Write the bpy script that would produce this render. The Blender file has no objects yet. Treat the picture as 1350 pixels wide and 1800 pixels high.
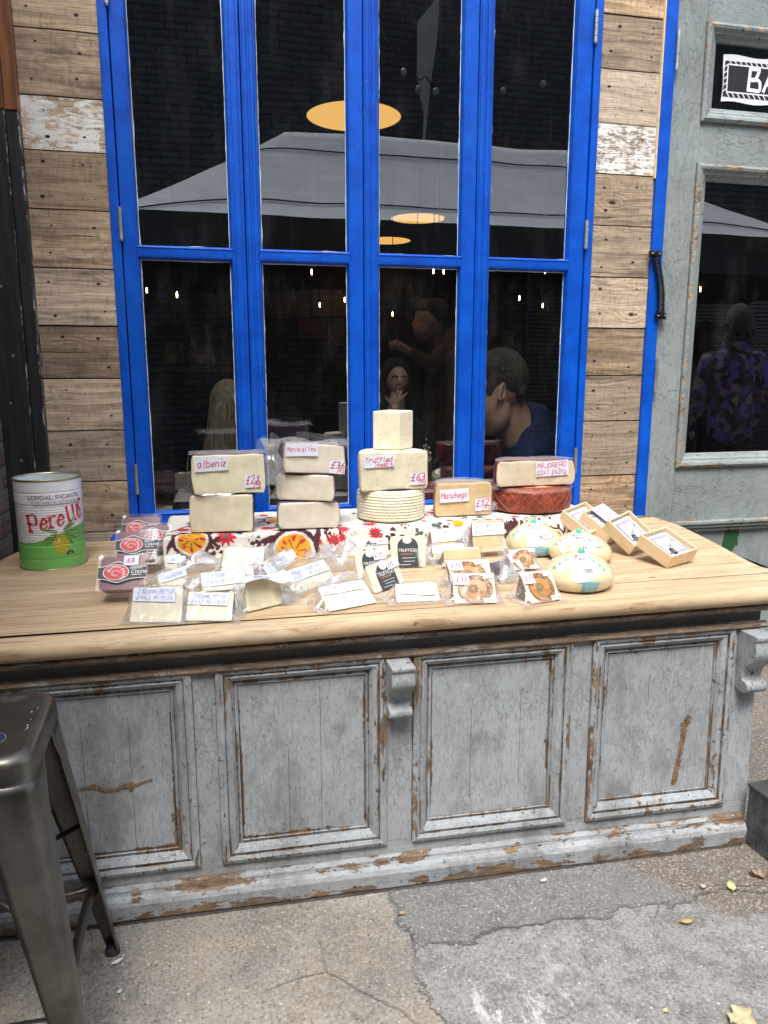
import bpy, math, random
import numpy as np
from mathutils import Vector, Matrix, noise
random.seed(7)
PI = math.pi
SC = bpy.context.scene
COL = SC.collection
# ------------------------------------------------------------ camera
YAW, PIT, FPX = math.radians(12.8), math.radians(10.8), 1312.0
CAM = Vector((0, -3.02, 1.45))
cd = bpy.data.cameras.new('camera'); cam = bpy.data.objects.new('camera', cd); COL.objects.link(cam)
cam.location = CAM
cam.rotation_euler = (math.radians(90) - PIT, 0, -YAW)
cd.sensor_fit = 'VERTICAL'; cd.sensor_height = 36; cd.lens = FPX / 1800 * 36
cd.clip_start = 0.05; cd.clip_end = 300
SC.camera = cam
# ------------------------------------------------------------ world, sun, exposure
SUN_EL, SUN_AZ = math.radians(60), math.radians(200)
w = bpy.data.worlds.new("World"); SC.world = w; w.use_nodes = True
wn = w.node_tree.nodes; wl = w.node_tree.links
bg = wn['Background']
sky = wn.new('ShaderNodeTexSky'); sky.sky_type = 'NISHITA'; sky.sun_disc = False
sky.sun_elevation = SUN_EL; sky.sun_rotation = SUN_AZ; sky.dust_density = 3.0; sky.air_density = 1.0
hs = wn.new('ShaderNodeHueSaturation'); hs.inputs['Saturation'].default_value = 0.5
wl.new(sky.outputs[0], hs.inputs['Color']); wl.new(hs.outputs[0], bg.inputs['Color'])
bg.inputs['Strength'].default_value = 0.15
sl = bpy.data.lights.new('sun', 'SUN'); sl.energy = 1.5; sl.angle = math.radians(24); sl.color = (1, .975, .94)
so = bpy.data.objects.new('sun', sl); COL.objects.link(so)
sd = Vector((math.sin(SUN_AZ) * math.cos(SUN_EL), math.cos(SUN_AZ) * math.cos(SUN_EL), math.sin(SUN_EL)))
so.rotation_euler = sd.to_track_quat('Z', 'Y').to_euler(); so.location = (0, -2, 9)
SC.view_settings.view_transform = 'Standard'; SC.view_settings.look = 'None'
SC.view_settings.exposure = 1.2; SC.view_settings.gamma = 1
SC.render.engine = 'CYCLES'
SC.cycles.max_bounces = 10; SC.cycles.transparent_max_bounces = 24
SC.render.resolution_x = 768; SC.render.resolution_y = 1024

# ------------------------------------------------------------ helpers
_f = Vector((math.sin(YAW) * math.cos(PIT), math.cos(YAW) * math.cos(PIT), -math.sin(PIT)))
_r = Vector((math.cos(YAW), -math.sin(YAW), 0)); _u = _r.cross(_f)
def at(px, py, x=None, y=None, z=None):
    """the point of the plane x=, y= or z= that a measured photo pixel belongs to"""
    d = _f + _r * ((px - 675) / FPX) - _u * ((py - 900) / FPX)
    if x is not None: t = (x - CAM.x) / d.x
    elif y is not None: t = (y - CAM.y) / d.y
    else: t = (z - CAM.z) / d.z
    return CAM + d * t
def lerp(a, b, t): return a + (b - a) * t
def sstep(a, b, x):
    t = min(1, max(0, (x - a) / (b - a))); return t * t * (3 - 2 * t)
def tag(o, label=None, cat=None, group=None, kind=None):
    if label: o['label'] = label
    if cat: o['category'] = cat
    if group: o['group'] = group
    if kind: o['kind'] = kind
    return o
def empty(name, loc=(0, 0, 0), rz=0, label=None, cat=None, group=None, rot=None):
    o = bpy.data.objects.new(name, None); COL.objects.link(o)
    o.location = loc; o.rotation_euler = rot if rot else (0, 0, rz); o.empty_display_size = .05
    return tag(o, label, cat, group)
class MB:
    def __init__(s): s.v = []; s.f = []; s.m = []; s.w = []; s.r = []; s.c = []
    def add(s, vs, fs, mi=0, w=0.0, r=0.0):
        b = len(s.v)
        for v in vs: s.v.append(tuple(v)); s.w.append(w); s.c.append((1, 1, 1))
        for q in fs:
            s.f.append([b + i for i in q]); s.m.append(mi); s.r.append(r)
    def box(s, x0, x1, y0, y1, z0, z1, mi=0, w=0.0, r=0.0):
        s.add([(x0, y0, z0), (x1, y0, z0), (x1, y1, z0), (x0, y1, z0), (x0, y0, z1), (x1, y0, z1), (x1, y1, z1), (x0, y1, z1)],
              [(0, 3, 2, 1), (4, 5, 6, 7), (0, 1, 5, 4), (1, 2, 6, 5), (2, 3, 7, 6), (3, 0, 4, 7)], mi, w, r)
    def tube(s, pts, rad, n=10, mi=0, cap=True, w=0.0):
        pts = [Vector(p) for p in pts]; rad = rad if isinstance(rad, (list, tuple)) else [rad] * len(pts)
        vs = []; up = None
        for i, p in enumerate(pts):
            t = (pts[min(i + 1, len(pts) - 1)] - pts[max(i - 1, 0)]).normalized()
            if up is None: up = t.orthogonal().normalized()
            a = (up - t * up.dot(t)).normalized(); up = a; b = t.cross(a)
            for k in range(n):
                q = 2 * PI * k / n; vs.append(p + (a * math.cos(q) + b * math.sin(q)) * rad[i])
        fs = [(i * n + k, i * n + (k + 1) % n, (i + 1) * n + (k + 1) % n, (i + 1) * n + k) for i in range(len(pts) - 1) for k in range(n)]
        if cap: fs += [tuple(reversed(range(n))), tuple(range((len(pts) - 1) * n, len(pts) * n))]
        s.add(vs, fs, mi, w)
    def lathe(s, prof, n=48, c=(0, 0, 0), mi=0, closed=False, mat=None):
        vs = [(c[0] + r * math.cos(2 * PI * k / n), c[1] + r * math.sin(2 * PI * k / n), c[2] + z) for r, z in prof for k in range(n)]
        m = len(prof)
        for i in range(m - 1):
            b = len(s.v) if i == 0 else b
        s.add(vs, [(i * n + k, i * n + (k + 1) % n, (i + 1) * n + (k + 1) % n, (i + 1) * n + k) for i in range(m - 1) for k in range(n)], mi)
    def disc(s, c, r, n=32, mi=0, up=True):
        vs = [(c[0] + r * math.cos(2 * PI * k / n), c[1] + r * math.sin(2 * PI * k / n), c[2]) for k in range(n)]
        s.add(vs, [tuple(range(n)) if up else tuple(reversed(range(n)))], mi)
    def prism(s, out, f0, f1, mi=0, side=None, w=0.0):
        """outline points mapped by f0 and f1 to the two end loops"""
        n = len(out); vs = [f0(p) for p in out] + [f1(p) for p in out]
        s.add(vs, [tuple(reversed(range(n))), tuple(range(n, 2 * n))], mi, w)
        b = len(s.v) - 2 * n
        for k in range(n):
            s.f.append([b + k, b + (k + 1) % n, b + n + (k + 1) % n, b + n + k]); s.m.append(mi if side is None else side); s.r.append(0)
    def grid(s, fn, nu, nv, mi=0, w=0.0):
        vs = [fn(i / nu, j / nv) for j in range(nv + 1) for i in range(nu + 1)]
        s.add(vs, [(j * (nu + 1) + i, j * (nu + 1) + i + 1, (j + 1) * (nu + 1) + i + 1, (j + 1) * (nu + 1) + i) for j in range(nv) for i in range(nu)], mi, w)
    def moulding(s, rect, prof, mi=0):
        """rect x0,x1,z0,z1 ; prof list of (inward, outward(-y) , wear) from plane y0"""
        x0, x1, z0, z1, y0 = rect
        b = len(s.v)
        for t, h, w in prof:
            for X, Z in ((x0 + t, z0 + t), (x1 - t, z0 + t), (x1 - t, z1 - t), (x0 + t, z1 - t)):
                s.v.append((X, y0 - h, Z)); s.w.append(w); s.c.append((1, 1, 1))
        for i in range(len(prof) - 1):
            for k in range(4):
                s.f.append([b + i * 4 + k, b + i * 4 + (k + 1) % 4, b + (i + 1) * 4 + (k + 1) % 4, b + (i + 1) * 4 + k]); s.m.append(mi); s.r.append(0)
    def xf(s, fn): s.v = [tuple(fn(*v)) for v in s.v]; return s
    def build(s, name, mats, parent=None, off=None, smooth=False, bev=0, seg=2, sol=0, sub=0, colattr=False, recalc=True):
        me = bpy.data.meshes.new(name)
        o3 = Vector(off) if off is not None else Vector((0, 0, 0))
        me.from_pydata([tuple(Vector(v) - o3) for v in s.v], [], s.f)
        for m in (mats if isinstance(mats, (list, tuple)) else [mats]): me.materials.append(m)
        me.polygons.foreach_set('material_index', s.m)
        a = me.attributes.new('wear', 'FLOAT', 'POINT'); a.data.foreach_set('value', s.w)
        a = me.attributes.new('rnd', 'FLOAT', 'FACE'); a.data.foreach_set('value', [float(q) for q in s.r])
        if colattr:
            a = me.attributes.new('pat', 'FLOAT_COLOR', 'POINT')
            a.data.foreach_set('color', [q for c in s.c for q in (c[0], c[1], c[2], 1)])
        if recalc:
            import bmesh
            bm = bmesh.new(); bm.from_mesh(me); bmesh.ops.recalc_face_normals(bm, faces=bm.faces); bm.to_mesh(me); bm.free()
        if smooth: me.polygons.foreach_set('use_smooth', [True] * len(me.polygons))
        o = bpy.data.objects.new(name, me); COL.objects.link(o)
        if parent: o.parent = parent
        if bev:
            m = o.modifiers.new('b', 'BEVEL'); m.width = bev; m.segments = seg; m.limit_method = 'ANGLE'; m.angle_limit = math.radians(35)
            me.polygons.foreach_set('use_smooth', [True] * len(me.polygons))
            m = o.modifiers.new('wn', 'WEIGHTED_NORMAL'); m.keep_sharp = False
        if sol: m = o.modifiers.new('s', 'SOLIDIFY'); m.thickness = sol; m.offset = 0
        if sub: m = o.modifiers.new('u', 'SUBSURF'); m.levels = sub; m.render_levels = sub
        return o
def dup_tree(o, parent=None):
    c = o.copy(); COL.objects.link(c); c.parent = parent
    for ch in list(o.children): dup_tree(ch, c)
    return c

# ------------------------------------------------------------ node materials
class N:
    def __init__(s, name):
        s.mat = bpy.data.materials.new(name); s.mat.use_nodes = True
        s.t = s.mat.node_tree; s.t.nodes.clear()
        s.out = s.t.nodes.new('ShaderNodeOutputMaterial')
        s.tc = s.t.nodes.new('ShaderNodeTexCoord')
        s.P = s.tc.outputs['Object']
    def put(s, sock, v):
        if v is None: return
        if isinstance(v, bpy.types.NodeSocket): s.t.links.new(v, sock)
        elif isinstance(v, (tuple, list)) and len(v) == 3 and sock.type == 'RGBA': sock.default_value = (*v, 1)
        else: sock.default_value = v
    def n(s, typ, ins=(), **kw):
        nd = s.t.nodes.new(typ)
        for k, v in kw.items(): setattr(nd, k, v)
        for k, v in (ins.items() if isinstance(ins, dict) else enumerate(ins)): s.put(nd.inputs[k], v)
        return nd
    def map(s, vec=None, scale=(1, 1, 1), loc=(0, 0, 0), rot=(0, 0, 0)):
        return s.n('ShaderNodeMapping', {'Vector': vec or s.P, 'Scale': scale, 'Location': loc, 'Rotation': rot}).outputs[0]
    def noise(s, vec, scale, detail=5, rough=.6, dist=0):
        return s.n('ShaderNodeTexNoise', {'Vector': vec, 'Scale': scale, 'Detail': detail, 'Roughness': rough, 'Distortion': dist}).outputs[0]
    def noisec(s, vec, scale, detail=3):
        return s.n('ShaderNodeTexNoise', {'Vector': vec, 'Scale': scale, 'Detail': detail}).outputs['Color']
    def voro(s, vec, scale, feature='F1', rand=1, out=0):
        return s.n('ShaderNodeTexVoronoi', {'Vector': vec, 'Scale': scale, 'Randomness': rand}, feature=feature).outputs[out]
    def m(s, op, a, b=None, c=None, clamp=False):
        nd = s.n('ShaderNodeMath', [x for x in (a, b, c) if x is not None], operation=op, use_clamp=clamp); return nd.outputs[0]
    def vm(s, op, a, b=None):
        nd = s.n('ShaderNodeVectorMath', [x for x in (a, b) if x is not None], operation=op); return nd.outputs[0]
    def sm(s, x, lo, hi, a=0., b=1.):
        return s.n('ShaderNodeMapRange', {'Value': x, 'From Min': lo, 'From Max': hi, 'To Min': a, 'To Max': b}, interpolation_type='SMOOTHSTEP').outputs[0]
    def ramp(s, f, stops):
        nd = s.n('ShaderNodeValToRGB', [f]); e = nd.color_ramp.elements
        while len(e) < len(stops): e.new(.5)
        for i, (p, c) in enumerate(stops): e[i].position = p; e[i].color = (*c, 1)
        return nd.outputs[0]
    def mix(s, f, a, b, bl='MIX'):
        nd = s.t.nodes.new('ShaderNodeMix'); nd.data_type = 'RGBA'; nd.blend_type = bl
        s.put(nd.inputs[0], f); s.put(nd.inputs[6], a); s.put(nd.inputs[7], b); return nd.outputs[2]
    def attr(s, name, out='Fac'): return s.n('ShaderNodeAttribute', attribute_name=name).outputs[out]
    def warp(s, vec, amt, scale):
        c = s.noisec(vec, scale); d = s.vm('SUBTRACT', c, (.5, .5, .5)); d = s.n('ShaderNodeVectorMath', {0: d, 'Scale': amt}, operation='SCALE').outputs[0]
        return s.vm('ADD', vec, d)
    def bump(s, h, strength=.5, dist=.002, nrm=None):
        nd = s.n('ShaderNodeBump', {'Height': h, 'Strength': strength, 'Distance': dist})
        if nrm: s.put(nd.inputs['Normal'], nrm)
        return nd.outputs[0]
    def done(s, col, rough=.6, nrm=None, metal=0., spec=.5, **kw):
        b = s.n('ShaderNodeBsdfPrincipled', {'Base Color': col, 'Roughness': rough, 'Metallic': metal, 'Specular IOR Level': spec})
        if nrm: s.put(b.inputs['Normal'], nrm)
        for k, v in kw.items(): s.put(b.inputs[k.replace('_', ' ')], v)
        s.t.links.new(b.outputs[0], s.out.inputs[0]); return s.mat
def plain(name, col, rough=.6, metal=0., bumpy=0., bscale=60, var=.12, spec=.5, **kw):
    n = N(name); f = n.noise(n.P, bscale, 4); f2 = n.noise(n.P, bscale * .12, 3)
    c = n.mix(n.sm(f2, .3, .7), tuple(x * (1 - var) for x in col), tuple(min(1, x * (1 + var)) for x in col))
    return n.done(c, rough, n.bump(f, bumpy, .002) if bumpy else None, metal, spec, **kw)
def emis(name, col, st):
    n = N(name); e = n.n('ShaderNodeEmission', {'Color': col, 'Strength': st}); n.t.links.new(e.outputs[0], n.out.inputs[0]); return n.mat

def mat_plank():
    n = N('weathered_plank'); r = n.attr('rnd'); wh = n.attr('wear')
    off = n.n('ShaderNodeCombineXYZ', [n.m('MULTIPLY', r, 37.), 0., n.m('MULTIPLY', r, 91.)]).outputs[0]
    p = n.vm('ADD', n.P, off); pw = n.warp(p, .03, 3)
    fine = n.noise(n.map(pw, (7, 30, 240)), 1, 6, .7)
    med = n.noise(n.map(pw, (1.6, 8, 38)), 1, 5, .65, .6)
    # knots bend the rings
    kd = n.voro(n.map(p, (3.2, 0.01, 6.5)), 1.25, rand=1)
    rings = n.m('SINE', n.m('ADD', n.m('MULTIPLY', n.noise(n.map(pw, (.9, 1, 7)), 1, 2, .5), 62.), n.m('MULTIPLY', n.sm(kd, 0, .42, 1, 0), 17.)))
    rings = n.sm(rings, -1, 1)
    knot = n.sm(kd, .035, .09, 1, 0)
    warm = n.m('FRACT', n.m('MULTIPLY', r, 7.31))
    lo = n.mix(warm, (.21, .17, .135), (.24, .16, .10)); hi = n.mix(warm, (.62, .51, .39), (.72, .51, .30))
    c = n.mix(n.sm(med, .22, .62), lo, hi)
    c = n.mix(n.m('MULTIPLY', n.m('SUBTRACT', 1., rings), n.sm(warm, .2, .9, .12, .42)), c, n.mix(warm, (.15, .12, .095), (.2, .12, .06)))
    c = n.mix(n.sm(fine, .32, .54, .6, 0), c, (.07, .05, .038))
    saw = n.noise(n.map(pw, (70, 10, 26)), 1, 4, .75); c = n.mix(n.sm(saw, .52, .72, 0, .5), c, (.62, .55, .46)); c = n.mix(n.sm(saw, .48, .30, 0, .5), c, (.07, .055, .045))
    c = n.mix(n.m('MULTIPLY', n.sm(fine, .6, .8), .35), c, (.60, .53, .44))
    big = n.noise(n.map(p, (2.4, 2, 5)), 1, 4, .7)
    c = n.mix(n.sm(big, .48, .75, 0, .68), c, (.085, .07, .06))
    tone = n.m('FRACT', n.m('MULTIPLY', r, 13.7)); tv = n.sm(tone, 0, 1, .68, 1.25)
    c = n.mix(1., c, n.n('ShaderNodeCombineXYZ', [tv, tv, tv]).outputs[0], 'MULTIPLY')
    c = n.mix(knot, c, (.045, .028, .018))
    crack = n.sm(n.noise(n.map(pw, (1.1, 4, 62)), 1, 4, .55), .30, .335, 1, 0)
    c = n.mix(crack, c, (.02, .015, .012))
    wp = n.sm(n.m('ADD', n.noise(n.map(pw, (22, 22, 60)), 1, 6, .75), n.m('MULTIPLY', n.noise(p, 7, 3), .45)), .66, .75)
    c = n.mix(n.m('MULTIPLY', n.m('MULTIPLY', wp, wh), .95), c, (.82, .81, .77))
    h = n.m('SUBTRACT', n.m('ADD', n.m('MULTIPLY', fine, .6), n.m('MULTIPLY', rings, .25)), n.m('ADD', n.m('MULTIPLY', crack, 1.4), n.m('MULTIPLY', knot, .5)))
    return n.done(c, .85, n.bump(h, .9, .003), spec=.25)
def mat_pine():
    n = N('pine_tabletop'); r = n.attr('rnd')
    off = n.n('ShaderNodeCombineXYZ', [n.m('MULTIPLY', r, 23.), n.m('MULTIPLY', r, 51.), 0.]).outputs[0]
    p = n.vm('ADD', n.P, off); pw = n.warp(p, .04, 2)
    fine = n.noise(n.map(pw, (5, 160, 20)), 1, 6, .7); med = n.noise(n.map(pw, (1.0, 20, 6)), 1, 4, .6, .4)
    kd = n.voro(n.map(p, (2.2, 4.6, .01)), 1.0)
    rings = n.sm(n.m('SINE', n.m('ADD', n.m('MULTIPLY', n.noise(n.map(pw, (.7, 5, 1)), 1, 2), 46.), n.m('MULTIPLY', n.sm(kd, 0, .35, 1, 0), 12.))), -1, 1)
    c = n.mix(n.sm(med, .25, .7), (.52, .37, .215), (.71, .54, .355))
    c = n.mix(n.m('MULTIPLY', rings, .22), c, (.36, .23, .12))
    c = n.mix(n.sm(fine, .33, .52, .75, 0), c, (.26, .16, .085))
    c = n.mix(n.sm(kd, .02, .05, .85, 0), c, (.16, .08, .04))
    c = n.mix(n.sm(n.noise(n.map(p, (1.5, 4, 2)), 1.6, 5, .7), .50, .70, 0, .5), c, (.34, .27, .19))
    sc = n.sm(n.noise(n.map(n.warp(p, .05, 4), (14, 120, 14)), 1, 3, .5), .27, .30, .7, 0)
    c = n.mix(sc, c, (.1, .06, .035))
    spk = n.sm(n.voro(p, 26), .03, .06, 1, 0); c = n.mix(n.m('MULTIPLY', spk, n.sm(n.noise(p, 5), .5, .6)), c, (.06, .04, .03))
    w = n.attr('wear'); c = n.mix(n.m('MULTIPLY', w, n.sm(n.noise(n.map(p, (5, 30, 30)), 1, 5, .7), .42, .6)), c, (.12, .08, .055))
    h = n.m('SUBTRACT', n.m('MULTIPLY', fine, .5), sc)
    return n.done(c, n.sm(med, .2, .8, .5, .62), n.bump(h, .5, .0015), spec=.35)
def mat_paint(name, col, crackle='v', peel=.0, grime=.5, big2=.14, ckamt=.22, wood=(.225, .15, .09)):
    n = N(name); wr = n.attr('wear'); p = n.P; pw = n.warp(n.warp(p, .03, 9), .02, 40)
    sc = (1, 1, .28) if crackle == 'v' else (.45, 1, 1)
    n1 = n.noise(n.map(p, sc), 19, 9, .74); n2 = n.noise(p, 3.1, 4, .6); n3 = n.noise(n.map(p, (170, 170, 34) if crackle == 'v' else (34, 170, 170)), 1, 5, .75)
    # fine crackle
    ce = n.voro(n.map(pw, (1, 1, .45) if crackle == 'v' else (.5, 1, 1)), 70, 'DISTANCE_TO_EDGE')
    ck = n.m('MULTIPLY', n.sm(ce, .012, .05, 1, 0), n.sm(n.noise(p, 5.3, 4, .7), .42, .62))
    ce2 = n.voro(n.map(n.warp(p, .06, 5), (1, 1, .22) if crackle == 'v' else (.25, 1, 1)), 14, 'DISTANCE_TO_EDGE')
    ck2 = n.m('MULTIPLY', n.sm(ce2, .002, .010, big2, 0), n.sm(n.noise(p, 2.3, 3), .44, .6))
    c = n.mix(n.sm(n2, .3, .7), tuple(x * .84 for x in col), tuple(min(1, x * 1.1) for x in col))
    c = n.mix(n.sm(n3, .36, .52, .45, 0), c, tuple(x * .45 for x in col))
    c = n.mix(n.m('MAXIMUM', n.m('MULTIPLY', ck, ckamt), n.m('MULTIPLY', ck2, .8)), c, (.05, .045, .04))
    c = n.mix(n.m('MULTIPLY', n.sm(n.noise(n.map(p, (1, 1, .6)), 85, 3, .7), .64, .68), .55), c, (.07, .06, .05))
    c = n.mix(n.sm(n.noise(n.map(p, (1, 1, .4)), 38, 5, .75), .56, .75, 0, .45), c, tuple(min(1, x * 1.45) for x in col))
    g = n.sm(n.m('ADD', n.noise(n.map(p, (1, 1, .55)), 6, 6, .72), n.m('MULTIPLY', n2, .3)), .58, .86, 0, grime)
    c = n.mix(g, c, (.12, .115, .105))
    # peeled to wood
    pk = n.m('ADD', n1, n.m('ADD', n.m('MULTIPLY', n.m('MINIMUM', wr, 1.), .25), n.m('MULTIPLY', n.noise(p, 1.7, 2), .16)))
    pe = n.sm(pk, .825 - peel, .838 - peel)
    edge = n.sm(pk, .79 - peel, .825 - peel)
    c = n.mix(n.m('MULTIPLY', edge, .45), c, tuple(min(1, x * 1.35) for x in col))
    wc = n.mix(n.sm(n.noise(n.map(p, (30, 30, 6) if crackle == 'v' else (6, 30, 30)), 3, 6, .7), .3, .7), tuple(x * .3 for x in wood), tuple(x * 1.5 for x in wood)); wc = n.mix(n.sm(n.noise(p, 21, 5, .7), .5, .66), wc, (.16, .13, .105))
    c = n.mix(pe, c, wc)
    dk = n.m('MULTIPLY', n.sm(n.noise(p, 34, 5, .75), .60, .68), n.sm(n.m('ADD', wr, n.noise(p, 4, 3)), .52, .9)); c = n.mix(dk, c, (.035, .028, .022))
    gv = n.m('MULTIPLY', n.sm(wr, 1.05, 1.5), n.sm(n.noise(p, 11, 5, .7), .3, .55, .45, .95)); c = n.mix(gv, c, (.045, .034, .026))
    c = n.mix(n.m('MULTIPLY', n.sm(n.noise(n.map(p, (3, 3, 1) if crackle == 'v' else (1, 3, 3)), 9, 7, .8), .52, .66), .35), c, (.17, .15, .125))
    h = n.m('SUBTRACT', n.m('MULTIPLY', n3, .35), n.m('ADD', n.m('MAXIMUM', ck, ck2), n.m('MULTIPLY', pe, .9)))
    return n.done(c, .62, n.bump(h, .7, .0018), spec=.3)
def mat_blue():
    n = N('blue_gloss_paint'); st = n.noise(n.map(n.P, (110, 110, 5)), 1, 4, .6); b = n.noise(n.P, 9, 4)
    c = n.mix(n.sm(b, .3, .7), (.001, .064, .44), (.002, .098, .60)); c = n.mix(n.sm(st, .6, .8, 0, .35), c, (.02, .13, .62))
    chip = n.sm(n.noise(n.map(n.P, (2, 2, 1)), 75, 4, .7), .74, .76); c = n.mix(n.m('MULTIPLY', chip, .8), c, (.45, .6, .72))
    w = n.m('MULTIPLY', n.attr('wear'), n.sm(n.noise(n.map(n.P, (1, 1, .5)), 46, 5, .8), .66, .70)); c = n.mix(w, c, (.35, .5, .68))
    c = n.mix(n.sm(n.noise(n.P, 26, 4, .75), .68, .74, 0, .5), c, (.0, .02, .14)); c = n.mix(n.sm(n.noise(n.map(n.P, (1, 1, .3)), 6, 5, .7), .5, .72, 0, .45), c, (.01, .12, .50)); c = n.mix(n.sm(n.noise(n.map(n.P, (1, 1, .4)), 17, 6, .8), .56, .72, 0, .4), c, (.004, .035, .20))
    return n.done(c, .38, n.bump(n.m('ADD', st, n.m('MULTIPLY', n.noise(n.P, 60, 3), .6)), .45, .0015), spec=.35)
def mat_ground():
    n = N('worn_concrete'); p = n.P
    sx = n.n('ShaderNodeSeparateXYZ', [p]); X, Y = sx.outputs[0], sx.outputs[1]
    wx = n.m('ADD', X, n.m('MULTIPLY', n.m('SUBTRACT', n.noise(p, 4.5, 5, .7), .5), .22)); wy = n.m('ADD', Y, n.m('MULTIPLY', n.m('SUBTRACT', n.noise(p, 3.7, 5, .7), .5), .2))
    big = n.noise(p, 2.2, 6, .65); mid = n.noise(p, 14, 6, .75); fine = n.noise(p, 120, 5, .8); vf = n.noise(p, 420, 3, .8)
    c = n.mix(n.sm(big, .3, .7), (.205, .188, .168), (.37, .338, .295))
    c = n.mix(n.sm(n.noise(p, 5.1, 5, .7), .45, .68, 0, .6), c, (.38, .32, .225))
    grey = n.mix(n.sm(mid, .35, .65), (.18, .174, .167), (.34, .332, .315))
    rt = n.sm(wx, .43, .445); c = n.mix(rt, c, grey)
    # dark smooth strip and tarmac next to the counter on the right
    strip = n.m('MULTIPLY', n.sm(wy, -1.42, -1.385), n.sm(wx, .40, .44)); c = n.mix(strip, c, n.mix(n.sm(mid, .3, .7), (.15, .15, .15), (.235, .232, .225)))
    tar = n.m('MULTIPLY', n.sm(n.m('ADD', wx, n.m('MULTIPLY', wy, .6)), .36, .46), n.sm(wy, -1.52, -1.46))
    agg = n.voro(p, 230, out=1); ac = n.n('ShaderNodeSeparateColor', [agg]).outputs[0]
    tc = n.mix(n.sm(ac, .5, .95), (.15, .125, .105), (.29, .245, .20)); tc = n.mix(n.sm(ac, .96, .98), tc, (.5, .46, .4)); tc = n.mix(n.sm(n.noise(p, 9, 5, .7), .45, .65, 0, .6), tc, (.16, .155, .15))
    c = n.mix(tar, c, tc)
    c = n.mix(n.sm(mid, .5, .72, 0, .55), c, (.125, .115, .105))
    c = n.mix(n.sm(fine, .36, .5, .7, 0), c, (.075, .068, .06)); c = n.mix(n.sm(fine, .54, .68, 0, .8), c, (.56, .52, .45))
    c = n.mix(n.sm(vf, .62, .75, 0, .5), c, (.58, .55, .5))
    st = n.voro(p, 62, out=1); ss = n.n('ShaderNodeSeparateColor', [st]).outputs[0]; sd_ = n.sm(n.voro(p, 62), .12, .2, 1, 0)
    c = n.mix(n.m('MULTIPLY', n.sm(ss, .86, .9), sd_), c, (.66, .6, .47)); c = n.mix(n.m('MULTIPLY', n.sm(ss, .12, .06), sd_), c, (.05, .045, .04))
    # chalky white smears in the middle
    ch = n.m('MULTIPLY', n.sm(n.noise(n.map(p, (3, 1.2, 1), rot=(0, 0, .25)), 4.2, 6, .8), .50, .62), n.m('MULTIPLY', n.sm(wx, .45, .55), n.sm(wx, .95, .6)))
    c = n.mix(n.m('MULTIPLY', ch, n.m('MULTIPLY', n.sm(wy, -1.42, -1.6), .75)), c, (.68, .68, .69))
    lw = n.warp(n.warp(p, .09, 3), .02, 16)
    ck = n.m('MULTIPLY', n.sm(n.voro(n.map(lw, loc=(.23, .41, 0)), 1.2, 'DISTANCE_TO_EDGE'), .001, .005, .7, 0), n.sm(n.noise(p, 2.7, 3), .50, .60))
    seam = n.sm(n.m('ABSOLUTE', n.m('SUBTRACT', wx, .437)), .001, .007, 1, 0)
    seam2 = n.m('MULTIPLY', n.sm(n.m('ABSOLUTE', n.m('SUBTRACT', wy, -1.40)), .002, .009, 1, 0), n.sm(wx, .42, .45))
    cr = n.m('MAXIMUM', ck, n.m('MAXIMUM', seam, seam2)); c = n.mix(n.m('MULTIPLY', cr, n.sm(n.noise(p, 6, 4), .35, .6, .1, .55)), c, (.06, .055, .05))
    h = n.m('SUBTRACT', n.m('ADD', n.m('MULTIPLY', fine, .45), n.m('ADD', n.m('MULTIPLY', mid, .7), n.m('MULTIPLY', big, 1.5))), n.m('MULTIPLY', cr, 1.2))
    return n.done(c, .85, n.bump(h, .75, .006), spec=.25)
def mat_brick(name, c1, c2, mort, scale=1., bw=.23, bh=.078, rot=(PI / 2, 0, 0), ms=.012, rough=.85, dirt=.5):
    n = N(name); w0 = n.n('ShaderNodeSeparateXYZ', [n.warp(n.P, .012, 9)]); p = n.n('ShaderNodeCombineXYZ', [w0.outputs[1 if rot[2] else 0], w0.outputs[2], 0.]).outputs[0]
    b = n.n('ShaderNodeTexBrick', {'Vector': p, 'Color1': c1, 'Color2': c2, 'Mortar': mort, 'Scale': 1.0, 'Mortar Size': ms, 'Mortar Smooth': .3, 'Bias': 0, 'Brick Width': bw, 'Row Height': bh})
    c = n.mix(n.sm(n.noise(n.P, 11, 5, .75), .42, .7, 0, dirt), b.outputs[0], tuple(x * .35 for x in c1))
    c = n.mix(n.sm(n.noise(n.P, 55, 4, .8), .6, .75, 0, .45), c, tuple(min(1, x * 1.9) for x in c2))
    h = n.m('SUBTRACT', n.m('MULTIPLY', n.noise(n.P, 50, 5), .6), n.m('MULTIPLY', b.outputs[1], 1.2))
    return n.done(c, rough, n.bump(h, .9, .008), spec=.3)
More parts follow.
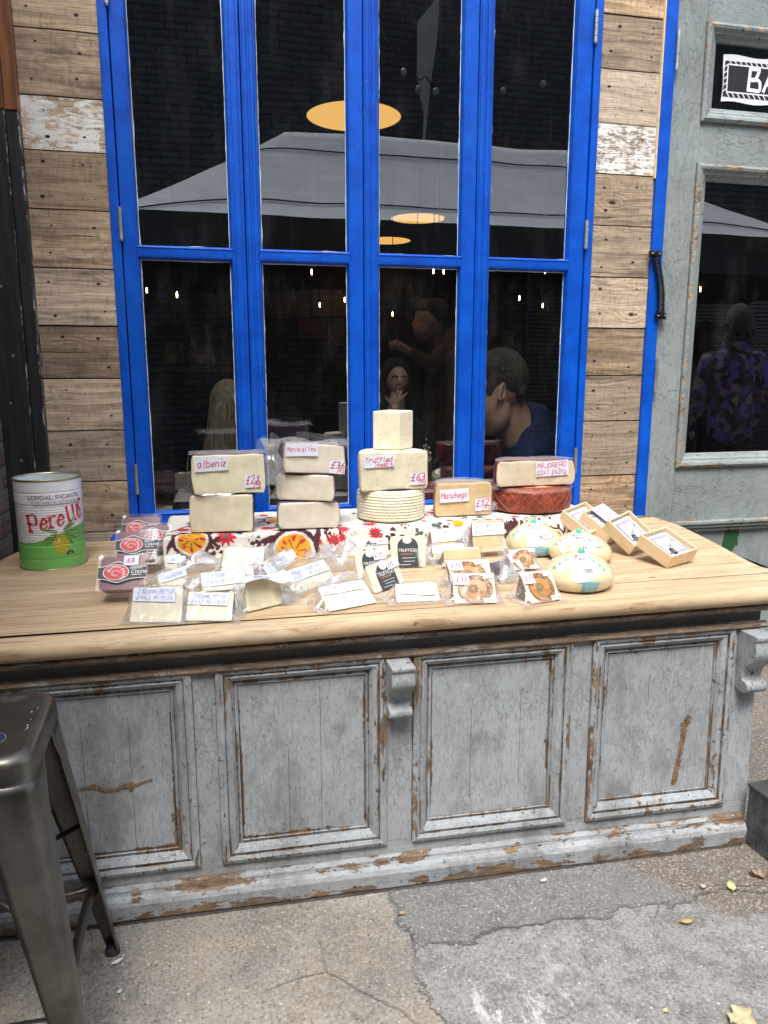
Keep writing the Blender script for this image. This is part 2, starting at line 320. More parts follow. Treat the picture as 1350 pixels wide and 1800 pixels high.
def mat_glass():
    n = N('window_glass'); fr = n.n('ShaderNodeFresnel', {'IOR': 2.55})
    tr = n.n('ShaderNodeBsdfTransparent', {'Color': (.86, .88, .87)}); nb = n.bump(n.noise(n.P, 2.2, 1), .16, .004)
    gl = n.n('ShaderNodeBsdfGlossy', {'Roughness': 0.0, 'Color': (.95, .97, 1)}); n.put(gl.inputs['Normal'], nb)
    geo = n.n('ShaderNodeNewGeometry'); fac_ = n.m('MULTIPLY', fr.outputs[0], n.m('SUBTRACT', 1., geo.outputs['Backfacing']))
    mx = n.n('ShaderNodeMixShader', [fac_, tr.outputs[0], gl.outputs[0]])
    df = n.n('ShaderNodeBsdfDiffuse', {'Color': (.75, .76, .75)})
    v = n.voro(n.P, 42); sz = n.n('ShaderNodeSeparateColor', [n.voro(n.P, 42, out=1)]).outputs[0]
    spk = n.m('MULTIPLY', n.sm(v, .025, .05, 1, 0), n.sm(sz, .8, .9)); sme = n.sm(n.noise(n.map(n.P, (1, 1, .3)), 9, 6, .8), .45, .8, .001, .014)
    m2 = n.n('ShaderNodeMixShader', [n.m('MAXIMUM', n.m('MULTIPLY', spk, .55), sme), mx.outputs[0], df.outputs[0]])
    n.t.links.new(m2.outputs[0], n.out.inputs[0]); return n.mat
def mat_film(name, base=.10, white=.5, bs=34, rough=.12, bd=.004):
    n = N(name); w1 = n.warp(n.P, .05, 12)
    h = n.m('ADD', n.noise(w1, bs, 5, .65, 1.2), n.m('MULTIPLY', n.voro(w1, bs * .6, 'DISTANCE_TO_EDGE'), .5)); nb = n.bump(h, .85, bd)
    lw = n.n('ShaderNodeLayerWeight', {'Blend': .35}); n.put(lw.inputs['Normal'], nb)
    tr = n.n('ShaderNodeBsdfTransparent', {'Color': (.97, .975, .98)})
    gl = n.n('ShaderNodeBsdfGlossy', {'Roughness': rough, 'Color': (1, 1, 1)}); n.put(gl.inputs['Normal'], nb)
    df = n.n('ShaderNodeBsdfDiffuse', {'Color': (.72, .74, .76)}); n.put(df.inputs['Normal'], nb)
    s1 = n.n('ShaderNodeMixShader', [white, gl.outputs[0], df.outputs[0]])
    fac = n.m('ADD', n.m('ADD', base, n.m('MULTIPLY', n.attr('wear'), .20)), n.m('MULTIPLY', n.m('POWER', lw.outputs['Facing'], 2.), .5), clamp=True)
    fac = n.m('ADD', fac, n.sm(h, .62, 1.0, 0, .3), clamp=True)
    m = n.n('ShaderNodeMixShader', [fac, tr.outputs[0], s1.outputs[0]])
    n.t.links.new(m.outputs[0], n.out.inputs[0]); return n.mat
def mat_cheese(name, c, specks=None, holes=True, sc=1., rough=.5):
    n = N(name); p = n.P; a = n.noise(p, 18, 5, .6); f = n.noise(p, 160, 4, .7)
    col = n.mix(n.sm(a, .3, .7), tuple(x * .9 for x in c), tuple(min(1, x * 1.06) for x in c))
    col = n.mix(n.sm(f, .3, .45, .16, 0), col, tuple(x * .6 for x in c))
    if specks:
        v = n.voro(n.warp(p, .01, 40), specks[0]); k = n.n('ShaderNodeSeparateColor', [n.voro(n.warp(p, .01, 40), specks[0], out=1)]).outputs[0]
        col = n.mix(n.m('MULTIPLY', n.sm(v, .1, .2, 1, 0), n.sm(k, .58, .66)), col, specks[1])
    pit = n.sm(n.voro(n.warp(p, .02, 30), 75), .06, .14, 1, 0); pit = n.m('MULTIPLY', pit, n.sm(n.noise(p, 30), .52, .6))
    if holes: col = n.mix(n.m('MULTIPLY', pit, .08), col, tuple(x * .45 for x in c))
    return n.done(col, rough, n.bump(n.m('SUBTRACT', n.m('MULTIPLY', f, .4), pit), .5, .0012), spec=.4, Subsurface_Weight=.12, Subsurface_Scale=.01)
def mat_rind(name, c1, c2, sc=70, rough=.55):
    n = N(name); w = n.warp(n.P, .01, 30); v = n.voro(w, sc, 'DISTANCE_TO_EDGE'); a = n.noise(n.P, 22, 5, .7)
    c = n.mix(n.sm(a, .3, .7), c1, c2); c = n.mix(n.sm(v, .02, .12, .6, 0), c, tuple(x * .4 for x in c1))
    return n.done(c, rough, n.bump(n.m('ADD', v, a), .6, .003), spec=.4)

M = {}
M['plank'] = mat_plank(); M['pine'] = mat_pine()
M['counter'] = mat_paint('weathered_grey_paint', (.395, .42, .44), 'v', .0, .6)
M['counter_h'] = mat_paint('weathered_grey_paint_rails', (.40, .425, .445), 'h', .01, .6)
M['counter_bare'] = mat_paint('stripped_painted_wood', (.32, .30, .28), 'h', .15, .75, .14, .22, (.20, .14, .095))
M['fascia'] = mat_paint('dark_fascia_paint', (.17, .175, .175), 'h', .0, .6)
M['door'] = mat_paint('sage_crackled_paint', (.28, .325, .32), 'v', -.01, .22, .85, .5, (.40, .28, .18))
M['door_h'] = mat_paint('sage_crackled_paint_rails', (.28, .325, .32), 'h', -.01, .22, .85, .5, (.40, .28, .18))
M['blue'] = mat_blue(); M['ground'] = mat_ground()
M['putty'] = plain('white_putty', (.62, .70, .70), .7, bumpy=.4)
M['glass'] = mat_glass()
M['film'] = mat_film('clear_bag_film', .05, .4, 17); M['film2'] = mat_film('milky_bag_film', .15, .5, 13, .16); M['vac'] = mat_film('vacuum_film', .045, .2, 26, .07, .003)
M['tub'] = mat_film('clear_tub_plastic', .06, .4, 5, .10, .0006)
M['brick_side'] = mat_brick('sooty_brick', (.12, .085, .07), (.20, .15, .125), (.16, .15, .14), bw=.235, bh=.084, rot=(PI / 2, 0, PI / 2), ms=.02)
M['brick_black'] = mat_brick('black_painted_brick', (.036, .043, .052), (.056, .065, .078), (.012, .013, .016), bw=.26, bh=.088, ms=.012, rough=.6, dirt=.3)
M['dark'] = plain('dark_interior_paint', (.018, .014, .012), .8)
M['blackwood'] = N('black_painted_timber')
def _bw(n):
    w = n.attr('wear'); f = n.noise(n.map(n.P, (60, 60, 5)), 1, 5, .7); k = n.noise(n.map(n.P, (1, 1, .35)), 42, 6, .8)
    c = n.mix(n.sm(f, .3, .7), (.008, .009, .011), (.03, .032, .036)); c = n.mix(n.sm(n.m('ADD', k, n.m('MULTIPLY', w, .17)), .70, .73), c, (.42, .41, .39))
    return n.done(c, .5, n.bump(f, .4, .002))
M['blackwood'] = _bw(M['blackwood'])
n = N('varnished_timber'); f = n.noise(n.map(n.P, (70, 70, 3)), 1, 5, .7, .5)
M['varnish'] = n.done(n.mix(n.sm(f, .25, .7), (.13, .045, .02), (.36, .14, .055)), .4, n.bump(f, .3, .001))
M['steel'] = plain('galvanised_hinge', (.5, .5, .48), .42, .85, .5, 90, .25)
M['black_metal'] = plain('black_metal', (.012, .012, .013), .4, .3, .3)
n = N('gunmetal_stool'); a = n.noise(n.P, 7, 6, .7); b2 = n.noise(n.P, 60, 5, .75); sc_ = n.sm(n.noise(n.map(n.P, (12, 2, 2)), 9, 5, .8), .64, .68)
c = n.mix(n.sm(a, .3, .7), (.10, .095, .085), (.20, .185, .165)); c = n.mix(n.sm(b2, .62, .72, 0, .6), c, (.045, .035, .03)); c = n.mix(n.m('MULTIPLY', sc_, .5), c, (.42, .40, .37))
M['gun'] = n.done(c, n.sm(a, .3, .7, .28, .42), n.bump(b2, .15, .001), .85)
M['rubber'] = plain('black_rubber', (.02, .02, .02), .7)
M['paper'] = plain('white_label_paper', (.72, .76, .87), .55, var=.04); M['red_ink'] = plain('red_marker_ink', (.52, .012, .05), .5); M['blue_ink'] = plain('blue_pen_ink', (.16, .2, .42), .5)
M['black_ink'] = plain('black_print_ink', (.03, .03, .035), .5); M['white'] = plain('white_print', (.8, .81, .84), .5, var=.03)
M['cheese_alb'] = mat_cheese('ivory_cheese_paste', (.88, .815, .60)); M['cheese_mur'] = mat_cheese('pale_cheese_paste', (.85, .785, .645))
M['cheese_tru'] = mat_cheese('truffled_cheese_paste', (.86, .80, .60), (95, (.07, .05, .03)))
M['cheese_man'] = mat_cheese('golden_cheese_paste', (.74, .55, .30)); M['cheese_goat'] = mat_cheese('goat_cheese_paste', (.80, .68, .50))
M['cheese_pack'] = mat_cheese('packed_cheese_paste', (.82, .77, .60)); M['cheese_tet'] = mat_cheese('smooth_cream_rind', (.84, .71, .42), holes=False, rough=.3)
M['rind_dark'] = mat_rind('dark_purple_rind', (.10, .06, .065), (.28, .23, .235)); M['rind_mur'] = mat_rind('wine_washed_rind', (.22, .13, .17), (.45, .37, .39))
M['rind_brown'] = mat_rind('brown_rind', (.22, .10, .035), (.42, .22, .09), 110); M['rind_red'] = mat_rind('paprika_rind', (.20, .032, .018), (.38, .095, .05), 48, .35)
M['rind_man'] = mat_rind('tan_rind', (.42, .26, .17), (.6, .42, .3))
M['label_slate'] = plain('slate_label', (.05, .06, .07), .5); M['label_orange'] = plain('orange_print', (.75, .30, .09), .5)
M['label_tan'] = plain('tan_paper_label', (.55, .26, .075), .5, var=.2, bscale=150); M['label_gold'] = plain('olive_gold_print', (.24, .16, .05), .5); M['label_peach'] = plain('peach_paper_label', (.62, .34, .18), .5, var=.2, bscale=150)
M['pink'] = plain('pale_pink_paper', (.82, .66, .68), .5); M['teal'] = plain('teal_print', (.16, .48, .56), .5, var=.15); M['green_p'] = plain('green_print', (.05, .34, .22), .5, var=.4, bscale=150)
M['quince'] = plain('quince_paste', (.17, .030, .055), .35); M['red_label'] = plain('red_label', (.56, .02, .025), .45)
M['lav'] = plain('lavender_print', (.33, .31, .44), .6); M['boxwood'] = N('poplar_box_wood')
n = M['boxwood']; f = n.noise(n.map(n.warp(n.P, .02, 8), (4, 60, 60)), 1, 5, .6, .6)
M['boxwood'] = n.done(n.mix(n.sm(f, .25, .7), (.66, .48, .28), (.80, .65, .44)), .6, n.bump(f, .3, .001))
# ------------------------------------------------------------ stroke lettering (a..  y: b=-2 a=-1 0..8)
GL = {'A': '00 26 40|12 32', 'B': '00 06|~06 36 35 23 03|~03 33 42 40 20 00', 'C': '~45 36 16 04 02 10 30 41', 'D': '00 06|~06 26 44 42 20 00', 'E': '40 00 06 46|03 33', 'F': '00 06 46|03 33',
 'G': '~45 36 16 04 02 10 30 42|42 22', 'H': '00 06|40 46|03 43', 'I': '10 16', 'J': '~36 31 20 10 01', 'K': '00 06|46 02|13 40', 'L': '06 00 40', 'M': '00 06 23 46 40', 'N': '00 06 40 46',
 'O': '~26 15 04 02 10 30 42 44 35 26', 'P': '00 06|~06 36 45 43 32 03', 'Q': '~26 15 04 02 10 30 42 44 35 26|22 50', 'R': '00 06|~06 36 45 43 32 03|23 40', 'S': '~45 36 16 05 14 33 42 31 10 01', 'T': '06 46|26 20',
 'U': '~06 02 10 30 42 46', 'V': '06 20 46', 'W': '06 10 24 30 46', 'X': '00 46|06 40', 'Y': '06 23 46|23 20', 'Z': '06 46 00 40',
 'a': '~34 14 02 10 20 33|~34 32 40', 'b': '06 00|~03 24 33 31 20 00', 'c': '~33 24 13 01 10 31', 'd': '36 30|~33 24 03 01 10 31', 'e': '~02 32 33 24 13 01 10 31', 'f': '~36 26 15 10|04 34',
 'g': '~33 24 03 01 10 31|~34 30 2b 0b', 'h': '06 00|~02 24 33 30', 'i': '14 10|16 17', 'j': '~14 1a 0b|16 17', 'k': '06 00|34 02|12 30', 'l': '~16 11 20', 'm': '04 00|~03 14 23 20|~23 34 43 40', 'n': '04 00|~02 14 33 30',
 'o': '~14 02 10 20 32 24 14', 'p': '04 0b|~03 24 33 31 20 00', 'q': '~33 24 03 01 10 31|34 3b', 'r': '04 00|~02 14 34', 's': '~33 14 03 22 31 10 00', 't': '16 10 20|04 34', 'u': '~04 01 10 31|34 30', 'v': '04 10 34', 'w': '04 10 23 30 44',
 'x': '00 34|04 30', 'y': '04 11|34 0b', 'z': '04 34 00 30', '0': '~26 14 12 20 32 34 26', '1': '15 26 20', '2': '~05 16 36 34 00|00 40', '3': '~06 26 35 23 13|~13 33 31 10 00', '4': '26 02 42|33 30', '5': '46 16 14|~14 34 32 20 00',
 '6': '~36 14 01 20 32 23 02', '7': '06 46 10', '8': '~26 15 23 41 20 01 23 35 26', '9': '~33 14 15 26 35 32 20', '£': '~45 36 25 22 10|00 40|03 33', '/': '0b 36', '-': '03 33', '.': '00 01', "'": '16 15', '+': '03 43|25 21', 'ó': '~14 02 10 20 32 24 14|15 37'}
def _pt(s): return (int(s[0]), {'a': -1, 'b': -2}.get(s[1]) if s[1] in 'ab' else int(s[1]))
def strokes(ch):
    out = []
    for st in GL[ch].split('|'):
        sm = st[0] == '~'; P = [Vector((*_pt(q), 0)) for q in st.lstrip('~').split()]
        if sm and len(P) > 2:
            Q = []; n = len(P)
            for i in range(n - 1):
                a, b, c, d = P[max(i - 1, 0)], P[i], P[i + 1], P[min(i + 2, n - 1)]
                for k in range(4):
                    t = k / 4; Q.append(.5 * ((2 * b) + (c - a) * t + (2 * a - 5 * b + 4 * c - d) * t * t + (3 * b - a - 3 * c + d) * t ** 3))
            Q.append(P[-1]); P = Q
        out.append([(p.x, p.y) for p in P])
    return out
def text_w(t, size): return sum((2.2 if c in ' ' else max(x for s in strokes(c) for x, y in s) + 1.5) for c in t) * size / 6 - 1.5 * size / 6
def write(mb, fn, text, u0, v0, size, wd, slant=.12, jit=.0, nib=None, mi=0, h0=.0006, rot=0., arc=None, sx=1.):
    """fn(u,v,h) -> point. nib=(thick,thin) for roman letters; arc=(cu,cv,R,a0) sets letters round a circle"""
    rr = random.Random(len(text) * 7 + int(abs(u0) * 1e4)); x = 0; k = size / 6; li = 0
    for ch in text:
        if ch == ' ': x += 2.2 * k * sx; continue
        S = strokes(ch); W = max(q[0] for s in S for q in s)
        jy = rr.uniform(-1, 1) * jit * size; js = 1 + rr.uniform(-1, 1) * jit
        def tr(px, py):
            X = (px * js + py * slant) * k * sx + x; Y = py * js * k + jy
            if arc:
                cu, cv, R, a0 = arc; a = a0 - X / R; r = R + Y
                return (cu + r * math.cos(a), cv + r * math.sin(a))
            return (u0 + X * math.cos(rot) - Y * math.sin(rot), v0 + X * math.sin(rot) + Y * math.cos(rot))
        for s in S:
            li += 1; P = [tr(*q) for q in s]; h = h0 + (li % 7) * 1.2e-5
            if nib is None: P = [(a + rr.uniform(-1, 1) * jit * k * .8, b + rr.uniform(-1, 1) * jit * k * .8) for a, b in P]
            L = []
            for i, p in enumerate(P):
                a = P[max(i - 1, 0)]; b = P[min(i + 1, len(P) - 1)]; dx, dy = b[0] - a[0], b[1] - a[1]; l = math.hypot(dx, dy) or 1
                nx, ny = -dy / l, dx / l
                ww = wd / 2
                if nib:
                    q = s[i]; qa = s[max(i - 1, 0)]; qb = s[min(i + 1, len(s) - 1)]; ex, ey = qb[0] - qa[0], qb[1] - qa[1]; el = math.hypot(ex, ey) or 1
                    ww = lerp(nib[1], nib[0], abs(ey / el - .25 * ex / el) ** 1.4) / 2
                elif 0 < i < len(P) - 1:
                    pa = P[i - 1]; pb = P[i + 1]
                    c = ((p[0] - pa[0]) * (pb[0] - p[0]) + (p[1] - pa[1]) * (pb[1] - p[1])) / ((math.dist(p, pa) * math.dist(pb, p)) or 1)
                    ww = ww / max(.55, math.sqrt(max(0.05, (1 + c) / 2)))
                if i == 0: p = (p[0] - dx / l * wd * .35, p[1] - dy / l * wd * .35)
                if i == len(P) - 1: p = (p[0] + dx / l * wd * .35, p[1] + dy / l * wd * .35)
                L.append(((p[0] + nx * ww, p[1] + ny * ww), (p[0] - nx * ww, p[1] - ny * ww)))
            # split long pieces so that they follow a curved surface
            vs = [fn(a[0], a[1], h) for pr in L for a in pr]
            mb.add(vs, [(2 * i, 2 * i + 1, 2 * i + 3, 2 * i + 2) for i in range(len(L) - 1)], mi)
            if nib and s[0][0] == s[-1][0] or (nib and len(s) == 2):   # serifs on upright stems
                for q in (P[0], P[-1]):
                    e = nib[0] * 1.15; t2 = nib[1] * .8
                    mb.add([fn(q[0] - e, q[1] - t2, h + 1e-5), fn(q[0] + e, q[1] - t2, h + 1e-5), fn(q[0] + e * .8, q[1] + t2, h + 1e-5), fn(q[0] - e * .8, q[1] + t2, h + 1e-5)], [(0, 1, 2, 3)], mi)
        x += (W + 1.5 - (.9 if nib and ch == 'r' else 0)) * k * sx
def plane_fn(O, U, V):
    O, U, V = Vector(O), Vector(U).normalized(), Vector(V).normalized(); Nn = U.cross(V)
    return lambda u, v, h: O + U * u + V * v + Nn * h
def blobfill(mb, fn, outline, c, h, mi=0, rings=3):
    """star shaped outline (u,v) filled on a curved surface"""
    n = len(outline); vs = [fn(c[0], c[1], h)]
    for k in range(1, rings + 1):
        for p in outline: vs.append(fn(c[0] + (p[0] - c[0]) * k / rings, c[1] + (p[1] - c[1]) * k / rings, h))
    fs = [(0, 1 + i, 1 + (i + 1) % n) for i in range(n)]
    for k in range(rings - 1): fs += [(1 + k * n + i, 1 + (k + 1) * n + i, 1 + (k + 1) * n + (i + 1) % n, 1 + k * n + (i + 1) % n) for i in range(n)]
    mb.add(vs, fs, mi)
def circ(cx, cy, rx, ry=None, n=28, a0=0, a1=2 * PI, jag=0):
    ry = ry or rx
    return [(cx + rx * (1 + jag * (i % 2)) * math.cos(a0 + (a1 - a0) * i / n), cy + ry * (1 + jag * (i % 2)) * math.sin(a0 + (a1 - a0) * i / n)) for i in range(n)]
def rectp(u0, u1, v0, v1, n=4):
    return [(lerp(u0, u1, i / n), v0) for i in range(n)] + [(u1, lerp(v0, v1, i / n)) for i in range(n)] + [(lerp(u1, u0, i / n), v1) for i in range(n)] + [(u0, lerp(v1, v0, i / n)) for i in range(n)]
def paper(root, fn, u0, v0, w, h, lines=(), rot=0., mat='paper', lift=.0016, curl=0., name='label', ink='red_ink'):
    """a paper label with written lines (text, u, v, size, stroke width[, slant, ink])"""
    c, s = math.cos(rot), math.sin(rot)
    f2 = lambda u, v, hh: fn(u0 + u * c - v * s, v0 + u * s + v * c, hh + lift + curl * ((u / w) ** 2 if u > 0 else 0) + .0004 * math.sin(u * 90) * (curl > 0))
    mb = MB(); mb.grid(lambda a, b: f2(a * w, b * h, 0), 8, 3); o = mb.build(name, M[mat], root, recalc=False)
    LL = []
    for l in lines:
        k = min(1., (w * .97 - l[1]) / max(1e-6, text_w(l[0], l[3]) * 1.06)); LL.append((l[0], l[1], l[2], l[3], l[4] * max(.75, k), *(l[5:] if len(l) > 5 else (.12,)))); LL[-1] = (LL[-1], k)
    for i in sorted({l[6] if len(l) > 6 else ink for l in lines}):
        tm = MB()
        for l, k in LL:
            if (l[6] if len(l) > 6 else ink) == i: write(tm, f2, l[0], l[1], l[2], l[3], l[4], l[5], .06, sx=k)
        tm.build('lettering', M[i], o, recalc=False)
    return o

# ------------------------------------------------------------ the setting
floor_z = lambda x, y=0: -.014 * (min(max(x, -2), 3) - .5)
g = MB(); g.grid(lambda a, b: (lerp(-14, 16, a), lerp(-24, .06, b), floor_z(lerp(-14, 16, a))), 150, 60)
g.build('ground', M['ground'], smooth=True).__setitem__('kind', 'structure')
TZ = .815          # table top
ZR = .905          # raised cloth

def cladding(name, x0, x1, zs, y, label, whites=()):
    mb = MB(); rr = random.Random(name + str(x0))
    for i in range(len(zs) - 1):
        zl, zh = zs[i], zs[i + 1]; r = rr.random(); yy = y - rr.uniform(0, .006); g_ = .0025
        n = 9; vs = []; 
        for k in range(n + 1):
            x = lerp(x0, x1, k / n); e1 = .0018 * noise.noise((x * 9, zl * 7, 1)); e2 = .0018 * noise.noise((x * 9, zh * 7, 1))
            vs += [(x, yy, zl + g_ + e1), (x, yy, zh - g_ + e2), (x, yy + .022, zl + g_ + e1), (x, yy + .022, zh - g_ + e2)]
        fs = []
        for k in range(n):
            a = k * 4; b = a + 4; fs += [(a, b, b + 1, a + 1), (a + 1, b + 1, b + 3, a + 3), (a, a + 2, b + 2, b)]
        fs += [(0, 1, 3, 2), (n * 4, n * 4 + 2, n * 4 + 3, n * 4 + 1)]
        wv = 1. if i in whites else 0.
        mb.add(vs, fs, 0, w=wv, r=r + .003 * i)
        for sx in (.22, .78):
            for sz in (.25, .75):
                cx = lerp(x0, x1, sx + rr.uniform(-.08, .08)); cz = lerp(zl, zh, sz + rr.uniform(-.08, .08)); q = rr.uniform(.0028, .0055)
                m_ = 1 if rr.random() < .75 else 2
                mb.add([(cx + q * (1.6 if m_ == 1 else 1) * math.cos(t) , yy - .0008, cz + q * math.sin(t)) for t in [2 * PI * j / 9 for j in range(9)]], [tuple(range(9))], m_)
                if m_ == 2: mb.add([(cx + q * .45 * math.cos(t), yy - .0013, cz + q * .45 * math.sin(t)) for t in [2 * PI * j / 7 for j in range(7)]], [tuple(range(7))], 1)
    mb.box(x0, x1, y + .024, y + .06, zs[0], zs[-1], 1)
    return tag(mb.build(name, [M['plank'], M['nail'], M['steel']]), label, 'wall cladding')
M['nail'] = plain('rusty_nail_hole', (.018, .012, .01), .8)
zl = [.02, .22, .42, .62, .83, 1.028, 1.223, 1.418, 1.609, 1.812, 2.014, 2.21, 2.388, 2.60, 2.80, 3.0, 3.2, 3.42, 3.64, 3.9, 4.2]
zr_ = [.0, .2, .4, .6, .79, .985, 1.227, 1.425, 1.626, 1.837, 2.045, 2.248, 2.442, 2.647, 2.846, 3.05, 3.26, 3.5, 3.75, 4.0, 4.2]
cladding('plank_cladding', -.609, -.336, zl, .0, 'weathered grey brown planks nailed between the black post and the blue window', (11,))
cladding('plank_cladding', 1.581, 1.853, zr_, .0, 'weathered grey brown planks nailed between the blue window and the green door', (11,))
cladding('plank_cladding', -.336, 1.581, [3.205, 3.4, 3.6, 3.8, 4.0, 4.2], .0, 'weathered planks running above the blue window frame')
cladding('plank_cladding', -.336, 1.581, [.0, .2, .4, .6, .735], .01, 'weathered planks low on the wall under the blue window sill')
# side wall, posts
b = MB(); b.box(-1.1, -.755, -2.6, .10, -.05, 4.2)
tag(b.build('brick_wall', M['brick_side']), 'sooty brick side wall standing left of the olive tin', 'wall')
pr = empty('timber_post', (-.68, 0, 0), label='upright timber post, black below and varnished brown above, beside the planks', cat='post')
def post(z0, z1, m, nm, dz):
    b = MB(); yf = -.045 + dz
    for xa, xb, ya in ((-.752, -.652, yf), (-.6515, -.6105, yf + .012)):
        n_ = 40
        for i in range(n_):
            za, zb = lerp(z0, z1, i / n_), lerp(z0, z1, (i + 1) / n_)
            b.add([(xa, ya, za), (xb, ya, za), (xb, ya, zb), (xa, ya, zb)], [(0, 1, 2, 3)], 0, w=0)
        b.add([(xb, ya, z0), (xb, .03, z0), (xb, .03, z1), (xb, ya, z1)], [(0, 1, 2, 3)], 0, w=1.)
        b.add([(xb - .004, ya - .0006, z0), (xb, ya - .0003, z0), (xb, ya - .0003, z1), (xb - .004, ya - .0006, z1)], [(0, 1, 2, 3)], 0, w=1.)
    b.box(-.752, -.652, yf + .001, .03, z0 + .0005, z1 - .0005, 0)
    if nm == 'post_base':
        for z in (2.12, 1.74, 1.5, 1.33, 1.12):
            x = -.70 + random.uniform(-.02, .02); b.add([(x + .005 * math.cos(t), yf - .0006, z + .005 * math.sin(t)) for t in [2 * PI * j / 10 for j in range(10)]], [tuple(range(10))], 1)
            b.add([(x + .002 * math.cos(t), yf - .001, z + .002 * math.sin(t)) for t in [2 * PI * j / 7 for j in range(7)]], [tuple(range(7))], 2)
    b.build(nm, [m, M['steel'], M['nail']], pr, off=(-.68, 0, 0), recalc=False)
post(-.03, 2.325, M['blackwood'], 'post_base', 0); post(2.326, 4.2, M['varnish'], 'post_top', -.004)

# ------------------------------------------------------------ blue casement window
WL = (0.62, 0, .83)
win = empty('casement_window', WL, label='tall blue painted window of four glazed casements behind the cheese table', cat='window')
fb = MB()
fb.box(-.335, -.303, -.012, .07, .822, 3.2); fb.box(1.549, 1.580, -.012, .07, .822, 3.2)
fb.box(-.303, 1.549, -.0115, .07, .822, .843); fb.box(-.303, 1.549, -.0115, .07, 3.12, 3.2)
fb.build('window_frame', M['blue'], win, off=WL, bev=.003)
sb = MB(); sb.box(-.405, 1.63, -.075, .02, .775, .818, 0, w=.7)
sb.build('sill', M['blue'], win, off=WL, bev=.009, seg=3)
def hinge(z0, z1, x, y, parent, off):
    h = MB(); n_ = 5; d = (z1 - z0) / n_
    for i in range(n_): h.tube([(x, y, z0 + d * i + .001), (x, y, z0 + d * (i + 1) - .001)], .0075, 12)
    h.tube([(x, y, z0 - .004), (x, y, z1 + .004)], .005, 10)
    return h.build('hinge', M['steel'], parent, off=off, smooth=False)
LEAF = [(-.299, .146, -.242, .090), (.150, .602, .207, .541), (.606, 1.063, .669, 1.0), (1.067, 1.545, 1.131, 1.472)]
RB, RT = 1.853, 1.908
for i, (x0, x1, g0, g1) in enumerate(LEAF):
    c = MB(); yf = -.003; yb = .045
    c.box(x0, g0 - .010, yf, yb, .847, 3.115, w=.25); c.box(g1 + .010, x1, yf, yb, .847, 3.115, w=.25)
    c.box(g0 - .010, g1 + .010, yf + .0005, yb, .847, .888, w=.2); c.box(g0 - .010, g1 + .010, yf + .0005, yb, 3.05, 3.115)
    c.box(g0 - .010, g1 + .010, yf + .0008, yb, RB + .012, RT - .014, w=.2)
    # bevelled glazing beads
    pf = [(-.0005, .001, .9), (.004, .0015, .9), (.0115, -.022, .3), (.0118, -.03, 0)]
    for z0, z1 in ((.888, RB + .012), (RT - .014, 3.05)): c.moulding((g0 - .010, g1 + .010, z0, z1, yf), pf)
    co = c.build('casement', M['blue'], win, off=WL, bev=.0022)
    if i > 0:   # proud bead on the meeting stile
        bd = MB()
        for xa in ((x0 + .006), (x0 + .03)): bd.box(xa, xa + .014, yf - .007, yf - .0002, .85, 3.11, w=.6)
        bd.build('glazing_bead', M['blue'], co, bev=.004, seg=3, off=WL)
    else:
        bd = MB(); bd.box(x1 - .036, x1 - .012, yf - .006, yf - .0002, .85, 3.11, w=.5); bd.build('glazing_bead', M['blue'], co, bev=.004, seg=3, off=WL)
    pt = MB()
    for z0, z1 in ((.898, RB + .002), (RT - .004, 3.04)):
        gm = MB(); gm.box(g0 - .001, g1 + .001, .0245, .0275, z0 - .001, z1 + .001)
        gm.build('pane', M['glass'], co, off=WL)
        for ax, cst, a, bb in (('z', g0, z0, z1), ('z', g1, z0, z1), ('x', z0, g0, g1), ('x', z1, g0, g1)):
            n_ = int((bb - a) / .012); sg = 1 if (cst in (g0, z0)) else -1
            base = .0035 if ax == 'z' else (.0035 if cst == z1 else .0015)
            for k in range(n_):
                qs = []
                for t in (k / n_, (k + 1) / n_):
                    q = lerp(a, bb, t); wd = base + .0035 * max(0, noise.noise((q * 14, cst * 31, 3))) + .0012 * noise.noise((q * 70, cst * 17, 9)); wd = max(.0006, wd)
                    qs.append((q, wd))
                (qa, wa), (qb, wb) = qs
                if ax == 'z': pt.add([(cst - sg * .002, .0205, qa), (cst + sg * wa, .0225, qa), (cst + sg * wb, .0225, qb), (cst - sg * .002, .0205, qb)], [(0, 1, 2, 3)])
                else: pt.add([(qa, .0208, cst - sg * .002), (qa, .0228, cst + sg * wa), (qb, .0228, cst + sg * wb), (qb, .0208, cst - sg * .002)], [(0, 1, 2, 3)])
    pt.build('putty', M['putty'], co, off=WL, recalc=False)
    if i == 0:
        for z0, z1 in ((2.69, 2.80), (1.915, 2.026), (.977, 1.089)): hinge(z0, z1, -.301, -.016, co, WL)
    if i == 3:
        for z0, z1 in ((2.73, 2.845), (1.947, 2.056), (1.0, 1.11)): hinge(z0, z1, 1.547, -.016, co, WL)

# ------------------------------------------------------------ door side: blue jamb, sage door
jb = MB(); jb.box(1.8545, 1.9065, -.02, .05, .0, 4.2); jo = tag(jb.build('door_jamb', M['blue'], bev=.003), 'narrow bright blue jamb between planks and sage green door', 'door jamb')
jb = MB(); jb.box(1.8475, 1.8540, -.014, .0, 2.24, 4.2); jb.build('raw_edge_strip', M['boxwood'], jo)
DL = (2.4, 0, 0)
dr = empty('glazed_door', DL, label='sage green crackled wooden door with moulded glass panels behind the table', cat='door')
d = MB(); yf = -.008
d.box(1.910, 2.050, yf, .04, .12, 4.0, w=.15); d.build('stile', M['door'], dr, off=DL, bev=.002)
d = MB(); d.box(2.96, 3.10, yf, .04, .12, 4.0, w=.15); d.build('stile', M['door'], dr, off=DL, bev=.002)
d = MB()
for z0, z1 in ((2.85, 4.0), (2.306, 2.478), (.757, 1.012)): d.box(2.0515, 2.9585, yf + .002, .04, z0, z1, w=.15)
d.build('rail', M['door_h'], dr, off=DL)
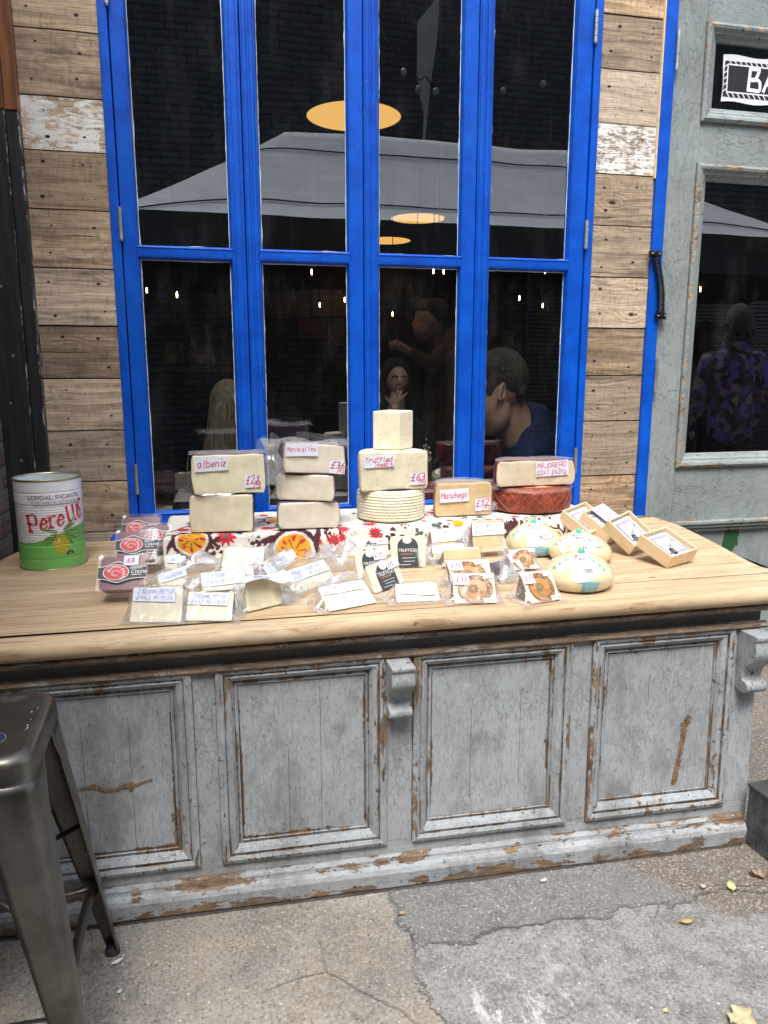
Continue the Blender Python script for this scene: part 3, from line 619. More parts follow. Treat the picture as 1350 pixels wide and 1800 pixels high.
d = MB(); d.box(2.0515, 2.9585, .012, .04, .12, .70, w=.2)
for r_ in range(2):
    pass
d.build('kick_panel', M['door'], dr, off=DL)
mp = [(-.006, .0, 1.4), (-.0045, .0, 1.3), (-.003, .012, .8), (.008, .019, .95), (.018, .016, .6), (.030, .003, .3), (.036, .002, .7), (.046, -.012, .5), (.058, -.018, .3), (.060, -.03, 0)]
for z0, z1 in ((2.478, 2.85), (1.012, 2.306)):
    d = MB(); d.moulding((2.050, 2.96, z0, z1, yf), mp); d.build('panel_moulding', M['door_h'], dr, off=DL, smooth=False)
    d = MB(); d.box(2.10, 2.90, .0225, .0255, z0 + .03, z1 - .03); d.build('pane', M['glass'], dr, off=DL)
d = MB(); d.xf(lambda *v: v)
for k, (y0_, y1_, z0, z1) in enumerate(((-.03, .0, .738, .757), (-.022, .0, .722, .7375), (-.010, .0, .703, .7215))): d.box(2.045, 2.965, y0_, y1_, z0, z1, w=.95)
d.build('ledge_moulding', M['door_h'], dr, off=DL, bev=.005)
for z0, z1 in ((2.654, 2.80), (1.35, 1.494)): hinge(z0, z1, 1.9085, -.028, dr, DL)
d = MB()   # green brush mark on the kick panel
gp = [at(*q, y=.010) for q in ((1278, 925), (1297, 929), (1300, 940), (1296, 944), (1297, 958), (1292, 958), (1287, 968), (1278, 981), (1263, 975), (1268, 960), (1272, 945))]
cx = sum(p.x for p in gp) / len(gp); cz = sum(p.z for p in gp) / len(gp)
blobfill(d, lambda u, v, h: (u, .0095, v), [(p.x, p.z) for p in gp], (cx, cz), 0)
d.build('paint_mark', plain('dark_green_daub', (.02, .085, .03), .6), dr, off=DL, recalc=False)
# hand lettered sign behind the small pane
SO = at(1267, 178, y=.018); SI = at(1267, 95, y=.018)
sg = empty('paper_sign', SO, label='black hand lettered bar sign with white hatched border in the door pane', cat='sign')
sf = lambda u, v, h: Vector((u, -h, v))
s_ = MB(); sw, sh = .66, SI.z - SO.z
s_.grid(lambda a, b: sf(a * sw + .004 * math.sin(b * 5), b * sh + .004 * math.sin(a * 19), 0), 20, 4); s_.build('sheet', M['white'], sg, recalc=False)
s_ = MB(); s_.grid(lambda a, b: sf(.006 + a * (sw - .012), .019 + b * (sh - .036) - .006 * b * (1 - a), .0008), 20, 4); so_ = s_.build('black_field', plain('black_card', (.012, .012, .014), .6), sg, recalc=False)
s_ = MB(); lw_ = .0042
def bar(p, q, wd, h=.0014):
    dx, dy = q[0] - p[0], q[1] - p[1]; l = math.hypot(dx, dy); nx, ny = -dy / l * wd / 2, dx / l * wd / 2
    s_.add([sf(p[0] + nx, p[1] + ny, h), sf(p[0] - nx, p[1] - ny, h), sf(q[0] - nx, q[1] - ny, h), sf(q[0] + nx, q[1] + ny, h)], [(0, 1, 2, 3)])
iu0, iu1, iv0, iv1 = .023, sw - .023, .038, sh - .036
for p, q in (((iu0, iv0), (iu1, iv0)), ((iu0, iv1), (iu1, iv1 - .004)), ((iu0, iv0), (iu0 - .002, iv1)), ((iu1, iv0), (iu1, iv1))): bar(p, q, .0055)
for k in range(25):
    u = .026 + k * .0255; bar((u + .012, .018), (u - .004, iv0), .0045, .0016); bar((u - .004, sh - .017), (u + .012, iv1), .0045, .0016)
for k in range(6):
    v = .040 + k * .0235; bar((.006, v), (iu0, v + .013), .0042, .0016)
write(s_, sf, 'BAR', .126, .054, .080, .0145, .05, .02, h0=.002); s_.build('lettering', M['white'], so_, recalc=False)
# coil spring closing the door
T0, T1 = at(1150, 447, y=-.03), at(1160, 556, y=-.03)
sp = empty('door_spring', T0, label='black coil door closer spring bracketed between blue jamb and green door', cat='door spring')
m_ = MB(); K = 26; P_ = []
def axis(t): p = T0.lerp(T1, t); return p + Vector((.012 * math.sin(PI * t), -.008, 0))
for i in range(K * 10 + 1):
    t = .05 + .9 * i / (K * 10); c = axis(t); a = 2 * PI * i / 10; P_.append(c + Vector((.0135 * math.cos(a), .0135 * math.sin(a), 0)))
m_.tube(P_, .0027, 6); m_.build('coil', M['black_metal'], sp, off=T0, smooth=True)
for p, nm, dx in ((T0, 'bracket', .008), (T1, 'bracket', .006)):
    m_ = MB(); m_.box(p.x - .022, p.x + .022 + dx, p.y - .006, -.0215, p.z - .012, p.z + .014); m_.tube([(p.x, p.y - .022, p.z), (p.x, -.02, p.z)], .011, 12)
    for q in (-.012, .018): m_.tube([(p.x + q, p.y - .012, p.z + .002), (p.x + q, -.021, p.z + .002)], .005, 8, 1)
    m_.build(nm, [M['black_metal'], M['steel']], sp, off=T0, bev=.0015)

# ------------------------------------------------------------ counter
YF = -1.15
cp = (.6, YF, 0)
ctr = empty('shop_counter', cp, label='old grey painted panelled shop counter with pale pine top under the cheeses', cat='counter')
def shear(x, y, z):
    k = max(0, 1 - z / .8); return (x, y - .02 * (x - .45) * k, z - .016 * (x - .45) * k)
XR = at(1329, 1150, y=YF).x - .0
b = MB(); b.box(-1.3, XR, YF + .012, -.25, .06, .70); b.xf(shear); b.build('carcass', M['counter'], ctr, off=cp)
P4 = []
for tl, br in (((0, 0), (345, 1518)), ((385, 1180), (672, 1477)), ((733, 1152), (984, 1437)), ((1048, 1125), (1257, 1402))):
    a = at(*br, y=YF); x0 = at(*tl, y=YF).x if tl[0] else -.52
    P4.append((x0, a.x, a.z + .016 * (a.x - .45) * .85))
zt = at(672, 1157, y=YF).z
zb = sum(p[2] for p in P4) / 4
xs = [-1.3, -.93] + [q for p in P4 for q in (p[0], p[1])]
pans = [(-1.3 + .02, -.62, zb)] + [(p[0], p[1], zb) for p in P4]
ed = -1.3
for x0, x1, _ in pans:
    if x0 - .003 > ed: b = MB(); b.box(ed, x0 + .006, YF, YF + .03, zb - .004, zt + .02, w=.12); b.xf(shear); b.build('stile', M['counter'], ctr, off=cp)
    ed = x1 - .006
b = MB(); b.box(ed, XR, YF, YF + .03, zb - .004, zt + .02, w=.22)
b.xf(shear); b.build('stile', M['counter'], ctr, off=cp)
b = MB(); b.box(-1.3, XR, YF + .001, YF + .03, .075, zb - .0045, w=.18); b.xf(shear); b.build('bottom_rail', M['counter_h'], ctr, off=cp)
mp = [(-.013, .0, 1.5), (-.0125, .002, 1.3), (-.011, .010, .8), (.0, .014, .9), (.008, .010, .5), (.0090, .004, 1.5), (.0105, .004, 1.3), (.018, .008, .5), (.027, .002, .7), (.034, -.010, .5), (.0355, -.0115, 1.5), (.040, -.0115, .9), (.044, -.008, .7), (.046, -.0158, 1.6), (.052, -.0159, .9), (.060, -.01595, .1)]
PO = []
for i, (x0, x1, _) in enumerate(pans):
    b = MB(); b.grid(lambda a, c: (lerp(x0, x1, a), YF + .016, lerp(zb, zt, c)), 6, 6, w=.0); b.xf(shear)
    po = b.build('panel', M['counter'], ctr, off=cp, recalc=False)
    b = MB(); b.moulding((x0, x1, zb, zt, YF), mp); b.xf(shear); b.build('panel_moulding', M['counter'] if i else M['counter'], po, off=cp)
    PO.append(po)
rr = random.Random(3)   # plank seams and old gouges in the panels
for (x0, x1, _), po in zip(pans[1:], PO[1:]):
    for f_ in (.36, .7):
        b = MB()
        x = lerp(x0 + .05, x1 - .05, f_ + rr.uniform(-.06, .06)); z0_ = zb + .05; z1_ = lerp(zb + .2, zt - .05, rr.random() ** .4)
        P_ = [(x + .0009 * noise.noise((x * 50, z * 30, 0)), YF + .0156, z) for z in np.linspace(z0_, z1_, 14)]
        for k in range(13): b.add([(P_[k][0] - .0005, P_[k][1], P_[k][2]), (P_[k][0] + .0005, P_[k][1], P_[k][2]), (P_[k + 1][0] + .0005, P_[k + 1][1], P_[k + 1][2]), (P_[k + 1][0] - .0005, P_[k + 1][1], P_[k + 1][2])], [(0, 1, 2, 3)])
        b.xf(shear); b.build('seam', M['nail'], po, off=cp, recalc=False)
# bare wood scars
woodm = mat_paint('bare_brown_scar', (.30, .185, .095), 'v', .3, .5, .3, .2, (.24, .14, .07))
def scar(pix, y=YF + .0150, name='paint_scar'):
    pts = [at(*q, y=y) for q in pix]; c = MB()
    L = [(p.x, p.z) for p in pts]; cx_ = sum(p[0] for p in L) / len(L); cz_ = sum(p[1] for p in L) / len(L)
    return L
def ribbon_scar(pix, wds, y=YF + .0130):
    def on_panel(q):
        yy = y
        for _ in range(4): p = at(*q, y=yy); yy = y - .02 * (p.x - .45) * max(0, 1 - p.z / .8)
        return p
    c = MB(); pts = [on_panel(q) for q in pix]; Q = []
    for i in range(len(pts) - 1):
        for k in range(14): Q.append((pts[i].lerp(pts[i + 1], k / 14), lerp(wds[i], wds[i + 1], k / 14)))
    Q.append((pts[-1], wds[-1])); L = []
    for i, (p, wd) in enumerate(Q):
        a = Q[max(i - 1, 0)][0]; b_ = Q[min(i + 1, len(Q) - 1)][0]; t = (b_ - a).normalized(); nn = Vector((-t.z, 0, t.x))
        L.append((p + nn * wd * (1 + .9 * noise.noise((i * .6, 1, p.x * 9)) + .5 * noise.noise((i * 1.7, 3, 2))), p - nn * wd * (1 + .9 * noise.noise((i * .55, 7, p.x * 9)) + .5 * noise.noise((i * 1.9, 5, 2)))))
    c.add([q for pr_ in L for q in pr_], [(2 * i, 2 * i + 1, 2 * i + 3, 2 * i + 2) for i in range(len(L) - 1)])
    return c.build('paint_scar', woodm, ctr, off=cp, recalc=False)
ribbon_scar([(1214, 1258), (1203, 1275), (1200, 1300), (1194, 1330), (1188, 1358), (1186, 1380)], [.008, .012, .008, .008, .009, .014])
ribbon_scar([(135, 1390), (150, 1385), (165, 1382), (180, 1389), (205, 1388), (222, 1380), (235, 1384)], [.001, .003, .005, .004, .004, .006, .013])
ribbon_scar([(222, 1384), (240, 1380), (255, 1374), (268, 1371)], [.004, .004, .002, .003])
# plinth, cap mouldings, fascia
def hprof(mb, prof, x0, x1, nseg=60, wv=.5):
    n_ = len(prof); wvl = wv if isinstance(wv, list) else [wv] * n_
    for i in range(n_ - 1):
        (y0_, z0_), (y1_, z1_) = prof[i], prof[i + 1]
        for k in range(nseg):
            xa, xb = lerp(x0, x1, k / nseg), lerp(x0, x1, (k + 1) / nseg)
            j = lambda x, z: .0015 * noise.noise((x * 6, z * 40, 2))
            mb.add([(xa, y0_ + j(xa, z0_), z0_), (xb, y0_ + j(xb, z0_), z0_), (xb, y1_ + j(xb, z1_), z1_), (xa, y1_ + j(xa, z1_), z1_)], [(0, 1, 2, 3)], 0); mb.w[-4:] = [wvl[i], wvl[i], wvl[i + 1], wvl[i + 1]]
    mb.add([(x1, y, z) for y, z in prof] , [tuple(range(n_))], 0, w=.9)
b = MB(); hprof(b, [(YF, .012), (YF - .04, .006), (YF - .043, .050), (YF - .038, .062), (YF - .024, .068), (YF - .020, .078), (YF - .008, .083), (YF + .002, .085)], -1.3, at(1305, 1450, y=YF - .04).x, wv=[1.2, 1.15, .45, .6, .9, 1.3, .8, 1.4])
b.xf(shear); b.build('plinth', M['counter_h'], ctr, off=cp)
b = MB(); hprof(b, [(YF - .001, zt + .002), (YF - .016, zt + .004), (YF - .02, zt + .010), (YF - .018, zt + .016), (YF - .004, zt + .018), (YF + .002, zt + .020)], -1.3, XR + .02, wv=[1.5, .8, .8, .8, .8, 1.5])
b.xf(shear); b.build('bead_moulding', M['counter_bare'], ctr, off=cp)
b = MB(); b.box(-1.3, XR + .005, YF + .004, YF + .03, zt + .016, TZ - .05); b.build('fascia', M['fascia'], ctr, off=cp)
# table top outline: straight front, rounded ends
YN = -1.21; edge = []
rp = [at(*q, z=TZ) for q in ((1165, 911), (1198, 922), (1230, 937), (1270, 957), (1313, 980), (1350, 996))]
for x in np.linspace(-.62, 1.62, 46): edge.append((x, YN))
rb = [(1.70, YN + .012), (1.765, YN + .05), (1.80, YN + .10), (1.815, YN + .17)] + [(p.x, p.y) for p in reversed(rp) if p.y < -.15]
print('RP', [(round(p.x, 3), round(p.y, 3)) for p in rp])
rb += [(rb[-1][0] - .012, -.115)]
def cr(P, n=6):
    out = []
    for i in range(len(P) - 1):
        a, b_, c, d_ = [Vector((*P[k], 0)) for k in (max(i - 1, 0), i, i + 1, min(i + 2, len(P) - 1))]
        for k in range(n):
            t = k / n; q = .5 * ((2 * b_) + (c - a) * t + (2 * a - 5 * b_ + 4 * c - d_) * t * t + (3 * b_ - a - 3 * c + d_) * t ** 3); out.append((q.x, q.y))
    out.append(P[-1]); return out
edge += cr([edge[-1]] + rb)[1:]
yb_ = -.085
edge += [(edge[-1][0] - .05, yb_)] + [(x, yb_) for x in np.linspace(1.7, -.4, 30)]
edge += cr([(-.50, yb_), (-.62, yb_ - .02), (-.70, yb_ - .10), (-.735, yb_ - .22), (-.745, -.42), (-.746, -.62), (-.746, -.9), (-.746, -1.1), (-.72, YN + .03)])
E = edge
b = MB()
cxm = .55; cym = -.62
def inset(p, d):
    v = Vector((p[0], p[1], 0)); i = E.index(p); a = Vector((*E[i - 1], 0)); c = Vector((*E[(i + 1) % len(E)], 0)); t = (c - a).normalized(); nn = Vector((-t.y, t.x, 0)); q = v + nn * d
    return (q.x, q.y)
prof = [(.030, TZ - .052), (.012, TZ - .048), (.003, TZ - .038), (.0, TZ - .026), (.002, TZ - .012), (.012, TZ - .003), (.026, TZ - .0005), (.05, TZ)]
I = [[inset(p, d_) for p in E] for d_, _ in prof]
vs = []; nE = len(E)
for (d_, z), ring in zip(prof, I): vs += [(x, y, z) for x, y in ring]
b.add(vs, [(i * nE + k, i * nE + (k + 1) % nE, (i + 1) * nE + (k + 1) % nE, (i + 1) * nE + k) for i in range(len(prof) - 1) for k in range(nE)], 0, r=.37)
b.build('edge_nosing', M['pine'], ctr, off=cp, smooth=True)
# boards of the top: clipped strips inside the ring
ring = I[-1]
def clip(poly, yv, keep_above):
    out = []
    for i in range(len(poly)):
        a, c = poly[i], poly[(i + 1) % len(poly)]; ia = (a[1] >= yv) == keep_above; ic = (c[1] >= yv) == keep_above
        if ia: out.append(a)
        if ia != ic: t = (yv - a[1]) / (c[1] - a[1]); out.append((lerp(a[0], c[0], t), yv))
    return out
ys = [-1.20, -1.123, -.925, -.715, -.47, -.27, -.0]
b = MB()
for i in range(len(ys) - 1):
    pl = clip(clip(ring, ys[i] + (.0012 if i else 0), True), ys[i + 1] - .0012, False)
    if len(pl) > 2: b.add([(x, y, TZ + .0002 * i) for x, y in pl] + [(x, y, TZ - .012) for x, y in pl], [tuple(range(len(pl)))] + [(k, len(pl) + k, len(pl) + (k + 1) % len(pl), (k + 1) % len(pl)) for k in range(len(pl))], 0, r=.11 + .17 * i)
b.build('board_top', M['pine'], ctr, off=cp)
b = MB(); b.add([(x, y, TZ - .0125) for x, y in I[-1]], [tuple(range(nE))], 0); b.add([(x, y, TZ - .051) for x, y in I[0]], [tuple(range(nE))], 0); b.build('underboard', M['nail'], ctr, off=cp, recalc=False)
# stripped moulding just under the nosing
E2 = [inset(p, .022) for p in E]; b = MB(); pr2 = [(.012, TZ - .051), (.0, TZ - .056), (-.003, TZ - .064), (.004, TZ - .072), (.02, TZ - .080), (.04, TZ - .083)]
vs = []
for d_, z in pr2:
    for p in E: q = inset(p, .022 + d_); vs.append((q[0], q[1], z))
b.add(vs, [(i * nE + k, i * nE + (k + 1) % nE, (i + 1) * nE + (k + 1) % nE, (i + 1) * nE + k) for i in range(len(pr2) - 1) for k in range(nE)], 0, w=.7)
b.build('cap_moulding', M['counter_bare'], ctr, off=cp, smooth=True)
def corbel(x0, x1, ztop, zbot, depth):
    H_ = ztop - zbot; P_ = [(0, 0), (-depth, 0), (-depth, -.06 * H_), (-depth * .93, -.10 * H_), (-depth * .97, -.30 * H_), (-depth * .80, -.45 * H_), (-depth * .52, -.56 * H_), (-depth * .38, -.68 * H_), (-depth * .36, -.78 * H_),
         (-depth * .52, -.80 * H_), (-depth * .66, -.84 * H_), (-depth * .68, -.92 * H_), (-depth * .55, -.985 * H_), (-depth * .3, -1.0 * H_), (0, -.97 * H_)]
    P_ = P_[:3] + cr(P_[3:], 4); b = MB()
    b.prism(P_, lambda p: (x0, YF + p[0], ztop + p[1]), lambda p: (x1, YF + p[0], ztop + p[1]), w=.5)
    b.xf(shear); b.build('bracket', M['counter'], ctr, off=cp, bev=.004)
a_ = at(684, 1158, y=YF - .05); c_ = at(720, 1262, y=YF - .03)
corbel(a_.x, c_.x + .002, zt + .001, at(700, 1262, y=YF - .04).z + .0, .085)
corbel(XR - .075, XR - .005, zt + .001, zt - .185, .085)
# bolt hole at the foot of the right hand panel
# ------------------------------------------------------------ patterned cloth over a low riser
CX0, CX1, CYB = -.165, 1.42, -.13
def cyf(x): return lerp(-.50, -.455, sstep(-.1, 1.3, x))
CR, MA, OR, RE, GN, BK = (.80, .765, .69), (.075, .02, .03), (.83, .37, .02), (.60, .02, .045), (.07, .13, .12), (.02, .015, .02)
def pdist(P, s, t):
    best = 9
    for i in range(len(P) - 1):
        ax, ay = P[i]; bx, by = P[i + 1]; dx, dy = bx - ax, by - ay; q = max(0, min(1, ((s - ax) * dx + (t - ay) * dy) / (dx * dx + dy * dy)))
        best = min(best, math.hypot(s - ax - q * dx, t - ay - q * dy))
    return best
MOT = []
# kinds: med (s,t,r), car(nation), leafc (cluster), vine, bud ; s along the counter, t down from the back edge
def S(px, py):   # cloth coordinates of a photo pixel: on the top or on the front drop
    p = at(px, py, z=ZR)
    if p.y > cyf(p.x): return (p.x, -p.y)
    p = at(px, py, y=cyf(p.x) - .015); return (p.x, -cyf(p.x) + (ZR - p.z) * 1.05)
for k, (px, py), r in (('med', (337, 953), .066), ('med', (517, 972), .088), ('med', (488, 914), .055), ('car', (397, 946), .030), ('car', (463, 906), .018), ('car', (602, 948), .013), ('car', (562, 955), .010), ('car', (765, 945), .016),
                       ('leaf', (452, 962), .030), ('leaf', (690, 953), .040), ('leaf', (900, 935), .045), ('leaf', (905, 925), .03), ('car', (880, 915), .014), ('grn', (735, 940), .016), ('grn', (897, 928), .02), ('leaf', (575, 935), .018), ('car', (790, 915), .014), ('leaf', (740, 905), .02),
                       ('org', (806, 920), .022), ('car', (805, 907), .013), ('car', (755, 900), .012), ('med', (975, 945), .035), ('spi', (620, 938), .014), ('spi', (618, 962), .011), ('spi', (437, 946), .013), ('car', (645, 905), .014), ('car', (905, 950), .012), ('spi', (955, 930), .014), ('leaf', (430, 925), .018), ('car', (340, 918), .016), ('grn', (350, 925), .012)):
    MOT.append((k, *S(px, py), r))
rm_ = random.Random(77)
for q in range(190):
    s_, t_ = rm_.uniform(-.16, 1.45), rm_.uniform(.40, .60)
    if all(math.hypot(s_ - m[1], t_ - m[2]) > m[3] * 1.15 + .008 for m in MOT): MOT.append((rm_.choice(['car', 'leaf', 'leaf', 'spi', 'grn', 'car']), s_, t_, rm_.uniform(.010, .028)))
for q in range(46): MOT.append((random.choice(['car', 'spi', 'leaf', 'grn']), random.uniform(-.2, 1.6), random.uniform(.13, .40), random.uniform(.008, .02)))
VIN = [[S(560, 912), S(573, 940), S(583, 965)], [S(560, 912), S(580, 922), S(600, 945)], [S(880, 912), S(895, 945), S(893, 965)], [S(895, 935), S(915, 960)], [S(300, 935), S(330, 925), S(360, 935)]]
def pat(s, t):
    for k, ms, mt, r in MOT:
        dx, dy = s - ms, t - mt; d = math.hypot(dx, dy) / r
        if d > 1.7: continue
        a = math.atan2(dy, dx)
        if k == 'med':
            if d < .70:
                if abs(math.sin(a * 3.5 + .4)) < .10 / (d + .12) and .15 < d < .55: return BK
                if .42 < d < .62 and math.cos(a * 8) > .62: return RE
                return OR
            if d < .82: return CR
            if d < 1.0: return MA
            if d < 1.0 + .45 * max(0, math.sin(a * 9 + d * 6)): return MA
        elif k == 'car':
            lim = 1 + .22 * math.sin(a * 11)
            if d < .3: return GN
            if d < lim: return RE
        elif k == 'org':
            if d < 1: return OR
        elif k == 'leaf':
            if d < .35 + .85 * abs(math.sin(a * 2.5 + ms * 40)) ** 1.3 and math.sin(d * 8 + a) > -.6: return MA
        elif k == 'grn':
            if d < .3 + .9 * abs(math.sin(a * 1.5 + ms * 20)): return GN
        elif k == 'spi':
            if abs(((a / (2 * PI)) + d * 1.4) % 1 - .5) < .06 and d < 1.2: return BK
    for P_ in VIN:
        if pdist(P_, s, t) < .0045: return MA
    return CR
cl = MB(); NU, NV = 620, 190; SL = .165; TL = .135
clp = []
for j in range(NV + 1):
    for i in range(NU + 1):
        s = lerp(CX0 - SL, CX1 + .12, i / NU); t = lerp(-CYB, .50 + TL, j / NV)
        xs_ = min(max(s, CX0), CX1); dropx = max(0, CX0 - s) + max(0, s - CX1)
        yf_ = cyf(xs_); dropy = max(0, t + yf_)
        H_ = ZR - TZ; drop = math.hypot(dropx, dropy); z = ZR
        r0 = .016
        def fall(d):
            if d < r0 * 1.57: a = d / r0; return r0 * math.sin(a), r0 * (1 - math.cos(a))
            return r0 + (d - r0 * 1.57) * .12, r0 + (d - r0 * 1.57)
        hx, vx = fall(dropx); hy, vy = fall(dropy)
        vz = max(vx, vy) if min(dropx, dropy) <= 0 else min(H_ + .05, math.hypot(vx, vy))
        z = ZR - vz; extra = 0
        wr = noise.noise((s * 16, 3, t * 3)) * .010 + noise.noise((s * 38 + t * 14, 9, t * 18)) * .004
        if z < TZ + .003: extra = (TZ + .003 - z); z = TZ + .003 + .004 * abs(noise.noise((s * 25, t * 25, 4)))
        k = sstep(0, .05, max(dropx, dropy))
        x = xs_ + (hx + extra * .8 * (dropx > 0)) * (1 if s > CX1 else -1) * (dropx > 0) + 0
        y = -min(t, -yf_) - hy - extra * .8 * (dropy > 0) * (dropx <= 0) - wr * k * 1.3
        if dropx > 0: x += wr * k * .8
        z += .0022 * noise.noise((s * 22, t * 13, 0)) + .003 * k * noise.noise((s * 9, t * 20, 5)); z = max(z, TZ + .0025)
        clp.append((s, t)); cl.v.append((x, y, z)); cl.w.append(0.); cl.c.append(pat(s + .003 * noise.noise((s * 60, t * 60, 1)), t + .003 * noise.noise((s * 60, t * 60, 8))))
for j in range(NV):
    for i in range(NU):
        cl.f.append([j * (NU + 1) + i, j * (NU + 1) + i + 1, (j + 1) * (NU + 1) + i + 1, (j + 1) * (NU + 1) + i]); cl.m.append(0); cl.r.append(0.)
n = N('printed_cotton'); c = n.attr('pat', 'Color'); wv = n.noise(n.P, 900, 2); c = n.mix(n.sm(wv, .3, .7, .18, 0), c, (.25, .2, .18))
M['cloth'] = n.done(c, .9, n.bump(n.noise(n.P, 90, 4), .4, .002), spec=.1)
co_ = cl.build('patterned_cloth', M['cloth'], colattr=True, smooth=True)
tag(co_, 'cream cotton cloth printed with orange medallions and red flowers under the big cheeses', 'tablecloth')
rs = MB(); rs.box(CX0 + .012, CX1 - .012, -.44, CYB - .005, TZ + .001, ZR - .006); tag(rs.build('riser_box', M['boxwood'], bev=.004), 'low wooden riser hidden beneath the patterned cloth', 'riser')

# ------------------------------------------------------------ big cheeses
def film_sheet(name, mat, root, fn, nu=26, nv=18, amp=.006, seed=0, fr=24, smooth=True, w=.55):
    """crumpled bag film; fn(a,b) gives the smooth sheet in local space"""
    mb = MB()
    def g_(a, b):
        p = Vector(fn(a, b)); q = p * fr + Vector((seed, seed * 1.7, 0))
        d = 1 - 2 * abs(noise.noise(q)); d2 = noise.noise(q * 2.3); e = 4 * a * (1 - a) * 4 * b * (1 - b)
        return p + Vector((noise.noise(q + Vector((9, 0, 0))), noise.noise(q + Vector((0, 9, 0))), d * .8 + d2 * .5)) * amp * (.5 + .5 * min(1, e))
    mb.grid(g_, nu, nv); mb.w = [w] * len(mb.w); return mb.build(name, M[mat], root, smooth=True, recalc=False)
def half_cheese(name, pl, pr_, pyb, pyt, label, mats, y=None, z=None, dep=.55, ex=3.2, rz=0, tilt=0, cat='cheese', bulge=.0, bev=.009, group=None, topdark=True, roll=0):
    """half wheel or block: flat cut face to the front; returns root, y, top z"""
    m_ = at((pl + pr_) / 2, pyb, z=z) if y is None else at((pl + pr_) / 2, pyb, y=y)
    y = m_.y; zb_ = z if z is not None else m_.z
    a, c = at(pl, pyb, y=y), at(pr_, pyb, y=y); W_ = c.x - a.x; zt_ = at((pl + pr_) / 2, pyt, y=y).z; Hh = zt_ - zb_
    xc = (a.x + c.x) / 2
    r = empty(name, (xc, y, zb_), label=label, cat=cat, group=group, rot=(0, roll, rz))
    out = []; D = W_ * dep; nb_ = 36
    for i in range(nb_ + 1):
        t = PI * i / nb_; cx_, sx_ = math.cos(t), math.sin(t); k = (abs(cx_) ** ex + abs(sx_) ** ex) ** (-1 / ex)
        out.append((W_ / 2 * cx_ * k, D * sx_ * k))
    nch = 14; out += [(lerp(-W_ / 2, W_ / 2, q / nch), 0) for q in range(1, nch)]; n_curve = nb_ + 1
    mb = MB(); rings = 7; n_ = len(out)
    # front face material 0, everything else rind 1
    for j in range(rings + 1):
        f_ = j / rings; ins = bulge * (2 * f_ - 1) ** 2 * W_ + (.004 if j in (0, rings) else 0)
        for x, yy in out:
            sc_ = 1 - ins / (W_ / 2)
            nz = Vector((noise.noise((x * 16, f_ * 2.3, xc * 9)), noise.noise((x * 26, f_ * 4, xc * 5 + 3)), noise.noise((x * 11, yy * 9, xc * 7 + f_)))) * .0045
            mb.v.append((x * sc_ + nz.x, yy * sc_ + tilt * f_ * Hh + nz.y * .7, f_ * Hh + nz.z * (1 if f_ > .5 else .2))); mb.w.append(0.); mb.c.append((1, 1, 1))
    for j in range(rings):
        for k in range(n_): mb.f.append([j * n_ + k, j * n_ + (k + 1) % n_, (j + 1) * n_ + (k + 1) % n_, (j + 1) * n_ + k]); mb.m.append(0 if k >= n_curve - 1 else 1); mb.r.append(0)
    mb.f.append(list(reversed(range(n_)))); mb.m.append(1); mb.r.append(0)
    mb.f.append([rings * n_ + k for k in range(n_)]); mb.m.append(1); mb.r.append(0)
    mb.build('cheese_block', [M[mats[0]], M[mats[1]]], r, bev=bev * .7, seg=3)
    fn = plane_fn((-W_ / 2, -.0005, 0), (1, 0, 0), (0, tilt, 1))
    vf = MB(); vf.grid(lambda a_, b_: (lerp(-W_ / 2 - .002, W_ / 2 + .002, a_), -.0022 - .0012 * noise.noise((a_ * 9, b_ * 7, xc)) + tilt * b_ * Hh, lerp(.002, Hh - .001, b_)), 24, 14); vf.build('vacuum_wrap', M['vac'], r, smooth=True, recalc=False)
    def px2(u, v, yy=y):  # local face coordinates of a photo pixel
        q = at(u, v, y=yy); return (q.x - (xc - W_ / 2), q.z - zb_)
    return r, fn, px2, y, zt_, W_, Hh
def price(r, fn, px2, tl, br, lines, rot=-.03, **k):
    """paper label given by two photo corners; lines (text, fu, fv, fh) in fractions of the label"""
    a = px2(*tl); b_ = px2(*br); w_, h_ = b_[0] - a[0], a[1] - b_[1]
    return paper(r, fn, a[0], b_[1], w_, h_, [(t, fu * w_, fv * h_, fh * h_, max(.0016, fh * h_ * .13), .15) for t, fu, fv, fh in lines], rot=rot, lift=.0045, curl=.002, **k)
def top_bag(r, W_, Hh, D, seed, hgt=.035, mat='film', back=.0, ears=((-.5, .05), (.5, .05))):
    film_sheet('bag', mat, r, lambda a, b: (lerp(-W_ / 2 - .006, W_ / 2 + .006, a), lerp(-.006, D, b) + back, Hh + .004 + (.006 + hgt * .25 * abs(noise.noise((a * 4, b * 3, seed)))) ), 26, 12, .005, seed, 30)
# albeniz stack
r, fn, p2, y1, zt1, W1, H1 = half_cheese('cheese_half', 334, 447, 936, 870, 'unlabelled ivory cheese half with dark netted rind, bottom of the leftmost stack', ('cheese_alb', 'rind_dark'), z=ZR + .003, dep=.62, ex=4.5, rz=-.10)
r, fn, p2, y2, zt2, W2, H2 = half_cheese('cheese_half', 339, 467, 869, 800, 'bagged ivory cheese half with an albeniz label, top of the leftmost stack', ('cheese_alb', 'rind_dark'), y=y1 - .004, dep=.60, ex=4.5, roll=0)
r.location.z = zt1 + .003
price(r, fn, p2, (342, 806), (402, 829), [('albeniz', .08, .28, .50)], rot=.05)
price(r, fn, p2, (430, 836), (459, 857), [('£28', .08, .30, .62), ('/Kg', .55, .14, .38)], rot=.03)
film_sheet('bag', 'film', r, lambda a, b: (lerp(-W2 / 2 - .008, W2 / 2 + .006, a), lerp(-.008, .09, b), H2 + .003 + .006 * math.sin(b * PI)), 28, 12, .004, 3, 34)
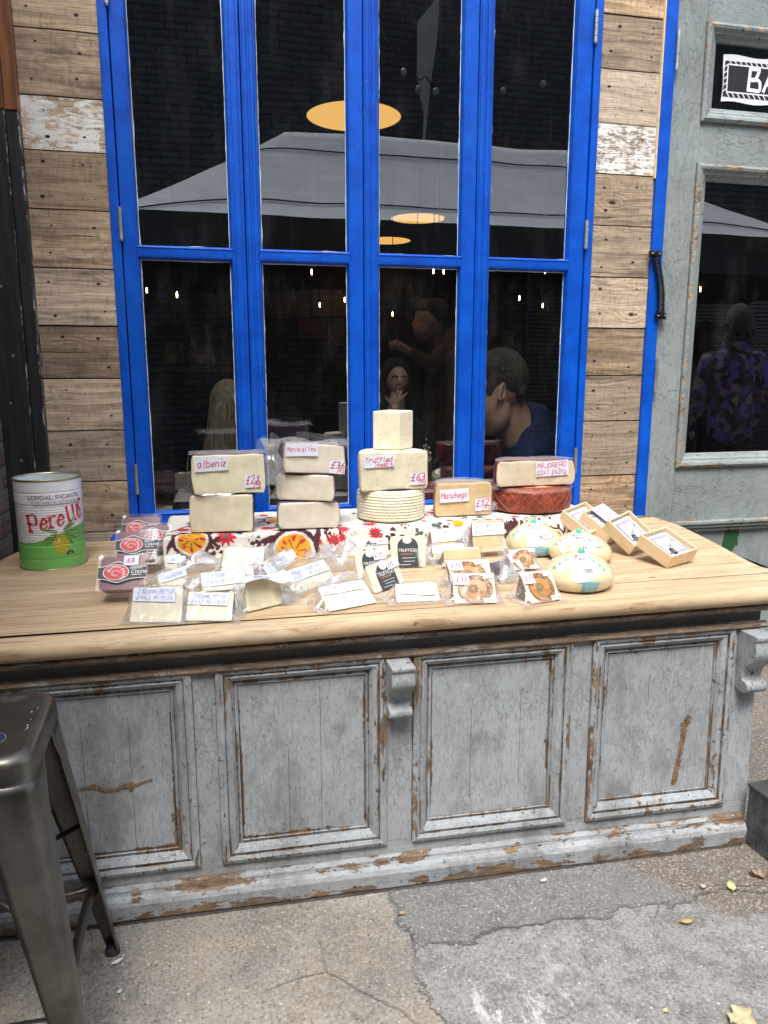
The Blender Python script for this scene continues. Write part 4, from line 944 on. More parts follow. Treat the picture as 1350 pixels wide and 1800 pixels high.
film_sheet('bag', 'film2', r, lambda a, b: (W2 / 2 - .028 + .030 * a + .004 * b, .012 + .01 * a, H2 - .002 + .062 * b * (.75 + .25 * a)), 8, 12, .004, 5, 50)
film_sheet('bag', 'film', r, lambda a, b: (-W2 / 2 - .006 - .010 * math.sin(b * PI), lerp(-.004, .06, a), lerp(0, H2 + .004, b)), 6, 12, .004, 6, 40)
film_sheet('bag', 'film2', r, lambda a, b: (lerp(-W2 / 2 + .01, .02, a), -.004 - .004 * b, .003 - .010 * b * math.sin(a * PI)), 12, 4, .002, 6, 40)
# murcia stack
r, fn, p2, y1, zt1, W1, H1 = half_cheese('cheese_half', 488, 598, 930, 883, 'plain cream cheese half on the cloth, bottom of the stack topped by Murcia al Vino', ('cheese_mur', 'rind_mur'), z=ZR + .003, dep=.6, ex=3.4, rz=.03, bulge=.03, roll=.02)
r, fn, p2, y2, zt2, W2, H2 = half_cheese('cheese_half', 484, 587, 882, 836, 'plain cream cheese half with purple rind edge, middle of the Murcia al Vino stack', ('cheese_mur', 'rind_mur'), y=y1 + .006, dep=.6, ex=3.6, rz=-.2, roll=.03, bulge=.02)
r.location.z = zt1 + .004
r, fn, p2, y3, zt3, W3, H3 = half_cheese('cheese_half', 497, 606, 830, 778, 'bagged cream cheese half with a Murcia al Vino label, topmost of its stack', ('cheese_mur', 'rind_mur'), y=y1 - .002, dep=.6, ex=3.6, roll=.055, bulge=.02)
r.location.z = zt2 + .006
price(r, fn, p2, (500, 778), (557, 800), [('Murcia al Vino', .04, .36, .33)], rot=.04)
price(r, fn, p2, (577, 805), (605, 826), [('£36', .08, .42, .50), ('/Kg', .50, .10, .36)], rot=-.04)
film_sheet('bag', 'film', r, lambda a, b: (lerp(-W3 / 2 - .006, W3 / 2 + .006, a), lerp(-.008, .10, b), H3 + .002 + .014 * math.sin(b * PI) * (.5 + .5 * math.sin(a * 9))), 28, 12, .006, 13, 34)
film_sheet('bag', 'film2', r, lambda a, b: (W3 / 2 - .03 + .042 * a, .0 + .01 * a, H3 - .012 + .038 * b * (.35 + .65 * a)), 9, 9, .006, 15, 50)
# big gathered bag neck at the left of the stack
def neck(a, b):
    ang = 2 * PI * a; rad = .036 * (1.0 - .5 * sstep(.45, .72, b) + .35 * sstep(.72, 1, b)) * (1 + .18 * math.sin(a * 26)); hgt = b * .155
    return (-W3 / 2 - .022 + rad * math.cos(ang) - .02 * b, .03 + rad * .55 * math.sin(ang), -.045 + hgt)
film_sheet('bag', 'film2', r, neck, 40, 22, .006, 21, 40, w=1.3)
def tail(a, b):
    return (-W3 / 2 - .034 + (.018 + .045 * b) * a + .012 * math.sin(b * 5), .0 + .012 * math.sin(a * 7), lerp(-.085 + .02 * a, H3 + .035 - .03 * a, b))
film_sheet('bag', 'film', r, tail, 16, 26, .008, 22, 30)
film_sheet('bag', 'film', r, lambda a, b: (lerp(-W3 / 2 + .04, W3 / 2 + .01, a), .02, H3 + .012 + .028 * b * (1 - .7 * abs(a - .1))), 18, 6, .007, 25, 34)
# truffle wheel, block, cube
def wheel(name, pl, pr_, pyb, pyt, z, label, rib, prof_mat, cat='cheese'):
    m_ = at((pl + pr_) / 2, pyb, z=z); a, c = at(pl, pyb - 12, y=m_.y + .1), at(pr_, pyb - 12, y=m_.y + .1); R = (c.x - a.x) / 2; cx_, cy_ = (a.x + c.x) / 2, m_.y + R
    H_ = at((pl + pr_) / 2, pyt, y=m_.y).z - z
    return cx_, cy_, R, H_
cx_, cy_, R_, H_ = wheel('', 631, 747, 921, 866, ZR + .002, '', 0, 0)
r = empty('whole_cheese', (cx_, cy_, ZR + .002), label='whole ribbed ivory truffle cheese wheel with black top label, base of the tallest stack', cat='cheese')
mb = MB(); prof = [(0, 0), (R_ - .02, 0), (R_ - .006, .004)]
for i in range(43):
    f = i / 42; prof.append((R_ * (.985 + .018 * math.sin(f * PI)) + .0016 * math.sin(f * 2 * PI * 9), .008 + f * (H_ - .018)))
prof += [(R_ - .008, H_ - .003), (R_ - .025, H_), (0, H_)]
mb.lathe(prof, 120); mb.v = [(x * (1 + .006 * math.sin(math.atan2(y, x) * 42 + (z * 330) // 1.9 * 2)), y * (1 + .006 * math.sin(math.atan2(y, x) * 42 + (z * 330) // 1.9 * 2)), z) if .006 < z < H_ - .008 else (x, y, z) for x, y, z in mb.v]
mb.build('rind', M['cheese_tru'], r, smooth=True)
mb = MB(); mb.lathe([(0, H_ + .0008), (R_ * .8, H_ + .0008), (R_ * .805, H_ + .0003)], 64); lb = mb.build('label', M['label_slate'], r)
mb = MB(); ff = lambda u, v, h: Vector((u, v, H_ + .001 + h)); write(mb, ff, 'TRUFFEGO IBERICO', 0, 0, .012, .0016, 0, arc=(0, 0, -R_ * .68, -PI * .75)); mb.build('lettering', M['white'], lb, recalc=False)
ytr = at(690, 921, z=ZR + .002).y + .040
r, fn, p2, y2, zt2, W2, H2 = half_cheese('cheese_half', 634, 752, 861, 793, 'truffle flecked cheese half with a Truffled Sheeps label, middle of the tallest stack', ('cheese_tru', 'cheese_tru'), y=ytr, dep=.5, ex=3.4, roll=-.015)
r.location.z = ZR + .002 + H_ + .002; zt2 = r.location.z + H2
price(r, fn, p2, (640, 800), (693, 820), [('Truffled', .03, .44, .40), ("Sheep's", .36, .06, .40)], rot=.015)
price(r, fn, p2, (720, 831), (748, 851), [('£63', .06, .36, .56), ('/Kg', .52, .10, .36)], rot=.015)
m1, m0 = at(699, 793, y=ytr + .05), at(652, 793, y=ytr + .05); m2 = at(732, 793, y=ytr + .05)
ca = MB(); sA = .118; sB = .085; hh = at(699, 724, y=ytr + .04).z - zt2
r = empty('cheese_piece', (m1.x, ytr + .025, zt2 + .002), label='unlabelled truffle flecked cheese cube turned corner forward on top of the tallest stack', cat='cheese', rot=(0, 0, 0))
o_ = [(0, 0), (.070, .070), (-.005, .140), (-.088, .050)]
ca.prism(o_, lambda p: (p[0], p[1], 0), lambda p: (p[0] * 1.01, p[1] * 1.01, hh)); ca.build('cheese_block', M['cheese_tru'], r, bev=.006, seg=3)
# manchego half
r, fn, p2, y3, zt3, W3, H3 = half_cheese('cheese_half', 765, 865, 907, 849, 'golden half wheel with a Manchego label standing right of the truffle stack', ('cheese_man', 'rind_man'), z=ZR + .003, dep=.62, ex=2.1, rz=.0, bulge=.02)
price(r, fn, p2, (773, 861), (823, 882), [('Manchego', .05, .30, .42)], rot=.035)
price(r, fn, p2, (835, 877), (861, 897), [('£52', .05, .38, .52), ('/Kg', .52, .12, .36)], rot=.06)
film_sheet('bag', 'film', r, lambda a, b: (lerp(-.1, .1, a) * W3 / .2, lerp(-.006, W3 * .55 * math.sqrt(max(.02, 1 - (2 * a - 1) ** 2)), b), H3 + .004), 22, 10, .002, 23, 40)
# red wheel with goat half on it
cx_, cy_, R_, H_ = wheel('', 868, 1009, 907, 862, ZR + .002, '', 0, 0)
cy_ -= .0
r = empty('whole_cheese', (cx_, cy_, ZR + .002), label='whole brick red paprika rubbed cheese wheel at the right end of the cloth', cat='cheese')
mb = MB(); prof = [(0, 0), (R_ - .03, 0), (R_ - .010, .006)] + [(R_ * (.975 + .03 * math.sin(f * PI)), .012 + f * (H_ - .026)) for f in np.linspace(0, 1, 12)] + [(R_ - .012, H_ - .005), (R_ - .03, H_), (0, H_)]
mb.lathe(prof, 96); mb.v = [(x * (1 + .012 * noise.noise((x * 40, y * 40, z * 30))), y * (1 + .012 * noise.noise((x * 40, y * 40, z * 30))), z) for x, y, z in mb.v]; mb.build('rind', M['rind_red'], r, smooth=True)
mb = MB(); mb.lathe([(0, H_ + .0012), (R_ * .66, H_ + .0012), (R_ * .665, H_ + .0003)], 64); lb = mb.build('label', M['label_orange'], r)
mb = MB(); ff = lambda u, v, h: Vector((u, v, H_ + .0016 + h)); mb.lathe([(R_ * .60, H_ + .0016), (R_ * .62, H_ + .0016)], 64); write(mb, ff, 'MAJORERO QUESO', 0, 0, .016, .0022, 0, arc=(0, 0, -R_ * .52, -PI * .8)); mb.build('lettering', M['black_ink'], lb, recalc=False)
for bx in ((-.012, .03, -R_ * .62, -R_ * .5), (.045, .075, -R_ * .35, -R_ * .25)): mb = MB(); mb.box(*bx, H_ + .0018, H_ + .0024); mb.build('sticker', M['white'], lb)
film_sheet('bag', 'film', r, lambda a, b: ((R_ + .004 + .004 * b) * math.cos(2 * PI * a), (R_ + .004 + .004 * b) * math.sin(2 * PI * a), H_ - .012 + .014 * b), 90, 3, .004, 43, 60)
mb = MB(); seg = 26
for k in range(seg):   # net of diagonal wrapping creases
    for sgn in (1, -1):
        a0 = 2 * PI * k / seg; P_ = [((R_ * (.977 + .03 * math.sin(f * PI)) + .0006) * math.cos(a0 + sgn * f * .5), (R_ * (.977 + .03 * math.sin(f * PI)) + .0006) * math.sin(a0 + sgn * f * .5), .012 + f * (H_ - .026)) for f in np.linspace(0, 1, 8)]
        mb.tube(P_, .0009, 4, cap=False)
mb.build('cloth_crease', plain('dark_red_crease', (.36, .12, .08), .4), r)
yg = cy_ - R_ + .070
r, fn, p2, y4, zt4, W4, H4 = half_cheese('cheese_half', 872, 1011, 847, 803, 'pale goat cheese half with a Majorero label lying on the brick red wheel', ('cheese_goat', 'rind_red'), y=yg, dep=.42, ex=2.4, bulge=.03, roll=.0)
r.location.z = ZR + .002 + H_ + .004
price(r, fn, p2, (943, 804), (998, 829), [('MAJORERO', .05, .56, .32), ('GOAT £42Kg', .03, .10, .31)], rot=.05)
film_sheet('bag', 'film', r, lambda a, b: (lerp(-.5, .5, a) * W4, lerp(-.006, W4 * .40 * math.sqrt(max(.02, 1 - (2 * a - 1) ** 2)), b), H4 + .004 + .002 * math.sin(9 * a)), 26, 10, .003, 29, 40)
film_sheet('bag', 'film2', r, lambda a, b: (-W4 / 2 - .012 + .018 * a, -.004, -.008 + .02 * b), 6, 6, .005, 30, 60)

# ------------------------------------------------------------ olive tin
tb = at(97, 990, z=TZ); R_ = .118; tb = Vector((tb.x, tb.y, TZ))
ta = at(25, 880, y=tb.y); tb_ = at(141, 880, y=tb.y); R_ = (tb_.x - ta.x) / 2 * 1.02; tx = (at(31, 920, y=tb.y).x + at(147, 920, y=tb.y).x) / 2; tb.x = tx
Ht = at(80, 838, y=tb.y).z - TZ
tin = empty('olive_tin', tuple(tb), label='large open white and green olive tin at the left end of the counter', cat='tin')
prof = []; NR = 110
def ribr(f):
    d = 0
    if .27 < f < .74: d = -.0026 * (1 - math.cos((f - .27) / .47 * 2 * PI * 17)) / 2 - .0006
    for c_ in (.86, .13): d -= .0022 * math.exp(-((f - c_) / .006) ** 2)
    return R_ + d
cana = math.atan2(CAM.y - tb.y, CAM.x - tb.x) + .227   # label centre turned to the right
def tinf(u, v, h): a = cana + u / R_; rr_ = ribr(v / Ht) + h; return Vector((rr_ * math.cos(a), rr_ * math.sin(a), v))
ga, gb = [], []
mb = MB(); NA = 200
def bnd(u):   # height of the green field
    f = .285 + .205 * sstep(-.20, .17, u) + .012 * math.sin(u * 26)
    return f * Ht
nv = NR + 1; vs = []
for j in range(nv):
    for i in range(NA): a = 2 * PI * i / NA; f = j / NR; vs.append((ribr(f) * math.cos(a), ribr(f) * math.sin(a), f * Ht))
mb.v = vs; mb.w = [0.] * len(vs); mb.c = [(1, 1, 1)] * len(vs)
for j in range(NR):
    for i in range(NA):
        a = 2 * PI * (i + .5) / NA; u = ((a - cana + PI) % (2 * PI) - PI) * R_; vv = (j + .5) / NR * Ht
        mb.f.append([j * NA + i, j * NA + (i + 1) % NA, (j + 1) * NA + (i + 1) % NA, (j + 1) * NA + i]); mb.m.append(1 if vv < bnd(u) else 0); mb.r.append(0)
M['tin_white'] = plain('white_enamelled_tin', (.84, .84, .90), .25, var=.02, spec=.6); M['tin_green'] = plain('green_enamelled_tin', (.16, .46, .11), .28, var=.04, spec=.6); M['tin_gold'] = plain('gold_tin_rim', (.42, .37, .24), .3, .8)
mb.build('shell', [M['tin_white'], M['tin_green']], tin, smooth=True)
mb = MB(); mb.lathe([(R_ - .003, Ht), (R_ - .004, Ht - .03), (R_ - .004, .006), (0, .006)], 96); mb.build('lining', plain('pale_lining', (.70, .76, .74), .35), tin, smooth=True)
for z_, nm in ((Ht, 'rim'), (.002, 'rim')):
    mb = MB(); mb.lathe([(R_ - .0035, z_ - .003), (R_ - .002, z_ + .0025), (R_ + .001, z_ + .003), (R_ + .0025, z_ + .001), (R_ + .0015, z_ - .003), (R_ - .001, z_ - .004)], 96); mb.build(nm, M['tin_gold'], tin, smooth=True)
ink = plain('navy_print', (.04, .045, .08), .4); redp = plain('poster_red_print', (.55, .01, .03), .3)
mb = MB(); tw = lambda t, s, W: W / text_w(t, s); write(mb, tinf, 'GORDAL PICANTE', -.0885, Ht * .795, .0125, .0019, 0, sx=tw('GORDAL PICANTE', .0125, .168))
write(mb, tinf, 'PITTED QUEEN OLIVES WITH CHILLI', -.080, Ht * .752, .0058, .0008, 0, sx=tw('PITTED QUEEN OLIVES WITH CHILLI', .0058, .155)); write(mb, tinf, 'ACEITUNAS PICANTES SIN HUESO', -.074, Ht * .718, .0058, .0008, 0, sx=tw('ACEITUNAS PICANTES SIN HUESO', .0058, .148))
mb.build('lettering', ink, tin, recalc=False)
mb = MB(); write(mb, tinf, 'Perelló', -.088, Ht * .445, .052, .0085, .04, nib=(.0082, .0040), h0=.0012, rot=.17, sx=tw('Perelló', .052, .188))
mb.build('lettering', redp, tin, recalc=False)
mb = MB(); oc = (.004, Ht * .30); blobfill(mb, tinf, circ(oc[0], oc[1], .0265, .034), oc, .0012); mb.build('olive_picture', plain('olive_print', (.40, .36, .03), .3), tin, recalc=False)
mb = MB(); blobfill(mb, tinf, circ(oc[0] - .008, oc[1] + .010, .005, .008), (oc[0] - .008, oc[1] + .010), .0016); mb.build('olive_picture', plain('olive_shine_print', (.72, .70, .25), .3), tin, recalc=False)
mb = MB()
for a_, L, c0 in ((2.9, .05, (0, .038)), (3.6, .045, (-.004, .034)), (3.9, .052, (-.002, .03)), (.15, .055, (.02, .036)), (-.55, .05, (.024, .032)), (-.95, .05, (.02, .03)), (.75, .06, (.016, .04)), (.45, .05, (.016, .04))):
    c0 = (oc[0] + c0[0] - .008, oc[1] + c0[1]); m_ = (c0[0] + L / 2 * math.cos(a_), c0[1] + L / 2 * math.sin(a_))
    o_ = [(m_[0] + L / 2 * math.cos(t) * math.cos(a_) - .0042 * math.sin(t) * math.sin(a_), m_[1] + L / 2 * math.cos(t) * math.sin(a_) + .0042 * math.sin(t) * math.cos(a_)) for t in [2 * PI * k / 16 for k in range(16)]]
    blobfill(mb, tinf, o_, m_, .0014 + .0001 * a_)
mb.build('leaf_picture', plain('leaf_print', (.13, .26, .05), .35), tin, recalc=False)
mb = MB()
for R1 in (.010, .013): blobfill(mb, tinf, [(.03 + R1 * math.cos(t), Ht * .165 + R1 * math.sin(t)) for t in np.linspace(-.2, PI + .2, 20)] + [(.03 + (R1 - .0008) * math.cos(t), Ht * .165 + (R1 - .0008) * math.sin(t)) for t in np.linspace(PI + .2, -.2, 20)], (.03, Ht * .165 + R1 - .0004), .001, rings=1)
write(mb, tinf, '+', .028, Ht * .158, .006, .001); mb.build('seal_mark', ink, tin, recalc=False)

# ------------------------------------------------------------ quince tubs
def tub(px, py, rz, pitch, label, x_off=0, price_tag=None, lift=0., s=1.):
    p = at(px, py, z=TZ); W_, D_, Hh = .135 * s, .118 * s, .034
    r = empty('quince_tub', (p.x, p.y, TZ + lift), label=label, cat='plastic tub', group='clear tubs of quince paste', rot=(pitch, 0, rz))
    def rr_(W, D, rad=.014, n=5):
        o = []
        for sx, sy, a0 in ((1, 1, 0), (-1, 1, PI / 2), (-1, -1, PI), (1, -1, 1.5 * PI)):
            for k in range(n): a = a0 + PI / 2 * k / (n - 1); o.append((sx * (W / 2 - rad) + rad * math.cos(a), D / 2 + sy * (D / 2 - rad) + rad * math.sin(a)))
        return o
    def loft(rings, name, mat, caps=True):
        mb = MB(); n_ = len(rings[0][0]); 
        for o, z in rings:
            for q in o: mb.v.append((q[0], q[1], z)); mb.w.append(0.); mb.c.append((1, 1, 1))
        for j in range(len(rings) - 1):
            for k in range(n_): mb.f.append([j * n_ + k, j * n_ + (k + 1) % n_, (j + 1) * n_ + (k + 1) % n_, (j + 1) * n_ + k]); mb.m.append(0); mb.r.append(0)
        if caps: mb.f += [list(reversed(range(n_))), [(len(rings) - 1) * n_ + k for k in range(n_)]]; mb.m += [0, 0]; mb.r += [0, 0]
        return mb.build(name, M[mat], r)
    sc = lambda o, k: [(x * k, D_ / 2 + (y - D_ / 2) * k) for x, y in o]
    O = rr_(W_, D_)
    loft([(sc(O, .80), .002), (sc(O, .86), Hh - .006)], 'quince_paste', 'quince')
    loft([(sc(O, .82), .0), (sc(O, .9), Hh - .003), (sc(O, 1.0), Hh - .002), (sc(O, 1.0), Hh + .003), (sc(O, .93), Hh + .004), (sc(O, .91), Hh + .0015), (sc(O, .1), Hh + .0015)], 'clear_lid', 'tub')
    fn = plane_fn((-W_ / 2, 0, Hh + .002), (1, 0, 0), (0, 1, 0))
    mb = MB(); u0, u1, v0, v1 = .004, W_ - .004, D_ * .34, D_ * .62
    bl = [(lerp(u0, u1, t), v1 + .016 * math.exp(-((t - .40) / .2) ** 2)) for t in np.linspace(0, 1, 20)]; bo = [(lerp(u1, u0, t), v0 - .012 * math.exp(-((t - .60) / .2) ** 2)) for t in np.linspace(0, 1, 20)]
    wl_ = [(a, b + .0022) for a, b in bl] + [(a, b - .0022) for a, b in bo]
    blobfill(mb, fn, wl_, (W_ * .5, (v0 + v1) / 2), .0008, rings=1); lb = mb.build('label', M['white'], r, recalc=False)
    mb = MB(); blobfill(mb, fn, bl + bo, (W_ * .5, (v0 + v1) / 2), .0012, rings=1); mb.build('label_band', M['black_ink'], lb, recalc=False)
    oc_ = (W_ * .38, (v0 + v1) / 2 + .001); mb = MB(); blobfill(mb, fn, circ(*oc_, .0345, .0245), oc_, .0016, rings=1); mb.build('label_ring', M['white'], lb, recalc=False)
    mb = MB(); blobfill(mb, fn, circ(*oc_, .0325, .0228), oc_, .0020, rings=1); mb.build('label_oval', M['red_label'], lb, recalc=False)
    mb = MB(); write(mb, fn, 'quince paste', 0, 0, .0085, .0013, 0, h0=.0024, arc=(oc_[0], oc_[1] - .004, .0185, 2.85))
    for R1 in (.008, .012): mb.add([fn(oc_[0] + (R1 + e) * math.cos(t), oc_[1] - .003 + (R1 + e) * .7 * math.sin(t), .0024) for t in np.linspace(0, 5.2, 24) for e in (0, .0011)], [(2 * k, 2 * k + 1, 2 * k + 3, 2 * k + 2) for k in range(23)])
    write(mb, fn, 'QUINCE PASTE', W_ * .66, v1 - .006, .0042, .0008, 0, h0=.0018, sx=.75); write(mb, fn, 'Classy', W_ * .68, v1 - .019, .0095, .0014, .2, h0=.0018); write(mb, fn, 'membrillo', W_ * .69, v1 - .026, .004, .0008, 0, h0=.0018)
    mb.build('lettering', M['white'], lb, recalc=False)
    if price_tag: paper(r, fn, W_ * .52, D_ * .66, .040, .030, [(price_tag, .008, .009, .013, .002)], lift=.0026)
    return r
tub(217, 1060, -.06, .84, 'clear quince paste tub with red oval label and £8 price, frontmost of its row', price_tag='£8', lift=.018, s=1.0)
tub(243, 1012, -.06, .84, 'quince paste tub leaning behind the £8 priced one, middle of the leaning row', lift=.03)
tub(250, 978, -.06, .80, 'quince paste tub nearest the blue sill, last of the leaning row', lift=.03)
tub(277, 980, .2, .9, 'quince paste tub mostly hidden behind the others beside the cloth corner', lift=.02, s=.8)

# ------------------------------------------------------------ wedge packs
def wedge(bl, br, tl, label, paste='cheese_pack', rind=None, b=.075, a=None, texts=(), lab=None, flare=(.03, .03, .03), film='film', group='vacuum bagged cheese wedges', deco=None, z0=None, name='cheese_wedge', hk=None, ends='rind', bevel=.004, extra=None, side='rind_brown', flap=None):
    """triangular wedge: front foot from pixel bl to br, apex line starting at pixel tl"""
    zz = TZ + .003 if z0 is None else z0
    A, B = at(*bl, z=zz), at(*br, z=zz); U = (B - A); W_ = U.length; U.normalize(); V = Vector((-U.y, U.x, 0))
    a_ = a if a is not None else .035
    # apex height: where the sight line of tl meets the vertical plane through the apex line
    d = (at(*tl, z=0) - CAM).normalized(); P0 = A + V * a_; t = (P0 - CAM).dot(V) / d.dot(V); T = CAM + d * t
    h = hk if hk else max(.01, T.z - zz); sh = 0 if hk else (T - P0).dot(U)
    rz = math.atan2(U.y, U.x); M0 = (A + B) / 2
    r = empty(name, (M0.x, M0.y, zz), rz, label, 'cheese', group)
    hw = W_ / 2; ax0, ax1 = -hw + sh * .6, hw - max(0, sh) * .15
    mb = MB(); vs = [(-hw, 0, 0), (hw, 0, 0), (ax0, a_, h), (ax1, a_, h), (-hw + .004, b, 0), (hw - .004, b, 0)]
    mb.add(vs, [(0, 1, 3, 2)], 0); k = len(mb.v) - 6
    for f_, m_ in (((2, 3, 5, 4), 0), ((0, 2, 4), 1), ((1, 5, 3), 1), ((0, 4, 5, 1), 0)): mb.f.append([k + i for i in f_]); mb.m.append(m_); mb.r.append(0)
    mb.build('cheese_piece', [M[paste], M[side] if side else M[paste]], r, bev=bevel, seg=2)
    Vf = Vector((0, a_, h)); Lf = Vf.length; Vd = Vf.normalized()
    fn = plane_fn((-hw, 0, 0), (1, 0, 0), Vf)
    fl_ = lambda u, v, hh: fn(u + (sh * .6) * (v / Lf) , v, hh)
    if lab:
        u0, v0, w_, h_, rot = lab
        paper(r, fl_, u0 * W_, v0 * Lf, w_ * W_, h_ * Lf, [(t, fu * w_ * W_, fv * h_ * Lf, .30 * h_ * Lf, .0011, .2, 'blue_ink') for t, fu, fv in texts], rot=rot, lift=.0032, curl=.0015)
    if deco: deco(r, fl_, W_, Lf)
    if flare:
        L_, R__, F_ = flare; sd_ = random.random() * 50
        def dr_(p, q):
            u = lerp(-L_, W_ + R__, p); v = lerp(-F_, b + .012, q)
            f_ = 1.
            if u < 0: f_ = max(0, 1 + u / max(L_, 1e-4)) ** 1.6
            if u > W_: f_ = max(0, 1 - (u - W_) / max(R__, 1e-4)) ** 1.6
            hv = 0 if v < 0 else (h * v / a_ if v < a_ else h * max(0, 1 - (v - a_) / (b - a_ + .012)))
            z = .0015 + (hv + .004) * f_; wob = noise.noise((u * 45 + sd_, v * 45, 2)); wob2 = noise.noise((u * 90 + sd_, v * 90, 7))
            if u < 0 or u > W_ or v < 0: z += .004 * abs(wob) + .006 * max(0, wob2) * (1 - f_ * .5)
            else: z += .0016 * (wob + wob2)
            edge_ = .006 * noise.noise((p * 7, q * 7, sd_))
            x = u - hw + edge_ + sh * .6 * min(1, z / max(h, .01)) * f_
            return (x, v + edge_, max(.0008, z))
        w_ = MB(); w_.grid(dr_, 34, 26)
        for q_ in range(len(w_.w)):
            u_ = lerp(-L_, W_ + R__, (q_ % 35) / 34); v_ = lerp(-F_, b + .012, (q_ // 35) / 26); w_.w[q_] = 1. if (u_ < -.002 or u_ > W_ + .002 or v_ < -.002) else 0.
        w_.build('bag', M[film], r, smooth=True, recalc=False)
    if extra: extra(r, fn, W_, Lf, h)
    return r
def txt(w1, w2, d='14-11-24'): return [(w1, .10, .60), (w2, .46, .60), ('£445', .08, .12), (d, .48, .14)]
G1 = 'vacuum bagged cheese wedges'
wedge((226, 1095), (318, 1095), (234, 1032), 'bagged ivory wedge with handwritten Albeniz label, leftmost in the front row beside the £8 tub', lab=(.03, .60, .82, .38, -.02), texts=txt('212gm', 'ALBENIZ'), flare=(.022, .014, .022), a=.045, side='cheese_pack')
wedge((324, 1092), (408, 1092), (332, 1040), 'bagged ivory wedge with dark crimped right edge, second in the front row from the left', lab=(.02, .56, .84, .40, -.04), texts=txt('202gm', 'ALBENIZ', 'EXP 11-12-24'), flare=(.012, .022, .02), a=.045, side='rind_dark')
wedge((356, 1042), (436, 1034), (352, 1008), 'bagged wedge with Albeniz label half hidden behind the second front row pack', lab=(.02, .25, .9, .72, .02), texts=txt('239gm', 'ALBENIZ'), a=.05, flare=(.02, .02, .01), z0=TZ + .012, side='cheese_pack')
wedge((385, 1022), (448, 1018), (390, 998), 'bagged wedge showing only its label and dark crimped edge, behind the upright wedge', lab=(.06, .3, .84, .6, 0), texts=[('EXP', .3, .3)], a=.05, z0=TZ + .02, side='rind_dark', flare=(.01, .012, .005))
wedge((284, 1042), (335, 1030), (284, 1008), 'bagged wedge with blurred blue writing between the leftmost front pack and the tubs', lab=(.05, .45, .9, .5, .1), texts=[('ALBENIZ', .2, .3)], a=.05, z0=TZ + .008, side='cheese_pack', flare=(.02, .02, .01))
wedge((292, 1006), (328, 1000), (290, 976), 'small yellowish bagged wedge tucked under the left corner of the cloth', lab=(.1, .5, .9, .45, -.2), texts=[('AL', .2, .3)], a=.04, side='cheese_pack', flare=(.012, .02, .01), z0=TZ + .004)
def droop(r, fn, W_, L, h):
    film_sheet('bag', 'film', r, lambda a, b: (W_ / 2 - .01 + .06 * a, -.045 * b * (1 - .3 * a) + .01, .004 + .035 * (1 - a) * (1 - b) + .006 * a * (1 - b)), 18, 14, .006, 51, 45)
    film_sheet('bag', 'film2', r, lambda a, b: (-W_ / 2 - .030 + .030 * a, .0 + .02 * b, .004 + (h + .018) * b * (.35 + .65 * (1 - a))), 10, 16, .006, 52, 40)
    m_ = MB(); f2 = lambda a, b: Vector((lerp(-W_ / 2 - .01, W_ / 2 + .018, a), lerp(-.018, .02, b) - .012 * sstep(.5, .8, a) * (1 - b), h + .006 - .016 * (1 - b) * sstep(.35, .8, a) + .004 * math.sin(a * 7)))
    m_.grid(f2, 12, 5); lo = m_.build('label', M['paper'], r, recalc=False)
    m_ = MB(); write(m_, lambda u, v, hh: f2(u, v) + Vector((0, 0, hh + .0008)), 'ALBENIZ', .2, .25, .4, .02, .1, sx=.16); m_.build('lettering', M['blue_ink'], lo, recalc=False)
wedge((436, 1077), (498, 1062), (432, 1022), 'beige cut wedge standing upright with a curled blue-inked label folded over its top', paste='cheese_alb', a=.012, b=.055, side='cheese_alb', flare=(.012, .02, .006), extra=droop, film='film')
wedge((388, 1003), (462, 1003), (392, 962), 'grey looking wedge lying face down in its bag against the cloth front', paste='cheese_mur', a=.06, b=.09, side='rind_mur', flare=(.02, .03, .01), film='film2', z0=TZ + .01)
def crum(px0, py0, px1, py1, label, seed, hgt=.04, z=TZ, mat='film2', dy=.07, yup=.0):
    A, B = at(px0, py0, z=z), at(px1, py1, z=z); U = (B - A); W_ = U.length; rz = math.atan2(U.y, U.x)
    r = empty('plastic_bag', tuple(A), rz, label, 'plastic bag', 'loose clear bags')
    for k in range(2):
        fo_ = film_sheet('film', mat if k else 'film', r, lambda a, b: (W_ * a + .01 * (b - .5) * (1 if k else -1), dy * b - .004 * k, .003 + hgt * math.sin(PI * min(1, b * 1.02)) ** .6 * (.35 + .65 * abs(math.sin(a * PI * 1.3 + seed))) + k * .005 + yup * b), 24, 18, .010, seed + k * 4, 34)
    return r
crum(318, 1012, 408, 1000, 'crumpled clear bag lying against the cloth between two wedges', 3, .05)
crum(578, 1010, 640, 1000, 'puffed up clear bag corner beside the slate labelled wedges', 8, .085, dy=.09)
crum(545, 1000, 600, 985, 'clear bag end bunched up under the cloth edge', 11, .05, dy=.05)
crum(458, 995, 500, 975, 'twisted clear bag neck over the tilted Murcia pack', 14, .045, dy=.04)
wedge((478, 1015), (522, 985), (467, 986), 'tilted bagged wedge with dark rind end and pale label near the cloth centre', lab=(-.1, .15, 1.15, .6, .0), texts=txt('167gm', 'MURCIA'), a=.045, b=.08, side='rind_mur', flare=(.02, .02, .015), z0=TZ + .006)
wedge((524, 1045), (592, 1020), (496, 1005), 'bagged truffle wedge tilted to the left with a long label across its top', paste='cheese_pack', lab=(.0, .48, .98, .44, .0), texts=txt('188gm', 'truffled'), a=.05, b=.085, side='cheese_pack', flare=(.015, .025, .02), z0=TZ + .004)
wedge((580, 1076), (664, 1060), (560, 1032), 'low flat truffle wedge with narrow label along its far edge in the front row', paste='cheese_tru', lab=(.02, .62, .86, .34, .0), texts=txt('220gm', 'truffled'), a=.075, b=.10, side='cheese_alb', flare=(.035, .03, .012))
